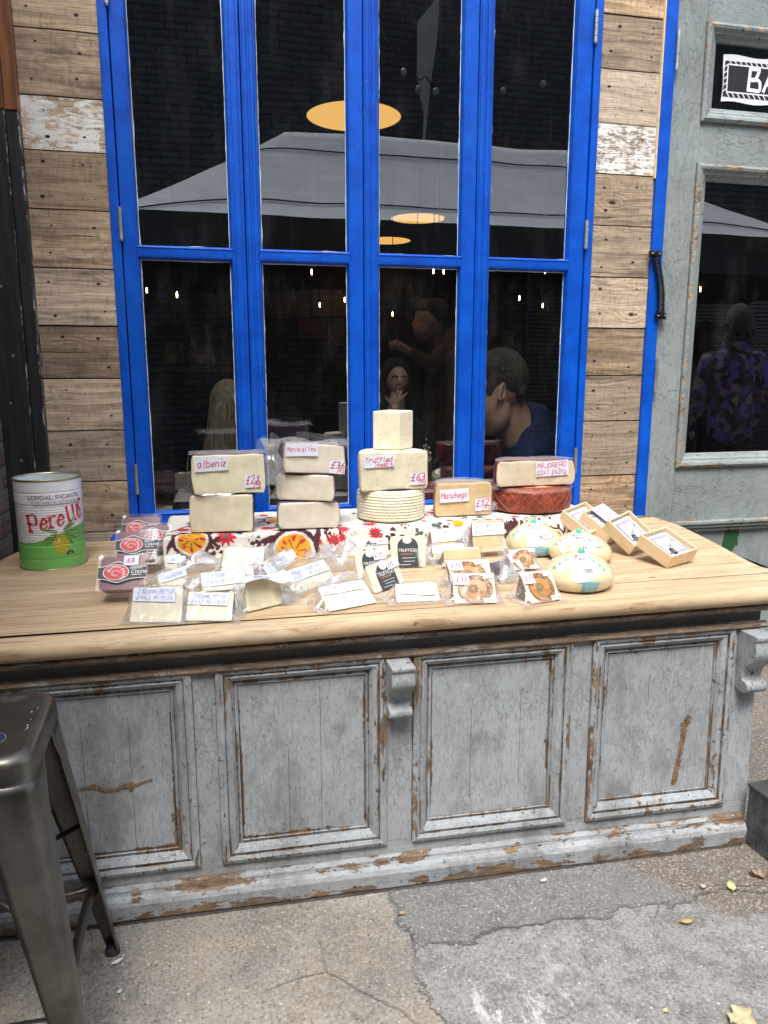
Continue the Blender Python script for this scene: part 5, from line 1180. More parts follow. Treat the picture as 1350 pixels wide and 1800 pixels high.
wedge((697, 1060), (775, 1056), (696, 1026), 'thin white wedge lying on its side in a clear bag before the slate labels', paste='cheese_pack', lab=(.05, .45, .85, .5, -.12), texts=txt('180gm', 'truffled'), a=.05, b=.075, side='cheese_pack', flare=(.03, .02, .03))
crum(262, 1030, 330, 1022, 'clear bag tail spread between the tubs and the front packs', 31, .03, dy=.05, mat='film')
crum(410, 1075, 440, 1060, 'clear bag skirt between the second pack and the upright wedge', 33, .045, dy=.05)
crum(500, 1068, 545, 1045, 'clear bag tail trailing right of the upright wedge', 35, .035, dy=.05, mat='film')
crum(380, 985, 440, 975, 'clear bag lying over the cloth drop above the front packs', 37, .06, dy=.04)
crum(440, 1010, 500, 1010, 'creased clear bag between the tilted Murcia pack and the upright wedge', 39, .05, dy=.05)
crum(330, 1045, 420, 1030, 'cloudy clear bag lying flat between the two front rows', 41, .035, dy=.06)
crum(560, 1050, 640, 1030, 'cloudy bag edge behind the low flat truffle wedge', 43, .04, dy=.05)
crum(735, 1000, 775, 985, 'clear bag end between the slate labels and the Manchego packs', 45, .05, dy=.05)
crum(880, 1030, 925, 1022, 'clear bag end between the dark rinded wedge and the rightmost front wedge', 47, .035, dy=.04)
# slate labelled truffle wedges
def truf(price_=None, badge=True):
    def f(r, fn, W_, L):
        w_ = W_ * .60; u0 = W_ * .20; hh = L * .93; v0 = L * .02
        o_ = [(u0, v0), (u0 + w_, v0)] + [(u0 + w_ / 2 + w_ / 2 * math.cos(t), v0 + hh - w_ / 2 * .9 + w_ / 2 * .9 * math.sin(t)) for t in np.linspace(0, PI, 14)]
        mb = MB(); blobfill(mb, fn, o_, (u0 + w_ / 2, v0 + hh / 2), .0026, rings=1); lb = mb.build('label', M['label_slate'], r, recalc=False)
        mb = MB(); k = w_ / text_w('TRUFFEGO', 1.) * .9; write(mb, fn, 'TRUFFEGO', u0 + w_ * .05, v0 + hh * .52, k, k * .15, 0, h0=.0032)
        for q, (a_, b_) in enumerate(((.2, .85), (.25, .8), (.1, .6))): mb.add([fn(u0 + w_ * a_, v0 + hh * (.30 - q * .11), .0032), fn(u0 + w_ * b_, v0 + hh * (.30 - q * .11), .0032), fn(u0 + w_ * b_, v0 + hh * (.315 - q * .11), .0032), fn(u0 + w_ * a_, v0 + hh * (.315 - q * .11), .0032)], [(0, 1, 2, 3)])
        mb.build('lettering', M['white'], lb, recalc=False)
        mb = MB(); write(mb, fn, 'Tartufo nero', u0 + w_ * .15, v0 + hh * .42, k * .42, k * .10, .2, h0=.0032, sx=1.2); mb.build('lettering', M['label_orange'], lb, recalc=False)
        mb = MB(); bc = (u0 + w_ * .48, v0 + hh * .90); blobfill(mb, fn, circ(*bc, w_ * .22, w_ * .17), bc, .0036, rings=1); mb.build('badge', M['pink'], lb, recalc=False)
        if price_: paper(r, fn, W_ * .60, L * .62, W_ * .42, L * .34, [(price_, W_ * .03, L * .08, L * .14, .0014, .2)], lift=.0048, rot=.04)
    return f
GT = 'truffle cheese wedges with slate labels'
kw = dict(paste='cheese_tru', side='cheese_tru', group=GT, flare=None)
wedge((634, 978), (684, 976), (630, 947), 'hindmost slate labelled truffle wedge, propped against the cloth front', deco=truf('£15'), a=.03, b=.05, z0=TZ + .02, **kw)
wedge((625, 1000), (680, 996), (622, 962), 'slate labelled truffle wedge in the middle of the left leaning row', deco=truf(), a=.03, b=.05, z0=TZ + .012, **kw)
wedge((632, 1022), (684, 1014), (620, 970), 'slate labelled truffle wedge with £15 tag just behind the front one', deco=truf('£15.'), a=.03, b=.05, z0=TZ + .006, **kw)
wedge((662, 1044), (712, 1024), (640, 996), 'frontmost slate labelled truffle wedge showing its long side and a £15 tag', deco=truf('£15.'), a=.035, b=.075, **kw)
wedge((688, 999), (749, 997), (684, 942), 'upright slate labelled truffle wedge standing alone to the right of the leaning row', deco=truf(), a=.022, b=.05, z0=TZ + .002, **kw)
# manchego packs
wedge((762, 968), (818, 962), (757, 930), 'bagged Manchego wedge with white label at the back, left of two', paste='cheese_man', lab=(.0, .35, 1., .6, .0), texts=txt('307gr', 'MANCHEGO'), a=.04, b=.07, flare=(.02, .02, .02), z0=TZ + .018)
wedge((832, 972), (888, 968), (829, 915), 'tall bagged Manchego wedge with split white label, nearest the red wheel', paste='cheese_man', lab=(.0, .52, 1., .38, .0), texts=txt('£1030', 'MANCHEGO'), a=.03, b=.065, flare=(.02, .02, .02), z0=TZ + .022)
wedge((764, 985), (828, 980), (758, 960), 'bagged Manchego wedge showing a strip of label and brown left rind', paste='cheese_man', lab=(.02, .4, .85, .6, .0), texts=[('244', .05, .5), ('MANCHEGO', .5, .5)], a=.04, b=.07, flare=(.02, .02, .01), z0=TZ + .016)
def flat_lab(r, fn, W_, L):
    paper(r, lambda u, v, h: Vector((-W_ / 2 + u, .03 + v * .6, .042 + h + v * .12)), .0, 0, W_ * .98, .035, [('236gr MANCHEGO', .01, .01, .012, .0012, .2, 'blue_ink')], lift=.004)
wedge((780, 998), (848, 994), (781, 966), 'beige Manchego wedge with label flat on top, behind the £13 round labels', paste='cheese_man', deco=flat_lab, a=.02, b=.08, flare=(.03, .02, .01), z0=TZ + .006)
def cas(price_, lm='label_tan', br_=True):
    def f(r, fn, W_, L):
        R1 = W_ * .41; c_ = (W_ * .52, L * .47); kv = L * .46 / R1; fn0 = fn; fn = lambda u, v, h: fn0(u, c_[1] + (v - c_[1]) * kv, h); mb = MB(); blobfill(mb, fn, circ(*c_, R1, R1, 48, jag=.03), c_, .0028, rings=1); lb = mb.build('label', M[lm], r, recalc=False)
        mb = MB(); mb.add([fn(c_[0] + rr1 * math.cos(t), c_[1] + rr1 * math.sin(t), .0034) for t in np.linspace(0, 2 * PI, 41) for rr1 in (R1 * .93, R1 * .965)], [(2 * k, 2 * k + 1, 2 * k + 3, 2 * k + 2) for k in range(40)])
        write(mb, fn, 'QUESO del Castillo', 0, 0, R1 * .22, R1 * .04, 0, h0=.0034, arc=(c_[0], c_[1], R1 * .68, PI * .93)); mb.build('lettering', M['black_ink'], lb, recalc=False)
        mb = MB()   # crest
        cc = (c_[0] - R1 * .12, c_[1] + R1 * .02)
        for q in range(7): a_ = q * .9; o_ = circ(cc[0] + R1 * .18 * math.cos(a_), cc[1] + R1 * .2 * math.sin(a_), R1 * .13, R1 * .10, 9, jag=.35); blobfill(mb, fn, o_, (cc[0] + R1 * .18 * math.cos(a_), cc[1] + R1 * .2 * math.sin(a_)), .0034 + q * .00003, rings=1)
        for q in range(5): mb.add([fn(c_[0] - R1 * (.7 - .1 * q), c_[1] - R1 * (.2 + q * .13), .0034), fn(c_[0] + R1 * (.7 - .13 * q), c_[1] - R1 * (.2 + q * .13), .0034), fn(c_[0] + R1 * (.7 - .13 * q), c_[1] - R1 * (.17 + q * .13), .0034), fn(c_[0] - R1 * (.7 - .1 * q), c_[1] - R1 * (.17 + q * .13), .0034)], [(0, 1, 2, 3)])
        mb.build('crest', M['label_gold'], lb, recalc=False)
        mb = MB(); blobfill(mb, fn, circ(c_[0] + R1 * .3, c_[1] - R1 * .25, R1 * .09), (c_[0] + R1 * .3, c_[1] - R1 * .25), .0040, rings=1); mb.build('seal', plain('orange_red_seal', (.75, .12, .04), .5) if 'seal' not in M else M['seal'], lb, recalc=False)
        fn = fn0; mb = MB(); blobfill(mb, fn, rectp(W_ * .72, W_ * .96, L * .80, L * .95), (W_ * .84, L * .87), .0036, rings=1); mb.build('sticker', M['white'], r, recalc=False)
        mb = MB(); blobfill(mb, fn, rectp(W_ * .70, W_ * .99, L * .02, L * .16), (W_ * .84, L * .09), .0040, rings=1); so_ = mb.build('sticker', M['white'], r, recalc=False)
        mb = MB(); write(mb, fn, 'VAL 13', W_ * .73, L * .06, L * .06, .0009, 0, h0=.0046); mb.build('lettering', M['black_ink'], so_, recalc=False)
        if price_: paper(r, fn, W_ * .02, L * .62, W_ * .36, L * .36, [(price_, W_ * .05, L * .10, L * .17, .0018, .1)], lift=.0050, rot=-.03)
    return f
M['seal'] = plain('orange_red_seal', (.75, .12, .04), .5)
GC = 'wedges with round castle labels'
kw = dict(paste='cheese_alb', side='rind_brown', group=GC)
wedge((800, 1034), (868, 1030), (775, 986), 'rear wedge with £13 tag and dark gold round label, behind the front £13 wedge', deco=cas('£13'), a=.05, b=.09, flare=(.03, .02, .02), z0=TZ + .004, **kw)
wedge((798, 1062), (874, 1060), (794, 1008), 'front centre wedge with £13 tag and peach coloured round label', deco=cas('£13', 'label_peach'), a=.045, b=.08, flare=(.025, .022, .02), **kw)
wedge((934, 1062), (986, 1054), (909, 1008), 'brown sided wedge with £13 tag and amber round label, rightmost of the front row', deco=cas('£13'), a=.05, b=.085, flare=(.03, .025, .02), **kw)
wedge((898, 1004), (946, 1000), (896, 966), 'small round labelled wedge half hidden behind the teardrop cheeses, with no price tag', deco=cas(None, 'label_peach'), a=.04, b=.07, flare=(.02, .015, .01), z0=TZ + .006, **kw)
def flopl(r, fn, W_, L, h):
    m_ = MB(); f2 = lambda a, b: Vector((lerp(.0, .075, a), -.012 - .02 * (1 - b) + .01 * a, h + .028 - .03 * a - .022 * (1 - b) + .006 * math.sin(a * 6))); m_.grid(f2, 12, 6); lo = m_.build('label', M['paper'], r, recalc=False)
    m_ = MB(); write(m_, lambda u, v, hh: f2(u, v) + Vector((0, -hh - .0012, .0008)), '£13', .25, .45, .3, .03, .1, sx=.35); m_.build('lettering', M['red_ink'], lo, recalc=False)
    film_sheet('bag', 'film2', r, lambda a, b: (lerp(-.04, .03, a) + .012 * math.sin(b * 4), -.018 + .02 * b, .004 + b * (h + .085) * (1 - .45 * abs(a - .3))), 16, 26, .009, 61, 34)
    film_sheet('bag', 'film', r, lambda a, b: (lerp(-.03, .055, a), -.05 + .06 * b, .004 + b * (h + .02) * (1 - .5 * abs(a - .5))), 16, 18, .009, 63, 34)
wedge((862, 1024), (905, 1012), (856, 990), 'dark rinded wedge wrapped in a tall twisted bag with drooping label, centre right', paste='rind_dark', side='rind_brown', a=.03, b=.06, flare=(.02, .02, .015), extra=flopl)
crum(835, 905, 875, 900, 'loose bag top standing up behind the split label wedge', 19, .04, z=ZR + .002, dy=.03, mat='film2')
crum(815, 975, 835, 955, 'narrow bag fold rising between the two back Manchego packs', 24, .05, z=TZ + .02, dy=.04)

# ------------------------------------------------------------ teardrop cheeses
def tetilla(pl, pr_, pyb, pyt, ptx, label, rz0, tag_=None):
    m_ = at((pl + pr_) / 2, pyb, z=TZ); yy = m_.y + .06; a, c = at(pl, pyb - 18, y=yy), at(pr_, pyb - 18, y=yy); R1 = (c.x - a.x) / 2; cx1 = (a.x + c.x) / 2
    H1_ = at(ptx, pyt, y=yy).z - TZ; lean = at(ptx, pyt, y=yy).x - cx1
    r = empty('teardrop_cheese', (cx1, yy, TZ), 0, label, 'cheese', 'teardrop shaped cheeses')
    pf = [(0, .002), (.55, .0), (.80, .03), (.95, .13), (1.0, .26), (.965, .40), (.86, .54), (.68, .68), (.42, .80), (.24, .89), (.13, .955), (.07, .99), (.0, 1.0)]
    pf = cr(pf, 4)
    def surf(a_, s, h):   # s 0..1 along the profile
        q = max(0, min(.9999, s)) * (len(pf) - 1); i = int(q); f = q - i; rr1 = lerp(pf[i][0], pf[i + 1][0], f) * R1 + h; z = lerp(pf[i][1], pf[i + 1][1], f) * H1_
        k = max(0, z / H1_) ** 1.6; return Vector((rr1 * math.cos(a_) + lean * k, rr1 * math.sin(a_) * .93, z + h * .4))
    mb = MB(); na = 56; ns = len(pf) - 1
    mb.grid(lambda p, q: surf(2 * PI * p, q, .0018 * noise.noise((math.cos(2 * PI * p) * 2.2, math.sin(2 * PI * p) * 2.2, q * 5 + rz0)) * 2.), na, ns); mb.build('rind', M['cheese_tet'], r, smooth=True)
    ac = math.atan2(CAM.y - yy, CAM.x - cx1) + rz0
    fn = lambda u, v, h: surf(ac + u, v, h)
    mb = MB(); o_ = [(-.86 * math.sin(t) * (1.0 if math.cos(t) < 0 else .9), .64 + (.335 if math.cos(t) > 0 else .27) * math.cos(t)) for t in np.linspace(0, 2 * PI, 36, endpoint=False)]
    blobfill(mb, fn, o_, (0, .66), .0014, rings=6); lb = mb.build('label', M['paper'], r, smooth=True, recalc=False)
    mb = MB(); blobfill(mb, fn, [(-.50, .76), (.0, .74), (.50, .76), (.95, .93), (0, .965), (-.95, .93)], (0, .86), .0030, rings=4); mb.build('emblem', M['green_p'], lb, smooth=True, recalc=False)
    mb = MB(); blobfill(mb, fn, circ(0, .885, .3, .025), (0, .885), .0042, rings=1); mb.build('emblem', plain('lime_print', (.35, .62, .12), .5) if 'lime' not in M else M['lime'], lb, recalc=False)
    for q in range(5): a_ = -.52 - .10 * q; mb = MB(); blobfill(mb, fn, circ(a_, .74 - .055 * q, .07, .016), (a_, .74 - .055 * q), .0036, rings=1); mb.build('dot', M['teal'], lb, recalc=False)
    for q in range(5): a_ = .52 + .10 * q; mb = MB(); blobfill(mb, fn, circ(a_, .74 - .055 * q, .07, .016), (a_, .74 - .055 * q), .0036, rings=1); mb.build('dot', M['teal'], lb, recalc=False)
    mb = MB(); blobfill(mb, fn, circ(-.34, .70, .15, .030), (-.34, .70), .0036, rings=2); mb.build('seal', M['label_orange'], lb, recalc=False)
    mb = MB(); ft = lambda u, v, h: fn(u, v, h); write(mb, lambda u, v, h: fn(u * 12.5, .0 + v * 5.5, h), 'QUEIXERIA', -.012, .126, .0040, .0007, 0, h0=.0034, sx=1.5); write(mb, lambda u, v, h: fn(u * 12.5, v * 5.5, h), 'PRESTES', -.012, .1165, .0052, .0008, 0, h0=.0034, sx=1.5)
    for q in range(11): mb.add([fn(.14 + q * .028, .50, .0034), fn(.152 + q * .028, .50, .0034), fn(.152 + q * .028, .55, .0034), fn(.14 + q * .028, .55, .0034)], [(0, 1, 2, 3)])
    mb.build('lettering', M['black_ink'], lb, recalc=False)
    mb = MB(); blobfill(mb, fn, rectp(.12, .60, .17, .37), (.36, .27), .0024, rings=4); tl_ = mb.build('label', M['teal'], r, smooth=True, recalc=False)
    mb = MB()
    for q in range(6): v_ = .20 + .025 * q; mb.add([fn(lerp(.20, .55 - .1 * (q % 2), t), v_ + e, .0034) for t in (0, .33, .66, 1) for e in (0, .004)], [(2 * k, 2 * k + 1, 2 * k + 3, 2 * k + 2) for k in range(3)])
    mb.build('lettering', M['white'], tl_, recalc=False)
    fs_ = MB(); fs_.grid(lambda p, q: surf(2 * PI * p, q * .985 + .005, .0032 + .0012 * noise.noise((p * 30, q * 20, rz0))), 48, 30); fs_.build('wrap', M['vac'], r, smooth=True, recalc=False)
    if tag_:
        u_, v_, t_ = tag_; f3 = lambda u, v, h: fn(u_ + u * 14, v_ + v * 5, h)
        paper(r, f3, 0, 0, .028, .026, [(t_, .004, .008, .010, .0012, .15)], lift=.006)
M['lime'] = plain('lime_print', (.35, .62, .12), .5)
tetilla(893, 985, 979, 911, 938, 'teardrop shaped cream cheese with £20 tag, furthest back of three', -.05, (.42, .50, '£20'))
tetilla(970, 1069, 994, 929, 1018, 'teardrop shaped cream cheese in the middle, tag on its right shoulder', -.12, (.75, .52, '£20'))
tetilla(957, 1070, 1042, 962, 1022, 'teardrop shaped cream cheese nearest the front edge, without a price tag', .05)

# ------------------------------------------------------------ wooden boxes
def wbox(D_px, zl, e, label, dims=(.165, .13, .050), ptag=None, org=None):
    L, W_, H_ = dims; R = Matrix.Rotation(e[2], 3, 'Z') @ Matrix.Rotation(e[1], 3, 'Y') @ Matrix.Rotation(e[0], 3, 'X')
    o = Vector(org)
    r = empty('cheese_box', tuple(o), label=label, cat='wooden box', group='small wooden boxes of soft cheese', rot=R.to_euler())
    mb = MB(); t = .0055
    mb.box(0, L, 0, W_, 0, .004); mb.box(0, L, 0, t, .0041, H_); mb.box(0, L, W_ - t, W_, .0041, H_); mb.box(0, t, t + .0002, W_ - t - .0002, .0041, H_ - .0006); mb.box(L - t, L, t + .0002, W_ - t - .0002, .0041, H_ - .0006)
    mb.build('box_body', M['boxwood'], r, bev=.0012)
    f0 = MB(); f0.grid(lambda a, b: (lerp(t + .001, L - t - .001, a), lerp(t + .001, W_ - t - .001, b), H_ * .60 + .003 * noise.noise((a * 6, b * 6, o.x * 9))), 10, 8); f0.build('liner', M['white'], r, smooth=True, recalc=False)
    u0, u1, v0, v1 = .018, L - .016, .022, W_ - .016; fn = plane_fn((0, 0, H_ * .60 + .004), (1, 0, 0), (0, 1, 0))
    mb = MB(); blobfill(mb, fn, [(u0 + .006, v0), (u1 - .006, v0), (u1, v0 + .006), (u1, v1 - .006), (u1 - .006, v1), (u0 + .006, v1), (u0, v1 - .006), (u0, v0 + .006)], ((u0 + u1) / 2, (v0 + v1) / 2), .0006, rings=1); cd_ = mb.build('card', M['white'], r, recalc=False)
    mb = MB(); rr = random.Random(5); q = 0
    for k in range(34):
        t_ = k / 34 * 4; s_ = t_ % 1; sd = int(t_)
        c_ = ((lerp(u0 + .008, u1 - .008, s_), v0 + .008), (u1 - .009, lerp(v0 + .008, v1 - .008, s_)), (lerp(u1 - .008, u0 + .008, s_), v1 - .008), (u0 + .009, lerp(v1 - .008, v0 + .008, s_)))[sd]
        blobfill(mb, fn, circ(c_[0], c_[1], .0075 * rr.uniform(.6, 1.1), .006 * rr.uniform(.6, 1.1), 9, jag=.4), c_, .0010 + k * 2e-5, rings=1)
    for p_, q_ in (((u0, v0), (u1, v0)), ((u1, v0), (u1, v1)), ((u1, v1), (u0, v1)), ((u0, v1), (u0, v0))):
        cx1, cy1 = (p_[0] + q_[0]) / 2, (p_[1] + q_[1]) / 2
    mb.build('card_border', M['lav'], cd_, recalc=False)
    mb = MB(); write(mb, fn, 'VENARDI', L * .34, W_ * .78, .016, .0026, 0, h0=.0022, rot=-PI / 2 + .6, sx=.72); write(mb, fn, 'queso de cabra', L * .26, W_ * .60, .006, .001, .1, h0=.0022, rot=-PI / 2 + .6)
    mb.build('lettering', M['lav'], cd_, recalc=False)
    mb = MB(); c1 = (L * .76, W_ * .40); c2 = (L * .70, W_ * .24)
    blobfill(mb, fn, circ(*c1, .017, .012), c1, .0024, rings=1)
    mb.add([fn(c2[0] + rr1 * math.cos(t_), c2[1] + rr1 * .75 * math.sin(t_), .0024) for t_ in np.linspace(0, 2 * PI, 25) for rr1 in (.014, .0155)], [(2 * k, 2 * k + 1, 2 * k + 3, 2 * k + 2) for k in range(24)]); mb.build('drawing', M['black_ink'], cd_, recalc=False)
    mb = MB(); mb.add([fn(c1[0] + x_ + e_ * .8, c1[1] + y_, .0028) for x_ in (-.004, .004) for y_, e_ in ((-.008, 0), (.007, 0), (.007, .0012), (-.008, .0012))], [(0, 1, 2, 3), (4, 5, 6, 7)]); mb.build('drawing', M['white'], cd_, recalc=False)
    if ptag:
        f3 = plane_fn((0, 0, H_ + .003), Vector((.35, -1, 0)).normalized(), Vector((1, .35, 0)).normalized())
        f3 = plane_fn((L * .02, W_ * .35, H_ + .002), Vector((1, .0, .0)), Vector((0, 1, .08)))
        paper(r, f3, 0, 0, L * .70, W_ * .62, [(ptag[0], .006, .046, .022, .0030, .1), (ptag[1], .010, .012, .022, .0030, .1)], lift=.002, curl=.003, rot=.0)
    return r
for D_, pose, s, lb_, pt in ((0, (1.257, -.462, .889, .154, .493, -1.047), 1.08, 'wooden cheese box furthest back, half covered by the handwritten goat label box', None),
        (0, (1.313, -.508, .890, .072, .533, -.969), 1.06, 'wooden cheese box carrying the NAVIDIA GOAT £20 paper, second from the back', ('NAVIDIA', 'GOAT £20')),
        (0, (1.320, -.679, .898, .20, .62, -1.0), 1.0, 'wooden cheese box with purple card, leaning behind the rightmost one', None),
        (0, (1.368, -.820, .868, .086, .396, -1.19), 1.05, 'rightmost wooden cheese box lying nearest the front with its whole card showing', None)):
    wbox(None, 0, pose[3:], lb_, (.13 * s, .13 * s, .045 * s), pt, pose[:3])
# ------------------------------------------------------------ things on the ground
def stool(cx_, cy_, rz):
    H_ = .757; r = empty('metal_bar_stool', (cx_, cy_, 0), rz, 'gunmetal bar stool with rounded dished seat standing in front of the counter', 'bar stool')
    hs_ = .163
    def sq(h, rad, z, n=9):
        o = []
        for sx, sy, a0 in ((1, 1, 0), (-1, 1, PI / 2), (-1, -1, PI), (1, -1, 1.5 * PI)):
            for k in range(n): a = a0 + PI / 2 * k / (n - 1); o.append((sx * (h - rad) + rad * math.cos(a), sy * (h - rad) + rad * math.sin(a), z))
        return o
    rings = [sq(hs_ + .001, .05, H_ - .052), sq(hs_, .05, H_ - .05), sq(hs_ - .001, .05, H_ - .022), sq(hs_ - .004, .048, H_ - .010), sq(hs_ - .012, .045, H_ - .002), sq(hs_ - .022, .040, H_), sq(hs_ - .032, .034, H_ - .003), sq(hs_ - .040, .030, H_ - .009), sq(hs_ - .046, .028, H_ - .010), sq(.05, .02, H_ - .012), sq(.012, .006, H_ - .013)]
    mb = MB(); n_ = 36
    for o in rings:
        for q in o: mb.v.append(q); mb.w.append(0.); mb.c.append((1, 1, 1))
    for j in range(len(rings) - 1):
        for k in range(n_): mb.f.append([j * n_ + k, j * n_ + (k + 1) % n_, (j + 1) * n_ + (k + 1) % n_, (j + 1) * n_ + k]); mb.m.append(0); mb.r.append(0)
    mb.f.append([(len(rings) - 1) * n_ + k for k in range(n_)]); mb.m.append(0); mb.r.append(0)
    s_ = mb.build('seat', M['gun'], r, smooth=True)
    sc_ = (.066, -.055); mb = MB(); mb.disc((sc_[0], sc_[1], H_ - .0085), .031, 40); st = mb.build('sticker', plain('navy_sticker', (.02, .03, .07), .5), r)
    mb = MB(); mb.add([(sc_[0] + R1 * math.cos(t), sc_[1] + R1 * math.sin(t), H_ - .0080) for t in np.linspace(0, 2 * PI, 41) for R1 in (.031, .0335)], [(2 * k, 2 * k + 1, 2 * k + 3, 2 * k + 2) for k in range(40)]); mb.build('sticker_ring', M['steel'], st)
    mb = MB(); rr = random.Random(2)
    for k in range(7):
        x, y = hs_ - .033 + rr.uniform(-.004, .006), rr.uniform(-.08, .06); l = rr.uniform(.0015, .007); mb.add([(x, y, H_ - .0008), (x + .0018, y, H_ - .0008), (x + .003, y + l, H_ - .0008), (x + .001, y + l, H_ - .0008)], [(0, 1, 2, 3)])
    mb.build('paint_fleck', M['white'], s_)
    foot = .236
    for sx, sy in ((1, 1), (-1, 1), (-1, -1), (1, -1)):
        mb = MB(); nz = 18; prof_n = 13
        for j in range(nz + 1):
            t = j / nz; z = lerp(H_ - .045, .022, t); c = lerp(hs_ - .004, foot, t); wd = lerp(.105, .030, t ** .9); rad = lerp(.045, .016, t)
            if t < .1: wd = .118 - t * .1
            P_ = []
            for k in range(prof_n):   # flange - rounded corner - flange
                f = k / (prof_n - 1)
                if f < .3: P_.append((c, c - rad - (wd - rad) * (1 - f / .3)))
                elif f > .7: P_.append((c - rad - (wd - rad) * ((f - .7) / .3), c))
                else: a = (f - .3) / .4 * PI / 2; P_.append((c - rad + rad * math.cos(a), c - rad + rad * math.sin(a)))
            for x, y in P_: mb.v.append((sx * x, sy * y, z)); mb.w.append(0.); mb.c.append((1, 1, 1))
        for j in range(nz):
            for k in range(prof_n - 1): mb.f.append([j * prof_n + k, j * prof_n + k + 1, (j + 1) * prof_n + k + 1, (j + 1) * prof_n + k]); mb.m.append(0); mb.r.append(0)
        lg = mb.build('leg', M['gun'], r, smooth=True, sol=.0035)
        mb = MB(); fx, fy = sx * (foot - .014), sy * (foot - .014); mb.lathe([(0, -.005), (.017, -.004), (.019, .008), (.017, .024), (0, .028)], 20, c=(fx, fy, 0)); mb.build('rubber_foot', M['rubber'], lg, smooth=True)
    zf = .215; cc = lerp(hs_, foot, (H_ - zf) / H_) - .012
    for (ax, ay), (bx, by) in (((1, 1), (1, -1)), ((1, -1), (-1, -1)), ((-1, -1), (-1, 1)), ((-1, 1), (1, 1))):
        P_ = []
        for k in range(13):
            t = k / 12; q = math.sin(t * PI) ** .35; o_ = -.022 * q; x, y = lerp(ax, bx, t) * cc, lerp(ay, by, t) * cc
            if ax == bx: x += o_ * ax
            else: y += o_ * ay
            P_.append((x, y, zf + .006 * (1 - q)))
        mb = MB(); mb.tube(P_, .0115, 12); mb.build('footrest', M['gun'], r, smooth=True)
    for (ax, ay), (bx, by) in (((1, 1), (-1, -1)), ((1, -1), (-1, 1))):
        mb = MB(); z = .40; c2 = lerp(hs_, foot, (H_ - z) / H_) - .02
        mb.tube([(ax * c2, ay * c2, z), (0, 0, z + (.012 if ay > 0 else .0)), (bx * c2, by * c2, z)], .006, 8); mb.build('cross_brace', M['gun'], r, smooth=True)
stool(-.518, -1.502, .03)
# dark case at the counter's foot
A_, B_ = at(1307, 1483, z=-.02), at(1345, 1513, z=-.02)
U_ = (B_ - A_).normalized(); rz_ = math.atan2(U_.y, U_.x)
cs = empty('tool_case', tuple(A_), rz_, 'dark grey metal case with wire latch and yellowish lid patch beside the counter foot', 'case')
hC = .205; b = MB(); b.box(0, .30, 0, .22, 0, hC - .008); 
for x in (.055, .12, .19): b.box(x, x + .004, -.003, -.0002, .005, hC - .02)
n = N('scuffed_grey_case'); a_ = n.noise(n.P, 26, 6, .75); M['case'] = n.done(n.mix(n.sm(a_, .35, .7), (.035, .037, .04), (.12, .12, .125)), .55, n.bump(a_, .5, .003), spec=.4)
b.build('case_body', M['case'], cs, bev=.004); b = MB(); b.box(-.004, .304, -.004, .224, hC - .0075, hC + .004); b.build('lid', plain('grey_case_lid', (.07, .073, .068), .6, bumpy=.5, var=.4), cs, bev=.003)
b = MB(); blobfill(b, plane_fn((0, 0, hC + .0045), (1, 0, 0), (0, 1, 0)), rectp(.04, .13, .04, .075), (.085, .057), .0006, rings=1); b.build('lid_patch', plain('faded_yellow_patch', (.55, .55, .33), .6, var=.2), cs, recalc=False)
b = MB(); b.tube([(.062, .03, hC + .004), (.062, .028, hC + .018), (.075, .028, hC + .026), (.12, .028, hC + .026), (.132, .03, hC + .016), (.132, .03, hC + .003)], .0035, 8)
b.tube([(.02 + .02 * math.cos(t), .10 + .012 * math.sin(t), hC + .016 + .012 * math.sin(t * 2)) for t in np.linspace(0, 2 * PI, 20)], .004, 8); b.tube([(.035 + .018 * math.cos(t), .115 + .010 * math.sin(t), hC + .014) for t in np.linspace(0, 2 * PI, 20)], .0035, 8)
b.build('wire_latch', M['steel'], cs, smooth=True)
# fallen leaves, chips and crumbs
def leaf(px, py, L, wd, rz, col, label, lobes=0, curl=.01, name='fallen_leaf'):
    p = at(px, py, z=0); p.z = floor_z(p.x); r = empty(name, tuple(p), rz, label, 'leaf' if name == 'fallen_leaf' else 'litter'); mb = MB()
    def f(a, b):
        t = a; w_ = wd * math.sin(PI * min(1, t * .96 + .02)) ** .8 * (1 + (.35 * math.sin(t * PI * lobes * 2) if lobes else 0)); v = (b - .5) * 2
        return (L * (t - .5), v * w_, .003 + curl * (v * v) * .6 + curl * .5 * (2 * t - 1) ** 2 + .001 * noise.noise((t * 8, v * 5, px)))
    mb.grid(f, 18, 8); o = mb.build('blade', plain('leaf_' + str(px), col, .6, bumpy=.4, var=.3, bscale=40), r, smooth=True, recalc=False)
    mb = MB(); mb.tube([(L * -.7, 0, .004), (-L * .4, 0, .005), (L * .4, 0, .0045)], [.0008, .0007, .0003], 5); mb.build('stalk', plain('stalk_' + str(px), tuple(x * .6 for x in col), .7), r)
leaf(1286, 1556, .042, .012, 1.1, (.52, .55, .28), 'small pale green leaf lying near the dark case')
leaf(1207, 1619, .040, .008, -.15, (.50, .36, .15), 'narrow curled tan leaf on the pavement below the green leaf')
leaf(1303, 1790, .070, .026, .25, (.55, .47, .28), 'large dry beige leaf at the bottom right edge', lobes=2, curl=.016)
leaf(955, 1549, .026, .006, .2, (.62, .58, .48), 'small pale curled chip beside the counter plinth', name='paper_scrap')
leaf(1236, 1556, .020, .008, -.5, (.55, .47, .40), 'tiny pinkish chip on the tarmac left of the green leaf', name='paper_scrap')
leaf(207, 1700, .030, .006, .55, (.75, .72, .66), 'white gum like blob touching the stool foot', name='paper_scrap', curl=.004)
leaf(211, 1753, .014, .005, .9, (.7, .68, .6), 'small white crumb on the ground below the stool foot', name='paper_scrap', curl=.004)
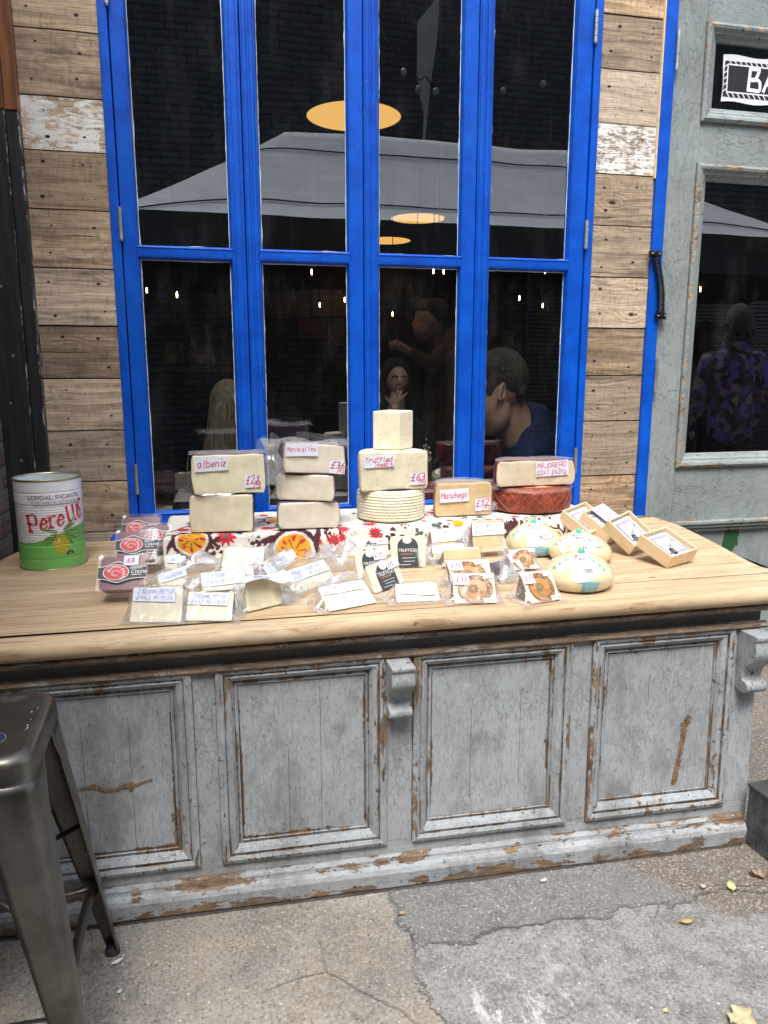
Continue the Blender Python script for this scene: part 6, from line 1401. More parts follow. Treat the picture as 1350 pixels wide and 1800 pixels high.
leaf(707, 1609, .020, .006, .1, (.42, .33, .18), 'tiny tan leaf scrap in the paving joint at the middle', curl=.006)
leaf(1335, 1535, .05, .016, -.4, (.34, .24, .17), 'crumpled brown leaf under the dark case', lobes=2, curl=.02)
leaf(1170, 1775, .014, .005, .4, (.66, .58, .28), 'yellow leaf scrap at the lower right of the pavement', curl=.004)
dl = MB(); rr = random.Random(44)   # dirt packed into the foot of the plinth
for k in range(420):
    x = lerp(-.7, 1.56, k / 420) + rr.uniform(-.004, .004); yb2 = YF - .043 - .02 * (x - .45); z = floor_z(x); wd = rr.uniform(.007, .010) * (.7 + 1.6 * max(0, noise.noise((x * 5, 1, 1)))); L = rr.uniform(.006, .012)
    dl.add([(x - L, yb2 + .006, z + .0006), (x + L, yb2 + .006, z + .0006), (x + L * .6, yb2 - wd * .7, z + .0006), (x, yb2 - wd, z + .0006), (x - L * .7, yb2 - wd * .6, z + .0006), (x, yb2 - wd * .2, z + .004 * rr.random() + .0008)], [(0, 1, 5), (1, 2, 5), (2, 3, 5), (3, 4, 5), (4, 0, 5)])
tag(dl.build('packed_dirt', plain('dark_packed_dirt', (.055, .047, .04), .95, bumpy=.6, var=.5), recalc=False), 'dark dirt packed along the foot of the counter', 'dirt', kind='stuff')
gr = MB(); rr = random.Random(12)
for k in range(2600):
    x = rr.uniform(-.7, 2.6); y = rr.uniform(-2.15, -1.2) if x < 1.7 else rr.uniform(-1.9, -.1); q = rr.uniform(.0006, .0022) * (1.5 if rr.random() < .08 else 1); z = floor_z(x)
    if rr.random() < .5: y = -1.2 - abs(rr.gauss(0, .12))
    c0 = len(gr.v); vs = [(x + q * rr.uniform(.6, 1.4) * math.cos(t), y + q * rr.uniform(.6, 1.4) * math.sin(t), z + .0004) for t in (0, 1.26, 2.5, 3.77, 5.0)] + [(x, y, z + q * .8)]
    gr.add(vs, [(i, (i + 1) % 5, 5) for i in range(5)], rr.choice((0, 0, 1, 2)))
tag(gr.build('grit', [plain('pale_grit', (.5, .46, .4), .8), plain('dark_grit', (.07, .06, .055), .8), plain('tan_grit', (.4, .28, .16), .8)]), 'loose grit and crumbs scattered over the pavement', 'grit', kind='stuff')

# ------------------------------------------------------------ across the yard: black brick building, gazebo, strings of bulbs (seen in the panes)
def mir(px, py, yv): p = at(px, py, y=yv); return Vector((p.x, -yv, p.z))
b = MB(); b.box(-14, 18, -8.1, -7.6, -.1, 6.9); tag(b.build('brick_building', M['brick_black']), 'black painted brick building across the yard, reflected in the window panes', 'building')
b = MB()
for k in range(26): z = 1.0 + k * .062; b.box(4.6, 12, -7.598, -7.575, z, z + .038)
tag(b.build('roller_shutter', plain('dark_grey_shutter', (.10, .10, .105), .5)), 'dark ribbed roller shutter across the yard, reflected in the door pane', 'shutter')
gz = empty('gazebo', (2.6, -5.6, 0), label='grey market gazebo with black valance across the yard, reflected in the panes', cat='gazebo')
def grid_canvas():
    mb = MB(); X0, X1, YA, YB = -1.35, 7.9, -4.3, -7.0; ZE, ZR_ = 2.86, 3.98; RX0, RX1 = .88, 4.35
    YR = -5.65
    def f(a, b):
        x = lerp(X0, X1, a); y = lerp(YA, YB, b); dy = min(1, (abs(y - YR)) / (YR - YB if y < YR else YA - YR))
        if x < RX0: dx = (RX0 - x) / (RX0 - X0)
        elif x > RX1: dx = (x - RX1) / (X1 - RX1)
        else: dx = 0
        d = max(dx, dy); d = d if max(dx, dy) > .999 else (dx ** 3 + dy ** 3) ** (1 / 3) if True else d
        d = min(1, d); s = (1 - d); z = ZE + (ZR_ - ZE) * (s ** 1.35 * .55 + s * .45)
        z += .02 * noise.noise((x * 1.3, y * 2, 0)) * s
        return (x, y, z)
    mb.grid(f, 120, 40); return mb
n = N('grey_canvas'); M['canvas'] = n.done(n.mix(n.sm(n.noise(n.P, 3, 5, .7), .3, .7), (.62, .64, .66), (.72, .74, .76)), .85, n.bump(n.m('ADD', n.noise(n.map(n.P, (.6, 3, 3)), 4, 5), n.noise(n.P, 14, 3)), .22, .06), spec=.1)
M['valance'] = plain('black_canvas', (.028, .03, .034), .8, bumpy=.3, bscale=4)
grid_canvas().build('canopy', M['canvas'], gz, off=(2.6, -5.6, 0), smooth=True)
sm_ = MB()
gc = grid_canvas(); 
for row in (4, 16): sm_.tube([tuple(Vector(gc.v[row * 121 + i]) + Vector((0, .01, .012))) for i in range(0, 121, 2)], .008, 5)
sm_.build('canopy_seam', M['valance'], gz, off=(2.6, -5.6, 0))
mb = MB()
def val(x0, y0, x1, y1):
    mb.grid(lambda a, b: (lerp(x0, x1, a) + .0, lerp(y0, y1, a) + .05 * b * math.sin(a * 22) + .06 * noise.noise((a * 9, b, 1)) * b, 2.86 - b * .42 - .03 * b * math.sin(a * 15)), 90, 6)
val(-1.35, -4.3, 7.9, -4.3); val(-1.35, -7.0, 7.9, -7.0)
mb.grid(lambda a, b: (-1.35, lerp(-4.3, -7.0, a), 2.86 - b * .42), 20, 4); mb.grid(lambda a, b: (7.9, lerp(-4.3, -7.0, a), 2.86 - b * .42), 20, 4)
mb.build('valance', M['valance'], gz, off=(2.6, -5.6, 0), recalc=False)
for x in (-1.3, 3.2, 7.85):
    for y in (-4.35, -6.95): mb = MB(); mb.box(x - .02, x + .02, y - .02, y + .02, 0, 2.86); mb.build('post', M['black_metal'], gz, off=(2.6, -5.6, 0))
mb = MB(); mb.grid(lambda a, b: (lerp(-1.3, 7.85, a), lerp(-4.35, -6.95, b), 2.50 + .02 * math.sin(a * 30)), 20, 6); mb.build('lining', M['valance'], gz, off=(2.6, -5.6, 0), recalc=False)
# hanging rag in front of the brick
q = [mir(*p, 7.2) for p in ((775, -12), (737, 36), (735, 140), (748, 200), (744, 262), (748, 262), (758, 150), (770, 60))]
mb = MB(); mb.prism([(p.x, p.z) for p in q], lambda p: (p[0], -7.2, p[1]), lambda p: (p[0], -7.17, p[1]))
tag(mb.build('hanging_rag', plain('grey_rag', (.30, .30, .28), .9, bumpy=.5, bscale=12)), 'long grey strip of cloth hanging high on the black building', 'cloth')
bulb_off = plain('unlit_glass_bulb', (.22, .23, .24), .2, spec=.8); bulb_on = emis('lit_filament', (1, .72, .32), 16.)
def bulb(p, lit, label, grp, s=.03):
    r = empty('festoon_bulb', tuple(p), label=label, cat='bulb', group=grp)
    mb = MB(); mb.lathe([(.013, .03), (.015, .062), (.011, .07), (0, .07)], 12); mb.build('socket', M['black_metal'], r)
    if lit: mb = MB(); mb.lathe([(0, -.035), (.007, -.03), (.009, 0), (.006, .028), (0, .03)], 10); mb.build('filament', bulb_on, r, smooth=True)
    else: mb = MB(); mb.lathe([(0, -s), (s * .75, -s * .7), (s, 0), (s * .6, s * .8), (.012, .034)], 14); mb.build('glass', bulb_off, r, smooth=True)
cabs = []
P0 = [mir(*p, 6.6) for p in ((672, 62), (708, 92), (718, 118), (740, 138), (752, 132), (765, 152))]
P1 = [mir(*p, 6.6) for p in ((800, 155), (868, 142), (935, 128), (1010, 108), (1060, 96))]
for P_, lb_ in ((P0, 'black bulb cable kinked in front of the grey rag'), (P1, 'black bulb cable rising to the right across the brick')):
    mb = MB(); mb.tube(P_, .010, 6); tag(mb.build('bulb_cable', M['black_metal'], smooth=True), lb_, 'cable')
for k, p in enumerate(((711, 116), (738, 146), (769, 150), (887, 149), (959, 137))): bulb(mir(*p, 6.55) - Vector((0, 0, .05)), False, ('unlit bulb at the top left of the kinked cable in the third upper pane', 'unlit bulb in front of the hanging grey rag', 'unlit bulb just right of the hanging grey rag', 'unlit bulb at the left of the fourth upper pane', 'unlit bulb right of centre in the fourth upper pane')[k], 'unlit bulbs on the reflected cables', .045)
# lit bulbs under the gazebo reflected in the door pane
for k, p in enumerate(((1235, 507), (1320, 492))): bulb(mir(*p, 5.6), True, ('lit bulb near the door stile, lower of two in the door pane', 'lit bulb further right and higher in the door pane')[k], 'lit bulbs reflected in the door pane')
mb = MB(); mb.tube([mir(1190, 480, 5.6), mir(1235, 492, 5.6), mir(1275, 470, 5.6), mir(1320, 470, 5.6), mir(1370, 478, 5.6)], .008, 6); tag(mb.build('bulb_cable', M['black_metal'], smooth=True), 'black cable carrying the lit bulbs under the gazebo', 'cable')

# ------------------------------------------------------------ people: one continuous remeshed skin surface, hair and clothes as children
def body(name, prims, mat, parent, off, vox=.008, smooth=4):
    """prims: ('e',center,radii,(rx,ry,rz)) ellipsoid or ('c',p0,p1,r0,r1) tapered limb, fused into one surface"""
    mb = MB()
    for p in prims:
        if p[0] == 'e':
            R = Matrix.Rotation(p[3][2], 3, 'Z') @ Matrix.Rotation(p[3][1], 3, 'Y') @ Matrix.Rotation(p[3][0], 3, 'X') if len(p) > 3 else Matrix.Identity(3)
            nu, nv = 20, 12; c = Vector(p[1]); vs = []
            for j in range(nv + 1):
                for i in range(nu): a, b_ = 2 * PI * i / nu, PI * j / nv; vs.append(c + R @ Vector((p[2][0] * math.sin(b_) * math.cos(a), p[2][1] * math.sin(b_) * math.sin(a), p[2][2] * math.cos(b_))))
            mb.add(vs, [(j * nu + i, (j + 1) * nu + i, (j + 1) * nu + (i + 1) % nu, j * nu + (i + 1) % nu) for j in range(nv) for i in range(nu)])
        else:
            a, b_ = Vector(p[1]), Vector(p[2]); d = (b_ - a); L = d.length; d.normalize(); P_, R_s = [], []
            for t in (-1, -.7, -.35): P_.append(a + d * p[3] * t * .98); R_s.append(max(.0006, p[3] * math.sqrt(1 - (t * .98) ** 2)))
            for t in (0, .5, 1): P_.append(a + d * L * t); R_s.append(lerp(p[3], p[4], t))
            for t in (.35, .7, 1): P_.append(b_ + d * p[4] * t * .98); R_s.append(max(.0006, p[4] * math.sqrt(1 - (t * .98) ** 2)))
            mb.tube(P_, R_s, 14)
    o = mb.build(name, mat, parent, off=off, smooth=True, recalc=False)
    m_ = o.modifiers.new('r', 'REMESH'); m_.mode = 'VOXEL'; m_.voxel_size = vox; m_.use_smooth_shade = True
    m_ = o.modifiers.new('s', 'SMOOTH'); m_.factor = .6; m_.iterations = smooth
    return o
M['skin'] = plain('skin', (.50, .30, .22), .5, bumpy=.15, bscale=120, var=.08, Subsurface_Weight=.15, Subsurface_Scale=.02)
n = N('short_dark_hair'); f = n.noise(n.map(n.warp(n.P, .03, 20), (200, 200, 60)), 1, 4, .7); M['hair'] = n.done(n.mix(n.sm(f, .3, .7), (.018, .014, .011), (.10, .082, .066)), .6, n.bump(f, 1., .012), spec=.4)
n = N('long_brown_hair'); f = n.noise(n.map(n.warp(n.P, .04, 6), (130, 130, 5)), 1, 5, .7, .5); M['hair2'] = n.done(n.mix(n.sm(f, .3, .7), (.055, .035, .02), (.34, .25, .16)), .45, n.bump(f, .9, .006), spec=.5)
n = N('navy_knit'); f = n.noise(n.P, 14, 5, .6); M['navy'] = n.done(n.mix(n.sm(f, .3, .7), (.010, .016, .055), (.02, .032, .095)), .9, n.bump(n.m('ADD', n.noise(n.P, 260, 2), n.m('MULTIPLY', f, 3.)), .5, .004), spec=.15)
M['rust'] = plain('rust_sweater', (.13, .065, .03), .9, bumpy=.4, bscale=60); M['black_cloth'] = plain('black_cloth', (.012, .012, .014), .9)
# man in the right hand pane, bent to the left
Y_ = .42
def W3(px, py, d=0): p = at(px, py, y=Y_ + d); return (p.x, p.y, p.z)
U3 = 1 / 323.
hc = Vector(W3(878, 668, .02)); mo = tuple(hc)
man = empty('person', mo, label='man with short dark hair and navy top bent forward behind the rightmost pane', cat='person')
sk = [('e', hc, (42 * U3, .118, 48 * U3), (0, -.2, 0)), ('e', Vector(W3(858, 708, .0)), (30 * U3, .095, 44 * U3), (0, .25, 0)), ('e', Vector(W3(868, 728, .0)), (25 * U3, .092, 34 * U3), (0, .2, 0)), ('e', Vector(W3(860, 750, .0)), (16 * U3, .06, 15 * U3)),
      ('e', Vector(W3(826, 705, 0)), (8 * U3, .022, 14 * U3), (0, .4, 0)), ('e', Vector(W3(835, 735, 0)), (10 * U3, .03, 5 * U3)),
      ('c', Vector(W3(888, 705, .05)), Vector(W3(908, 765, .08)), 29 * U3, 36 * U3)]
body('body', sk, M['skin'], man, mo, .008, 5)
ec = Vector(W3(881, 690, -.112))
mb = MB(); P_ = [ec + Vector((.019 * math.cos(t) * (1 if math.cos(t) > 0 else .7) + .006 * math.sin(t), -.004 + .010 * math.cos(t), .040 * math.sin(t))) for t in np.linspace(-.9, PI + 1.1, 24)]
mb.tube(P_, [.0075] * 20 + [.0085, .0095, .0105, .008], 10); mb.grid(lambda a, b: ec + Vector((lerp(-.013, .017, a), .008 - .006 * math.sin(a * 3), lerp(-.033, .033, b))), 4, 4)
mb.tube([ec + Vector((-.007, -.003, -.034)), ec + Vector((-.009, -.003, -.045))], [.011, .007], 10); mb.tube([ec + Vector((.008, .0, .028)), ec + Vector((.003, -.005, .0)), ec + Vector((-.009, -.002, -.018))], .0055, 8)
mb.build('ear', M['skin'], man, off=mo, smooth=True, recalc=False, sub=1)
body('hair', [('e', Vector(W3(882, 661, .02)), (42 * U3, .128, 45 * U3), (0, -.2, 0)), ('e', Vector(W3(902, 684, .02)), (19 * U3, .112, 24 * U3)), ('e', Vector(W3(858, 648, .02)), (26 * U3, .115, 24 * U3)), ('e', Vector(W3(863, 676, -.085)), (7 * U3, .025, 18 * U3), (0, .2, 0))], M['hair'], man, mo, .008, 3)
sh_ = [('e', Vector(W3(948, 800, .10)), (.205, .18, .23)), ('e', Vector(W3(938, 742, .09)), (.095, .13, .10)), ('c', Vector(W3(930, 735, .1)), Vector(W3(978, 785, .12)), .085, .16), ('c', Vector(W3(950, 782, -.06)), Vector(W3(895, 880, -.13)), .110, .085), ('c', Vector(W3(895, 880, -.13)), Vector(W3(800, 890, -.10)), .08, .065),
       ('c', Vector(W3(945, 820, .14)), Vector(W3(1000, 1010, .2)), .2, .22), ('c', Vector(W3(890, 800, .40)), Vector(W3(850, 890, .3)), .09, .08), ('e', Vector(W3(900, 790, .12)), (.09, .15, .09))]
body('sweater', sh_, M['navy'], man, mo, .011, 6)
hdp = Vector(W3(795, 892, -.10)); fing = [('c', hdp + Vector((-.02, -.03 + .02 * k, .01)), hdp + Vector((-.10 + .01 * abs(k - 1), -.035 + .02 * k, -.015)), .012, .009) for k in range(4)] + [('c', hdp + Vector((.0, -.04, .01)), hdp + Vector((-.05, -.075, .01)), .013, .010)]
body('hand', [('e', hdp, (.055, .045, .022))] + fing, M['skin'], man, mo, .006, 2)
# long haired woman seen from behind in the leftmost pane
Y_ = .36; hc = Vector(W3(402, 712, 0)); mo = tuple(hc)
wo = empty('person', mo, label='person with long brown hair seen from behind in the leftmost lower pane', cat='person')
body('body', [('e', hc, (.07, .08, .10)), ('c', hc + Vector((0, 0, -.06)), hc + Vector((.02, 0, -.2)), .05, .06)], M['skin'], wo, mo, .01)
body('hair', [('e', hc + Vector((0, -.01, .01)), (.085, .095, .105)), ('c', hc + Vector((-.01, -.03, -.02)), Vector(W3(388, 800, -.02)), .078, .075), ('c', hc + Vector((.04, -.02, -.05)), Vector(W3(425, 850, -.0)), .06, .07), ('c', hc + Vector((-.045, -.01, -.05)), Vector(W3(362, 830, 0)), .042, .035), ('c', Vector(W3(388, 790, -.02)), Vector(W3(385, 880, .0)), .075, .06)], M['hair2'], wo, mo, .007, 3)
body('coat', [('e', Vector(W3(405, 880, .08)), (.2, .12, .14)), ('c', Vector(W3(405, 900, .08)), Vector(W3(405, 1050, .08)), .17, .18)], M['black_cloth'], wo, mo, .012)
# standing man in rust sweater, deeper inside
Y_ = 1.7; hc = Vector(W3(757, 563, 0)); mo = tuple(hc)
st_ = empty('person', mo, label='standing person in a rust sweater reaching left, dim inside the third pane', cat='person')
shd, elb, wrs, hnd = Vector(W3(795, 600, -.05)), Vector(W3(762, 645, -.12)), Vector(W3(722, 621, -.16)), Vector(W3(697, 607, -.17))
fing = [('c', hnd + Vector((.01, 0, .012 - .012 * k)), hnd + Vector((-.055 + .008 * abs(k - 1), -.01, .022 - .016 * k)), .0095, .007) for k in range(4)] + [('c', hnd + Vector((.02, -.01, .01)), hnd + Vector((-.005, -.03, .040)), .010, .008)]
body('body', [('e', hc, (.105, .09, .12), (0, -.3, 0)), ('e', hc + Vector((-.045, -.01, -.055)), (.07, .066, .085), (0, .3, 0)), ('e', hc + Vector((-.108, -.01, -.03)), (.016, .016, .030)), ('e', hc + Vector((-.015, -.085, -.02)), (.018, .012, .03)), ('c', hc + Vector((.02, 0, -.06)), hc + Vector((.10, .02, -.17)), .06, .07), ('c', wrs, hnd, .030, .034), ('e', hnd, (.045, .02, .034))] + fing, M['skin'], st_, mo, .008, 3)
body('hair', [('e', hc + Vector((.025, .01, .03)), (.118, .104, .112), (0, -.3, 0)), ('e', hc + Vector((-.04, .0, .075)), (.07, .08, .05), (0, .3, 0))], M['hair'], st_, mo, .01)
body('sweater', [('e', Vector(W3(805, 640, .1)), (.20, .16, .25)), ('c', shd, elb, .085, .06), ('c', elb, wrs, .058, .042), ('c', Vector(W3(800, 620, .05)), Vector(W3(790, 760, .1)), .19, .19), ('c', Vector(W3(782, 585, .02)), Vector(W3(805, 610, .06)), .08, .12)], M['rust'], st_, mo, .014, 5)
body('trousers', [('c', Vector(W3(790, 760, .1)), Vector(W3(785, 950, .1)), .18, .12), ('c', Vector(W3(810, 760, .1)), Vector(W3(815, 950, .1)), .16, .12)], M['black_cloth'], st_, mo, .02)
# woman resting her face on her hand
Y_ = 1.1; hc = Vector(W3(697, 668, 0)); mo = tuple(hc)
wf = empty('person', mo, label='dark haired person resting the chin on a spread hand, dim in the third pane', cat='person')
hb = Vector(W3(694, 708, -.10))
fing = [('c', hb + Vector((-.02 + .016 * k, 0, .01)), hb + Vector((-.012 + .026 * k, -.005, .072 - .010 * abs(k - 1))), .0085, .0065) for k in range(4)] + [('c', hb + Vector((-.025, 0, -.005)), hb + Vector((-.055, -.01, .03)), .010, .0075)]
body('body', [('e', hc, (.066, .080, .092)), ('e', hc + Vector((.0, -.075, -.012)), (.010, .016, .020)), ('e', hc + Vector((0, -.066, -.042)), (.022, .014, .008)), ('e', hc + Vector((0, -.045, -.068)), (.028, .028, .022)), ('c', hc + Vector((0, .01, -.08)), hc + Vector((0, .02, -.18)), .045, .055), ('e', hb, (.034, .014, .036)), ('c', hb + Vector((0, 0, -.03)), hb + Vector((-.02, .02, -.16)), .024, .032)] + fing, M['skin'], wf, mo, .006, 2)
body('hair', [('e', hc + Vector((.0, .03, .03)), (.088, .088, .095)), ('c', hc + Vector((-.065, .03, 0)), hc + Vector((-.08, .03, -.2)), .035, .05), ('c', hc + Vector((.065, .03, 0)), hc + Vector((.08, .03, -.2)), .035, .05)], M['black_cloth'], wf, mo, .01)
body('coat', [('e', hc + Vector((0, .05, -.33)), (.2, .12, .16)), ('c', hc + Vector((0, .05, -.35)), hc + Vector((0, .05, -.6)), .16, .17), ('c', hc + Vector((-.14, .0, -.3)), hb + Vector((-.02, .02, -.16)), .05, .045)], M['black_cloth'], wf, mo, .014)
eb = MB()
for s in (-1, 1): eb.tube([hc + Vector((s * .042, -.066, .018)), hc + Vector((s * .026, -.078, .024)), hc + Vector((s * .012, -.079, .018))], .003, 6)
eb.build('brow', M['black_cloth'], wf, off=mo)
# people across the yard seen in the door pane
def bystander(px, py, yv, label, coat, seed, hair='hair', s=1.):
    h = mir(px, py, yv); mo = (h.x, h.y, 0)
    r = empty('person', mo, label=label, cat='person'); V_ = lambda x, y, z: h + Vector((x, -y * .9 + x * .25, z)) * s
    hands = []
    for sx in (-1, 1):
        w_ = V_(.22 * sx, .10, -.78); hands += [('e', w_ + Vector((0, .01, -.05)), (.022, .038, .045))] + [('c', w_ + Vector((0, .035 - .018 * k, -.07)), w_ + Vector((0, .045 - .018 * k, -.135 + .01 * abs(k - 1))), .0085, .007) for k in range(4)] + [('c', w_ + Vector((0, .04, -.04)), w_ + Vector((-.01 * sx, .06, -.09)), .009, .008)]
    body('body', [('e', h, (.075 * s, .09 * s, .112 * s)), ('e', V_(0, .088, -.01), (.014, .018, .022)), ('e', V_(0, .05, -.085), (.035, .035, .03)), ('c', V_(0, 0, -.09), V_(0, -.01, -.2), .05, .06)] + hands, M['skin'], r, mo, .01, 2)
    body('hair', [('e', V_(0, -.03, .02), (.098 * s, .108 * s, .125 * s))] + ([('c', V_(0, -.05, -.02), V_(.02, -.05, -.17), .085 * s, .07 * s), ('c', V_(.05, -.04, -.0), V_(.07, -.02, -.12), .05 * s, .04 * s)] if hair == 'hair2' else []) + [('c', V_(.075 * math.cos(q * 2.4), -.04 + .05 * math.sin(q * 2.4), .07 - q * .012), V_(.10 * math.cos(q * 2.4 + .5), -.05 + .06 * math.sin(q * 2.4 + .5), .0 - q * .016), .026 * s, .014 * s) for q in range(13)], M[hair], r, mo, .009, 2)
    body('coat', [('e', V_(0, 0, -.34), (.20 * s, .13 * s, .17 * s)), ('c', V_(0, 0, -.35), V_(0, 0, -.75), .16 * s, .18 * s), ('e', V_(0, -.01, -.17), (.11 * s, .10 * s, .06 * s)), ('c', V_(.17, 0, -.28), V_(.23, .0, -.55), .075 * s, .06 * s), ('c', V_(.23, 0, -.55), V_(.22, .1, -.78), .058 * s, .05 * s), ('c', V_(-.17, 0, -.28), V_(-.23, .0, -.55), .075 * s, .06 * s), ('c', V_(-.23, 0, -.55), V_(-.22, .1, -.78), .058 * s, .05 * s)], coat, r, mo, .014)
    body('trousers', [('c', V_(.09, 0, -.85), (h.x + .09, h.y, .10), .095, .055), ('c', V_(-.09, 0, -.85), (h.x - .09, h.y, .10), .095, .055)], M['black_cloth'], r, mo, .016)
    body('shoes', [('c', (h.x + .09, h.y - .03, .04), (h.x + .09, h.y + .16, .035), .045, .035), ('c', (h.x - .09, h.y - .03, .04), (h.x - .09, h.y + .16, .035), .045, .035)], M['rubber'], r, mo, .012)
n = N('purple_patterned_jacket'); v = n.voro(n.warp(n.P, .16, 7), 15, out=1); sx = n.n('ShaderNodeSeparateColor', [v]).outputs[0]
M['purple'] = n.done(n.mix(n.sm(sx, .45, .6), (.02, .015, .03), n.mix(n.sm(sx, .8, .85), (.12, .07, .30), (.22, .16, .14))), .8)
bystander(1300, 567, 3.5, 'person in a purple patterned jacket reflected in the door pane', M['purple'], 1, 'hair', 1.3)
bystander(1238, 590, 6.2, 'dark dressed person with reddish hair reflected left of the purple jacket', M['black_cloth'], 2, 'hair', 1.4)

# ------------------------------------------------------------ inside the bar
rm = MB(); X0, X1, YB_, ZT = -1.3, 4.6, 7.2, 3.35
rm.add([(X0, .09, 0), (X1, .09, 0), (X1, YB_, 0), (X0, YB_, 0), (X0, .09, ZT), (X1, .09, ZT), (X1, YB_, ZT), (X0, YB_, ZT)], [(4, 5, 6, 7), (0, 3, 7, 4), (1, 5, 6, 2), (3, 2, 6, 7)])
rm.add([(X0, .085, 0), (-.34, .085, 0), (-.34, .085, ZT), (X0, .085, ZT), (1.585, .085, 0), (2.0, .085, 0), (2.0, .085, ZT), (1.585, .085, ZT), (3.0, .085, 0), (X1, .085, 0), (X1, .085, ZT), (3.0, .085, ZT), (-.34, .085, 0), (1.585, .085, 0), (1.585, .085, .82), (-.34, .085, .82)], [(0, 1, 2, 3), (4, 5, 6, 7), (8, 9, 10, 11), (12, 13, 14, 15)])
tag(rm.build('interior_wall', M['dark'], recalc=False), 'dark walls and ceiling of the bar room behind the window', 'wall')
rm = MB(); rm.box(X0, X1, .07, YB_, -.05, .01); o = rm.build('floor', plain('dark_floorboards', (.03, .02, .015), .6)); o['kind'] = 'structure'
lampm = emis('warm_lamp_diffuser', (1, .53, .15), .62)
for p, lb_ in (((622, 205), 'largest amber disc lamp, nearest the window behind the middle stile'), ((735, 384), 'middle amber disc lamp in the third upper pane'), ((681, 423), 'furthest amber disc lamp, just above the glazing bar')):
    c_ = at(*p, z=2.85); r = empty('disc_lamp', tuple(c_), label=lb_, cat='ceiling lamp', group='amber disc lamps hanging in the bar')
    R1 = .265 if p[0] == 622 else .255
    mb = MB(); mb.disc((0, 0, .0), R1, 72); mb.build('diffuser', lampm, r, recalc=False)
    mb = MB(); mb.lathe([(R1 + .0005, -.003), (R1 + .006, -.003), (R1 + .006, .022), (0, .024)], 72); mb.build('shade', plain('brown_lamp_rim', (.05, .03, .02), .5), r)
    mb = MB(); mb.tube([(0, 0, .024), (0, 0, ZT - 2.85)], .006, 8); mb.build('cord', M['black_metal'], r)
    pl_ = bpy.data.lights.new('lamp_light', 'AREA'); pl_.shape = 'DISK'; pl_.size = .5; pl_.energy = .7 if p[0] == 622 else .5; pl_.color = (1, .68, .36); po_ = bpy.data.objects.new('lamp_light', pl_); COL.objects.link(po_); po_.location = (0, 0, -.012); po_.parent = r
BLB = ['lit bulb just above the bottles in the first lower pane', 'faint lit bulb at the left edge of the first lower pane', 'lit bulb right under the bar of the second lower pane', 'lit bulb in front of the largest poster', 'lit bulb against the right edge of the second pane', 'left one of two lit bulbs high in the third lower pane', 'right one of two lit bulbs high in the third lower pane', "lit bulb above the rust sweater's shoulder", 'lit bulb left of the head above the rust sweater', 'lit bulb above the reaching hand in the third pane', 'lit bulb left of centre in the fourth lower pane', 'lit bulb with a warm halo in the fourth lower pane', 'left one of two lit bulbs high in the fourth pane', 'right one of two lit bulbs high in the fourth pane', 'lit bulb touching the right putty line of the fourth pane']
for k, (px, py, yv) in enumerate(((311, 518, 1.6), (258, 510, 2.4), (548, 478, 1.9), (562, 536, 2.6), (606, 527, 2.3), (762, 476, 1.7), (780, 477, 1.9), (770, 531, 2.6), (733, 549, 2.9), (690, 552, 3.2), (913, 524, 2.2), (954, 537, 2.6), (958, 476, 1.7), (981, 474, 1.8), (993, 528, 2.3))):
    c_ = at(px, py, y=yv); r = empty('pendant_bulb', tuple(c_), label=BLB[k], cat='bulb', group='filament bulbs hanging in the bar')
    mb = MB(); mb.lathe([(0, -.018), (.0034, -.015), (.0045, 0), (.0034, .015), (0, .018)], 10); mb.build('filament', bulb_on, r, smooth=True)
    mb = MB(); mb.lathe([(.012, .035), (.014, .07), (.009, .08), (0, .08)], 12); mb.tube([(0, 0, .08), (0, 0, ZT - c_.z)], .003, 6); mb.build('cord', M['black_metal'], r)
ZP = 6.0
for k, (a_, b_, c1, lb_) in enumerate((((473, 512), (509, 560), (.20, .10, .09), 'poster with smudged dark figure, leftmost of the top row in the second pane'), ((508, 511), (543, 558), (.17, .11, .10), 'plain pinkish poster in the middle of the top row'), ((550, 508), (612, 556), (.22, .13, .10), 'largest brown poster at the right of the top row'), ((524, 560), (571, 595), (.16, .07, .07), 'reddish striped poster in the lower row'), ((575, 559), (605, 608), (.12, .11, .12), 'grey paper hanging right of the striped poster'), ((394, 510), (412, 556), (.16, .12, .09), 'narrow tan paper at the right side of the first pane'), ((287, 462), (300, 480), (.2, .18, .15), 'small card high in the first pane'), ((304, 475), (317, 498), (.2, .12, .09), 'small pinkish card beside the other high card'))):
    A, B = at(*a_, y=ZP), at(*b_, y=ZP); r = empty('wall_poster', ((A.x + B.x) / 2, ZP, B.z), label=lb_, cat='poster')
    mb = MB(); mb.box(A.x - r.location.x, B.x - r.location.x, -.004, .004, 0, A.z - B.z); mb.build('sheet', plain('poster_' + str(k), c1, .8, var=.5, bscale=40), r)
wl2 = MB(); wl2.box(-1.25, 4.4, 6.01, 6.06, 0, 3.3); tag(wl2.build('partition_wall', plain('sooty_brown_wall', (.022, .014, .011), .85)), 'dark brown partition wall carrying the posters', 'wall')
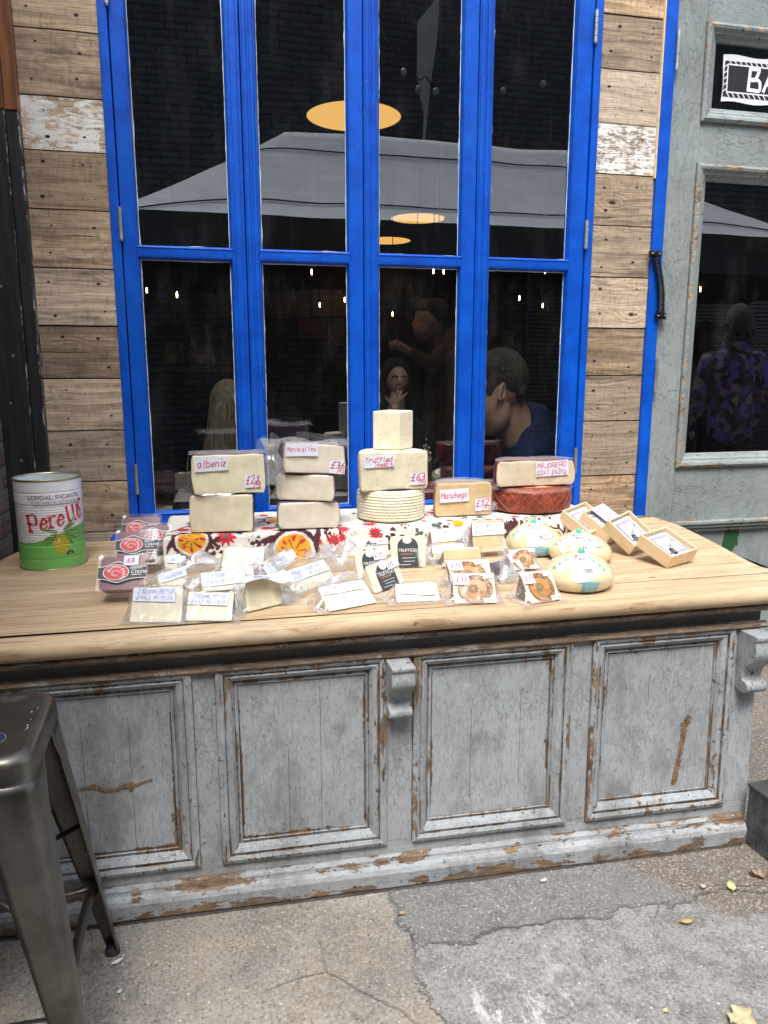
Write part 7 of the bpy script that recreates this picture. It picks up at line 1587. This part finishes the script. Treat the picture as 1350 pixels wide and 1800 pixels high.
# shelf with bottles
sh = MB(); A, B = at(255, 645, y=2.4), at(415, 645, y=2.4); sh.box(A.x, B.x, 2.3, 2.6, A.z - .03, A.z); tag(sh.build('bottle_shelf', plain('dark_shelf', (.04, .03, .025), .5), bev=.003), 'dark shelf carrying bottles in the first lower pane', 'shelf')
for k, (px, wd, hh, col, lb_) in enumerate(((297, .05, .16, (.16, .14, .06), 'squat yellowish jar at the left end of the bottle shelf'), (337, .035, .24, (.10, .10, .12), 'dark bottle with a grey label on the shelf'), (356, .045, .16, (.22, .17, .15), 'wide pale pinkish bottle on the shelf'), (365, .034, .30, (.18, .15, .14), 'tall dark bottle with white label on the shelf'), (373, .022, .14, (.18, .12, .11), 'narrow bottle at the right end of the shelf'), (318, .03, .2, (.05, .05, .06), 'black bottle between jar and labelled bottle'))):
    c_ = at(px, 644, y=2.45); c_.z = A.z; r = empty('bottle', tuple(c_), label=lb_, cat='bottle'); mb = MB()
    mb.lathe([(0, 0), (wd, .002), (wd, hh * .6), (wd * .85, hh * .68), (wd * .35, hh * .78), (wd * .33, hh), (0, hh)], 20); mb.build('glass', plain('bottle_glass_' + str(k), tuple(x * .5 for x in col), .2), r, smooth=True)
    mb = MB(); mb.lathe([(wd + .0008, hh * .15), (wd + .0008, hh * .52)], 20); mb.build('label', plain('bottle_label_' + str(k), tuple(x * 1.3 for x in col), .7), r)
# dried flowers and wine glass behind the third pane
c_ = at(747, 835, y=.22); vz = empty('flower_vase', (c_.x, c_.y, .84), label='dried cream flowers in a small vase behind the truffle stack', cat='flowers'); mb = MB()
rr = random.Random(4); top = at(748, 797, y=.22).z - .84
for k in range(46):
    q = Vector((rr.gauss(0, .014), rr.gauss(0, .012), top + rr.gauss(0, .018))); mb.lathe([(0, -.004), (.0045, -.001), (.004, .003), (0, .005)], 6, c=tuple(q))
mb.build('blossom', plain('cream_blossom', (.55, .48, .34), .8), vz); mb = MB()
for k in range(7): mb.tube([(0, 0, .05), (rr.gauss(0, .012), rr.gauss(0, .01), top)], .0012, 5)
mb.build('stem', plain('dry_stem', (.2, .16, .08), .8), vz); mb = MB(); mb.lathe([(0, 0), (.022, .002), (.03, .04), (.014, .075), (.017, .085)], 24); mb.build('vase', plain('dark_vase', (.05, .05, .055), .3), vz, smooth=True)
c_ = at(782, 860, y=.25); gl_ = empty('wine_glass', (c_.x, c_.y, .84), label='empty wine glass standing behind the Manchego half', cat='glass'); mb = MB(); mb.lathe([(.03, .001), (.006, .006), (.004, .05), (.012, .058), (.036, .10), (.038, .13), (.030, .175)], 36)
mb.build('glass_bowl', M['film'], gl_, smooth=True)
b = MB(); b.box(-.3, 2.0, .12, .62, .80, .838); tag(b.build('window_table', plain('dark_window_table', (.05, .035, .025), .5), bev=.004), 'dark ledge table inside the window carrying vase and glass', 'table')
c_ = at(757, 895, y=.2); b = MB(); b.lathe([(0, 0), (.032, .0), (.034, .10), (.022, .11), (0, .11)], 24, c=(c_.x, c_.y, .839)); tag(b.build('red_jar', plain('dark_red_jar', (.25, .01, .01), .4), smooth=True), 'dark red jar behind the glass between truffle stack and Manchego', 'jar')
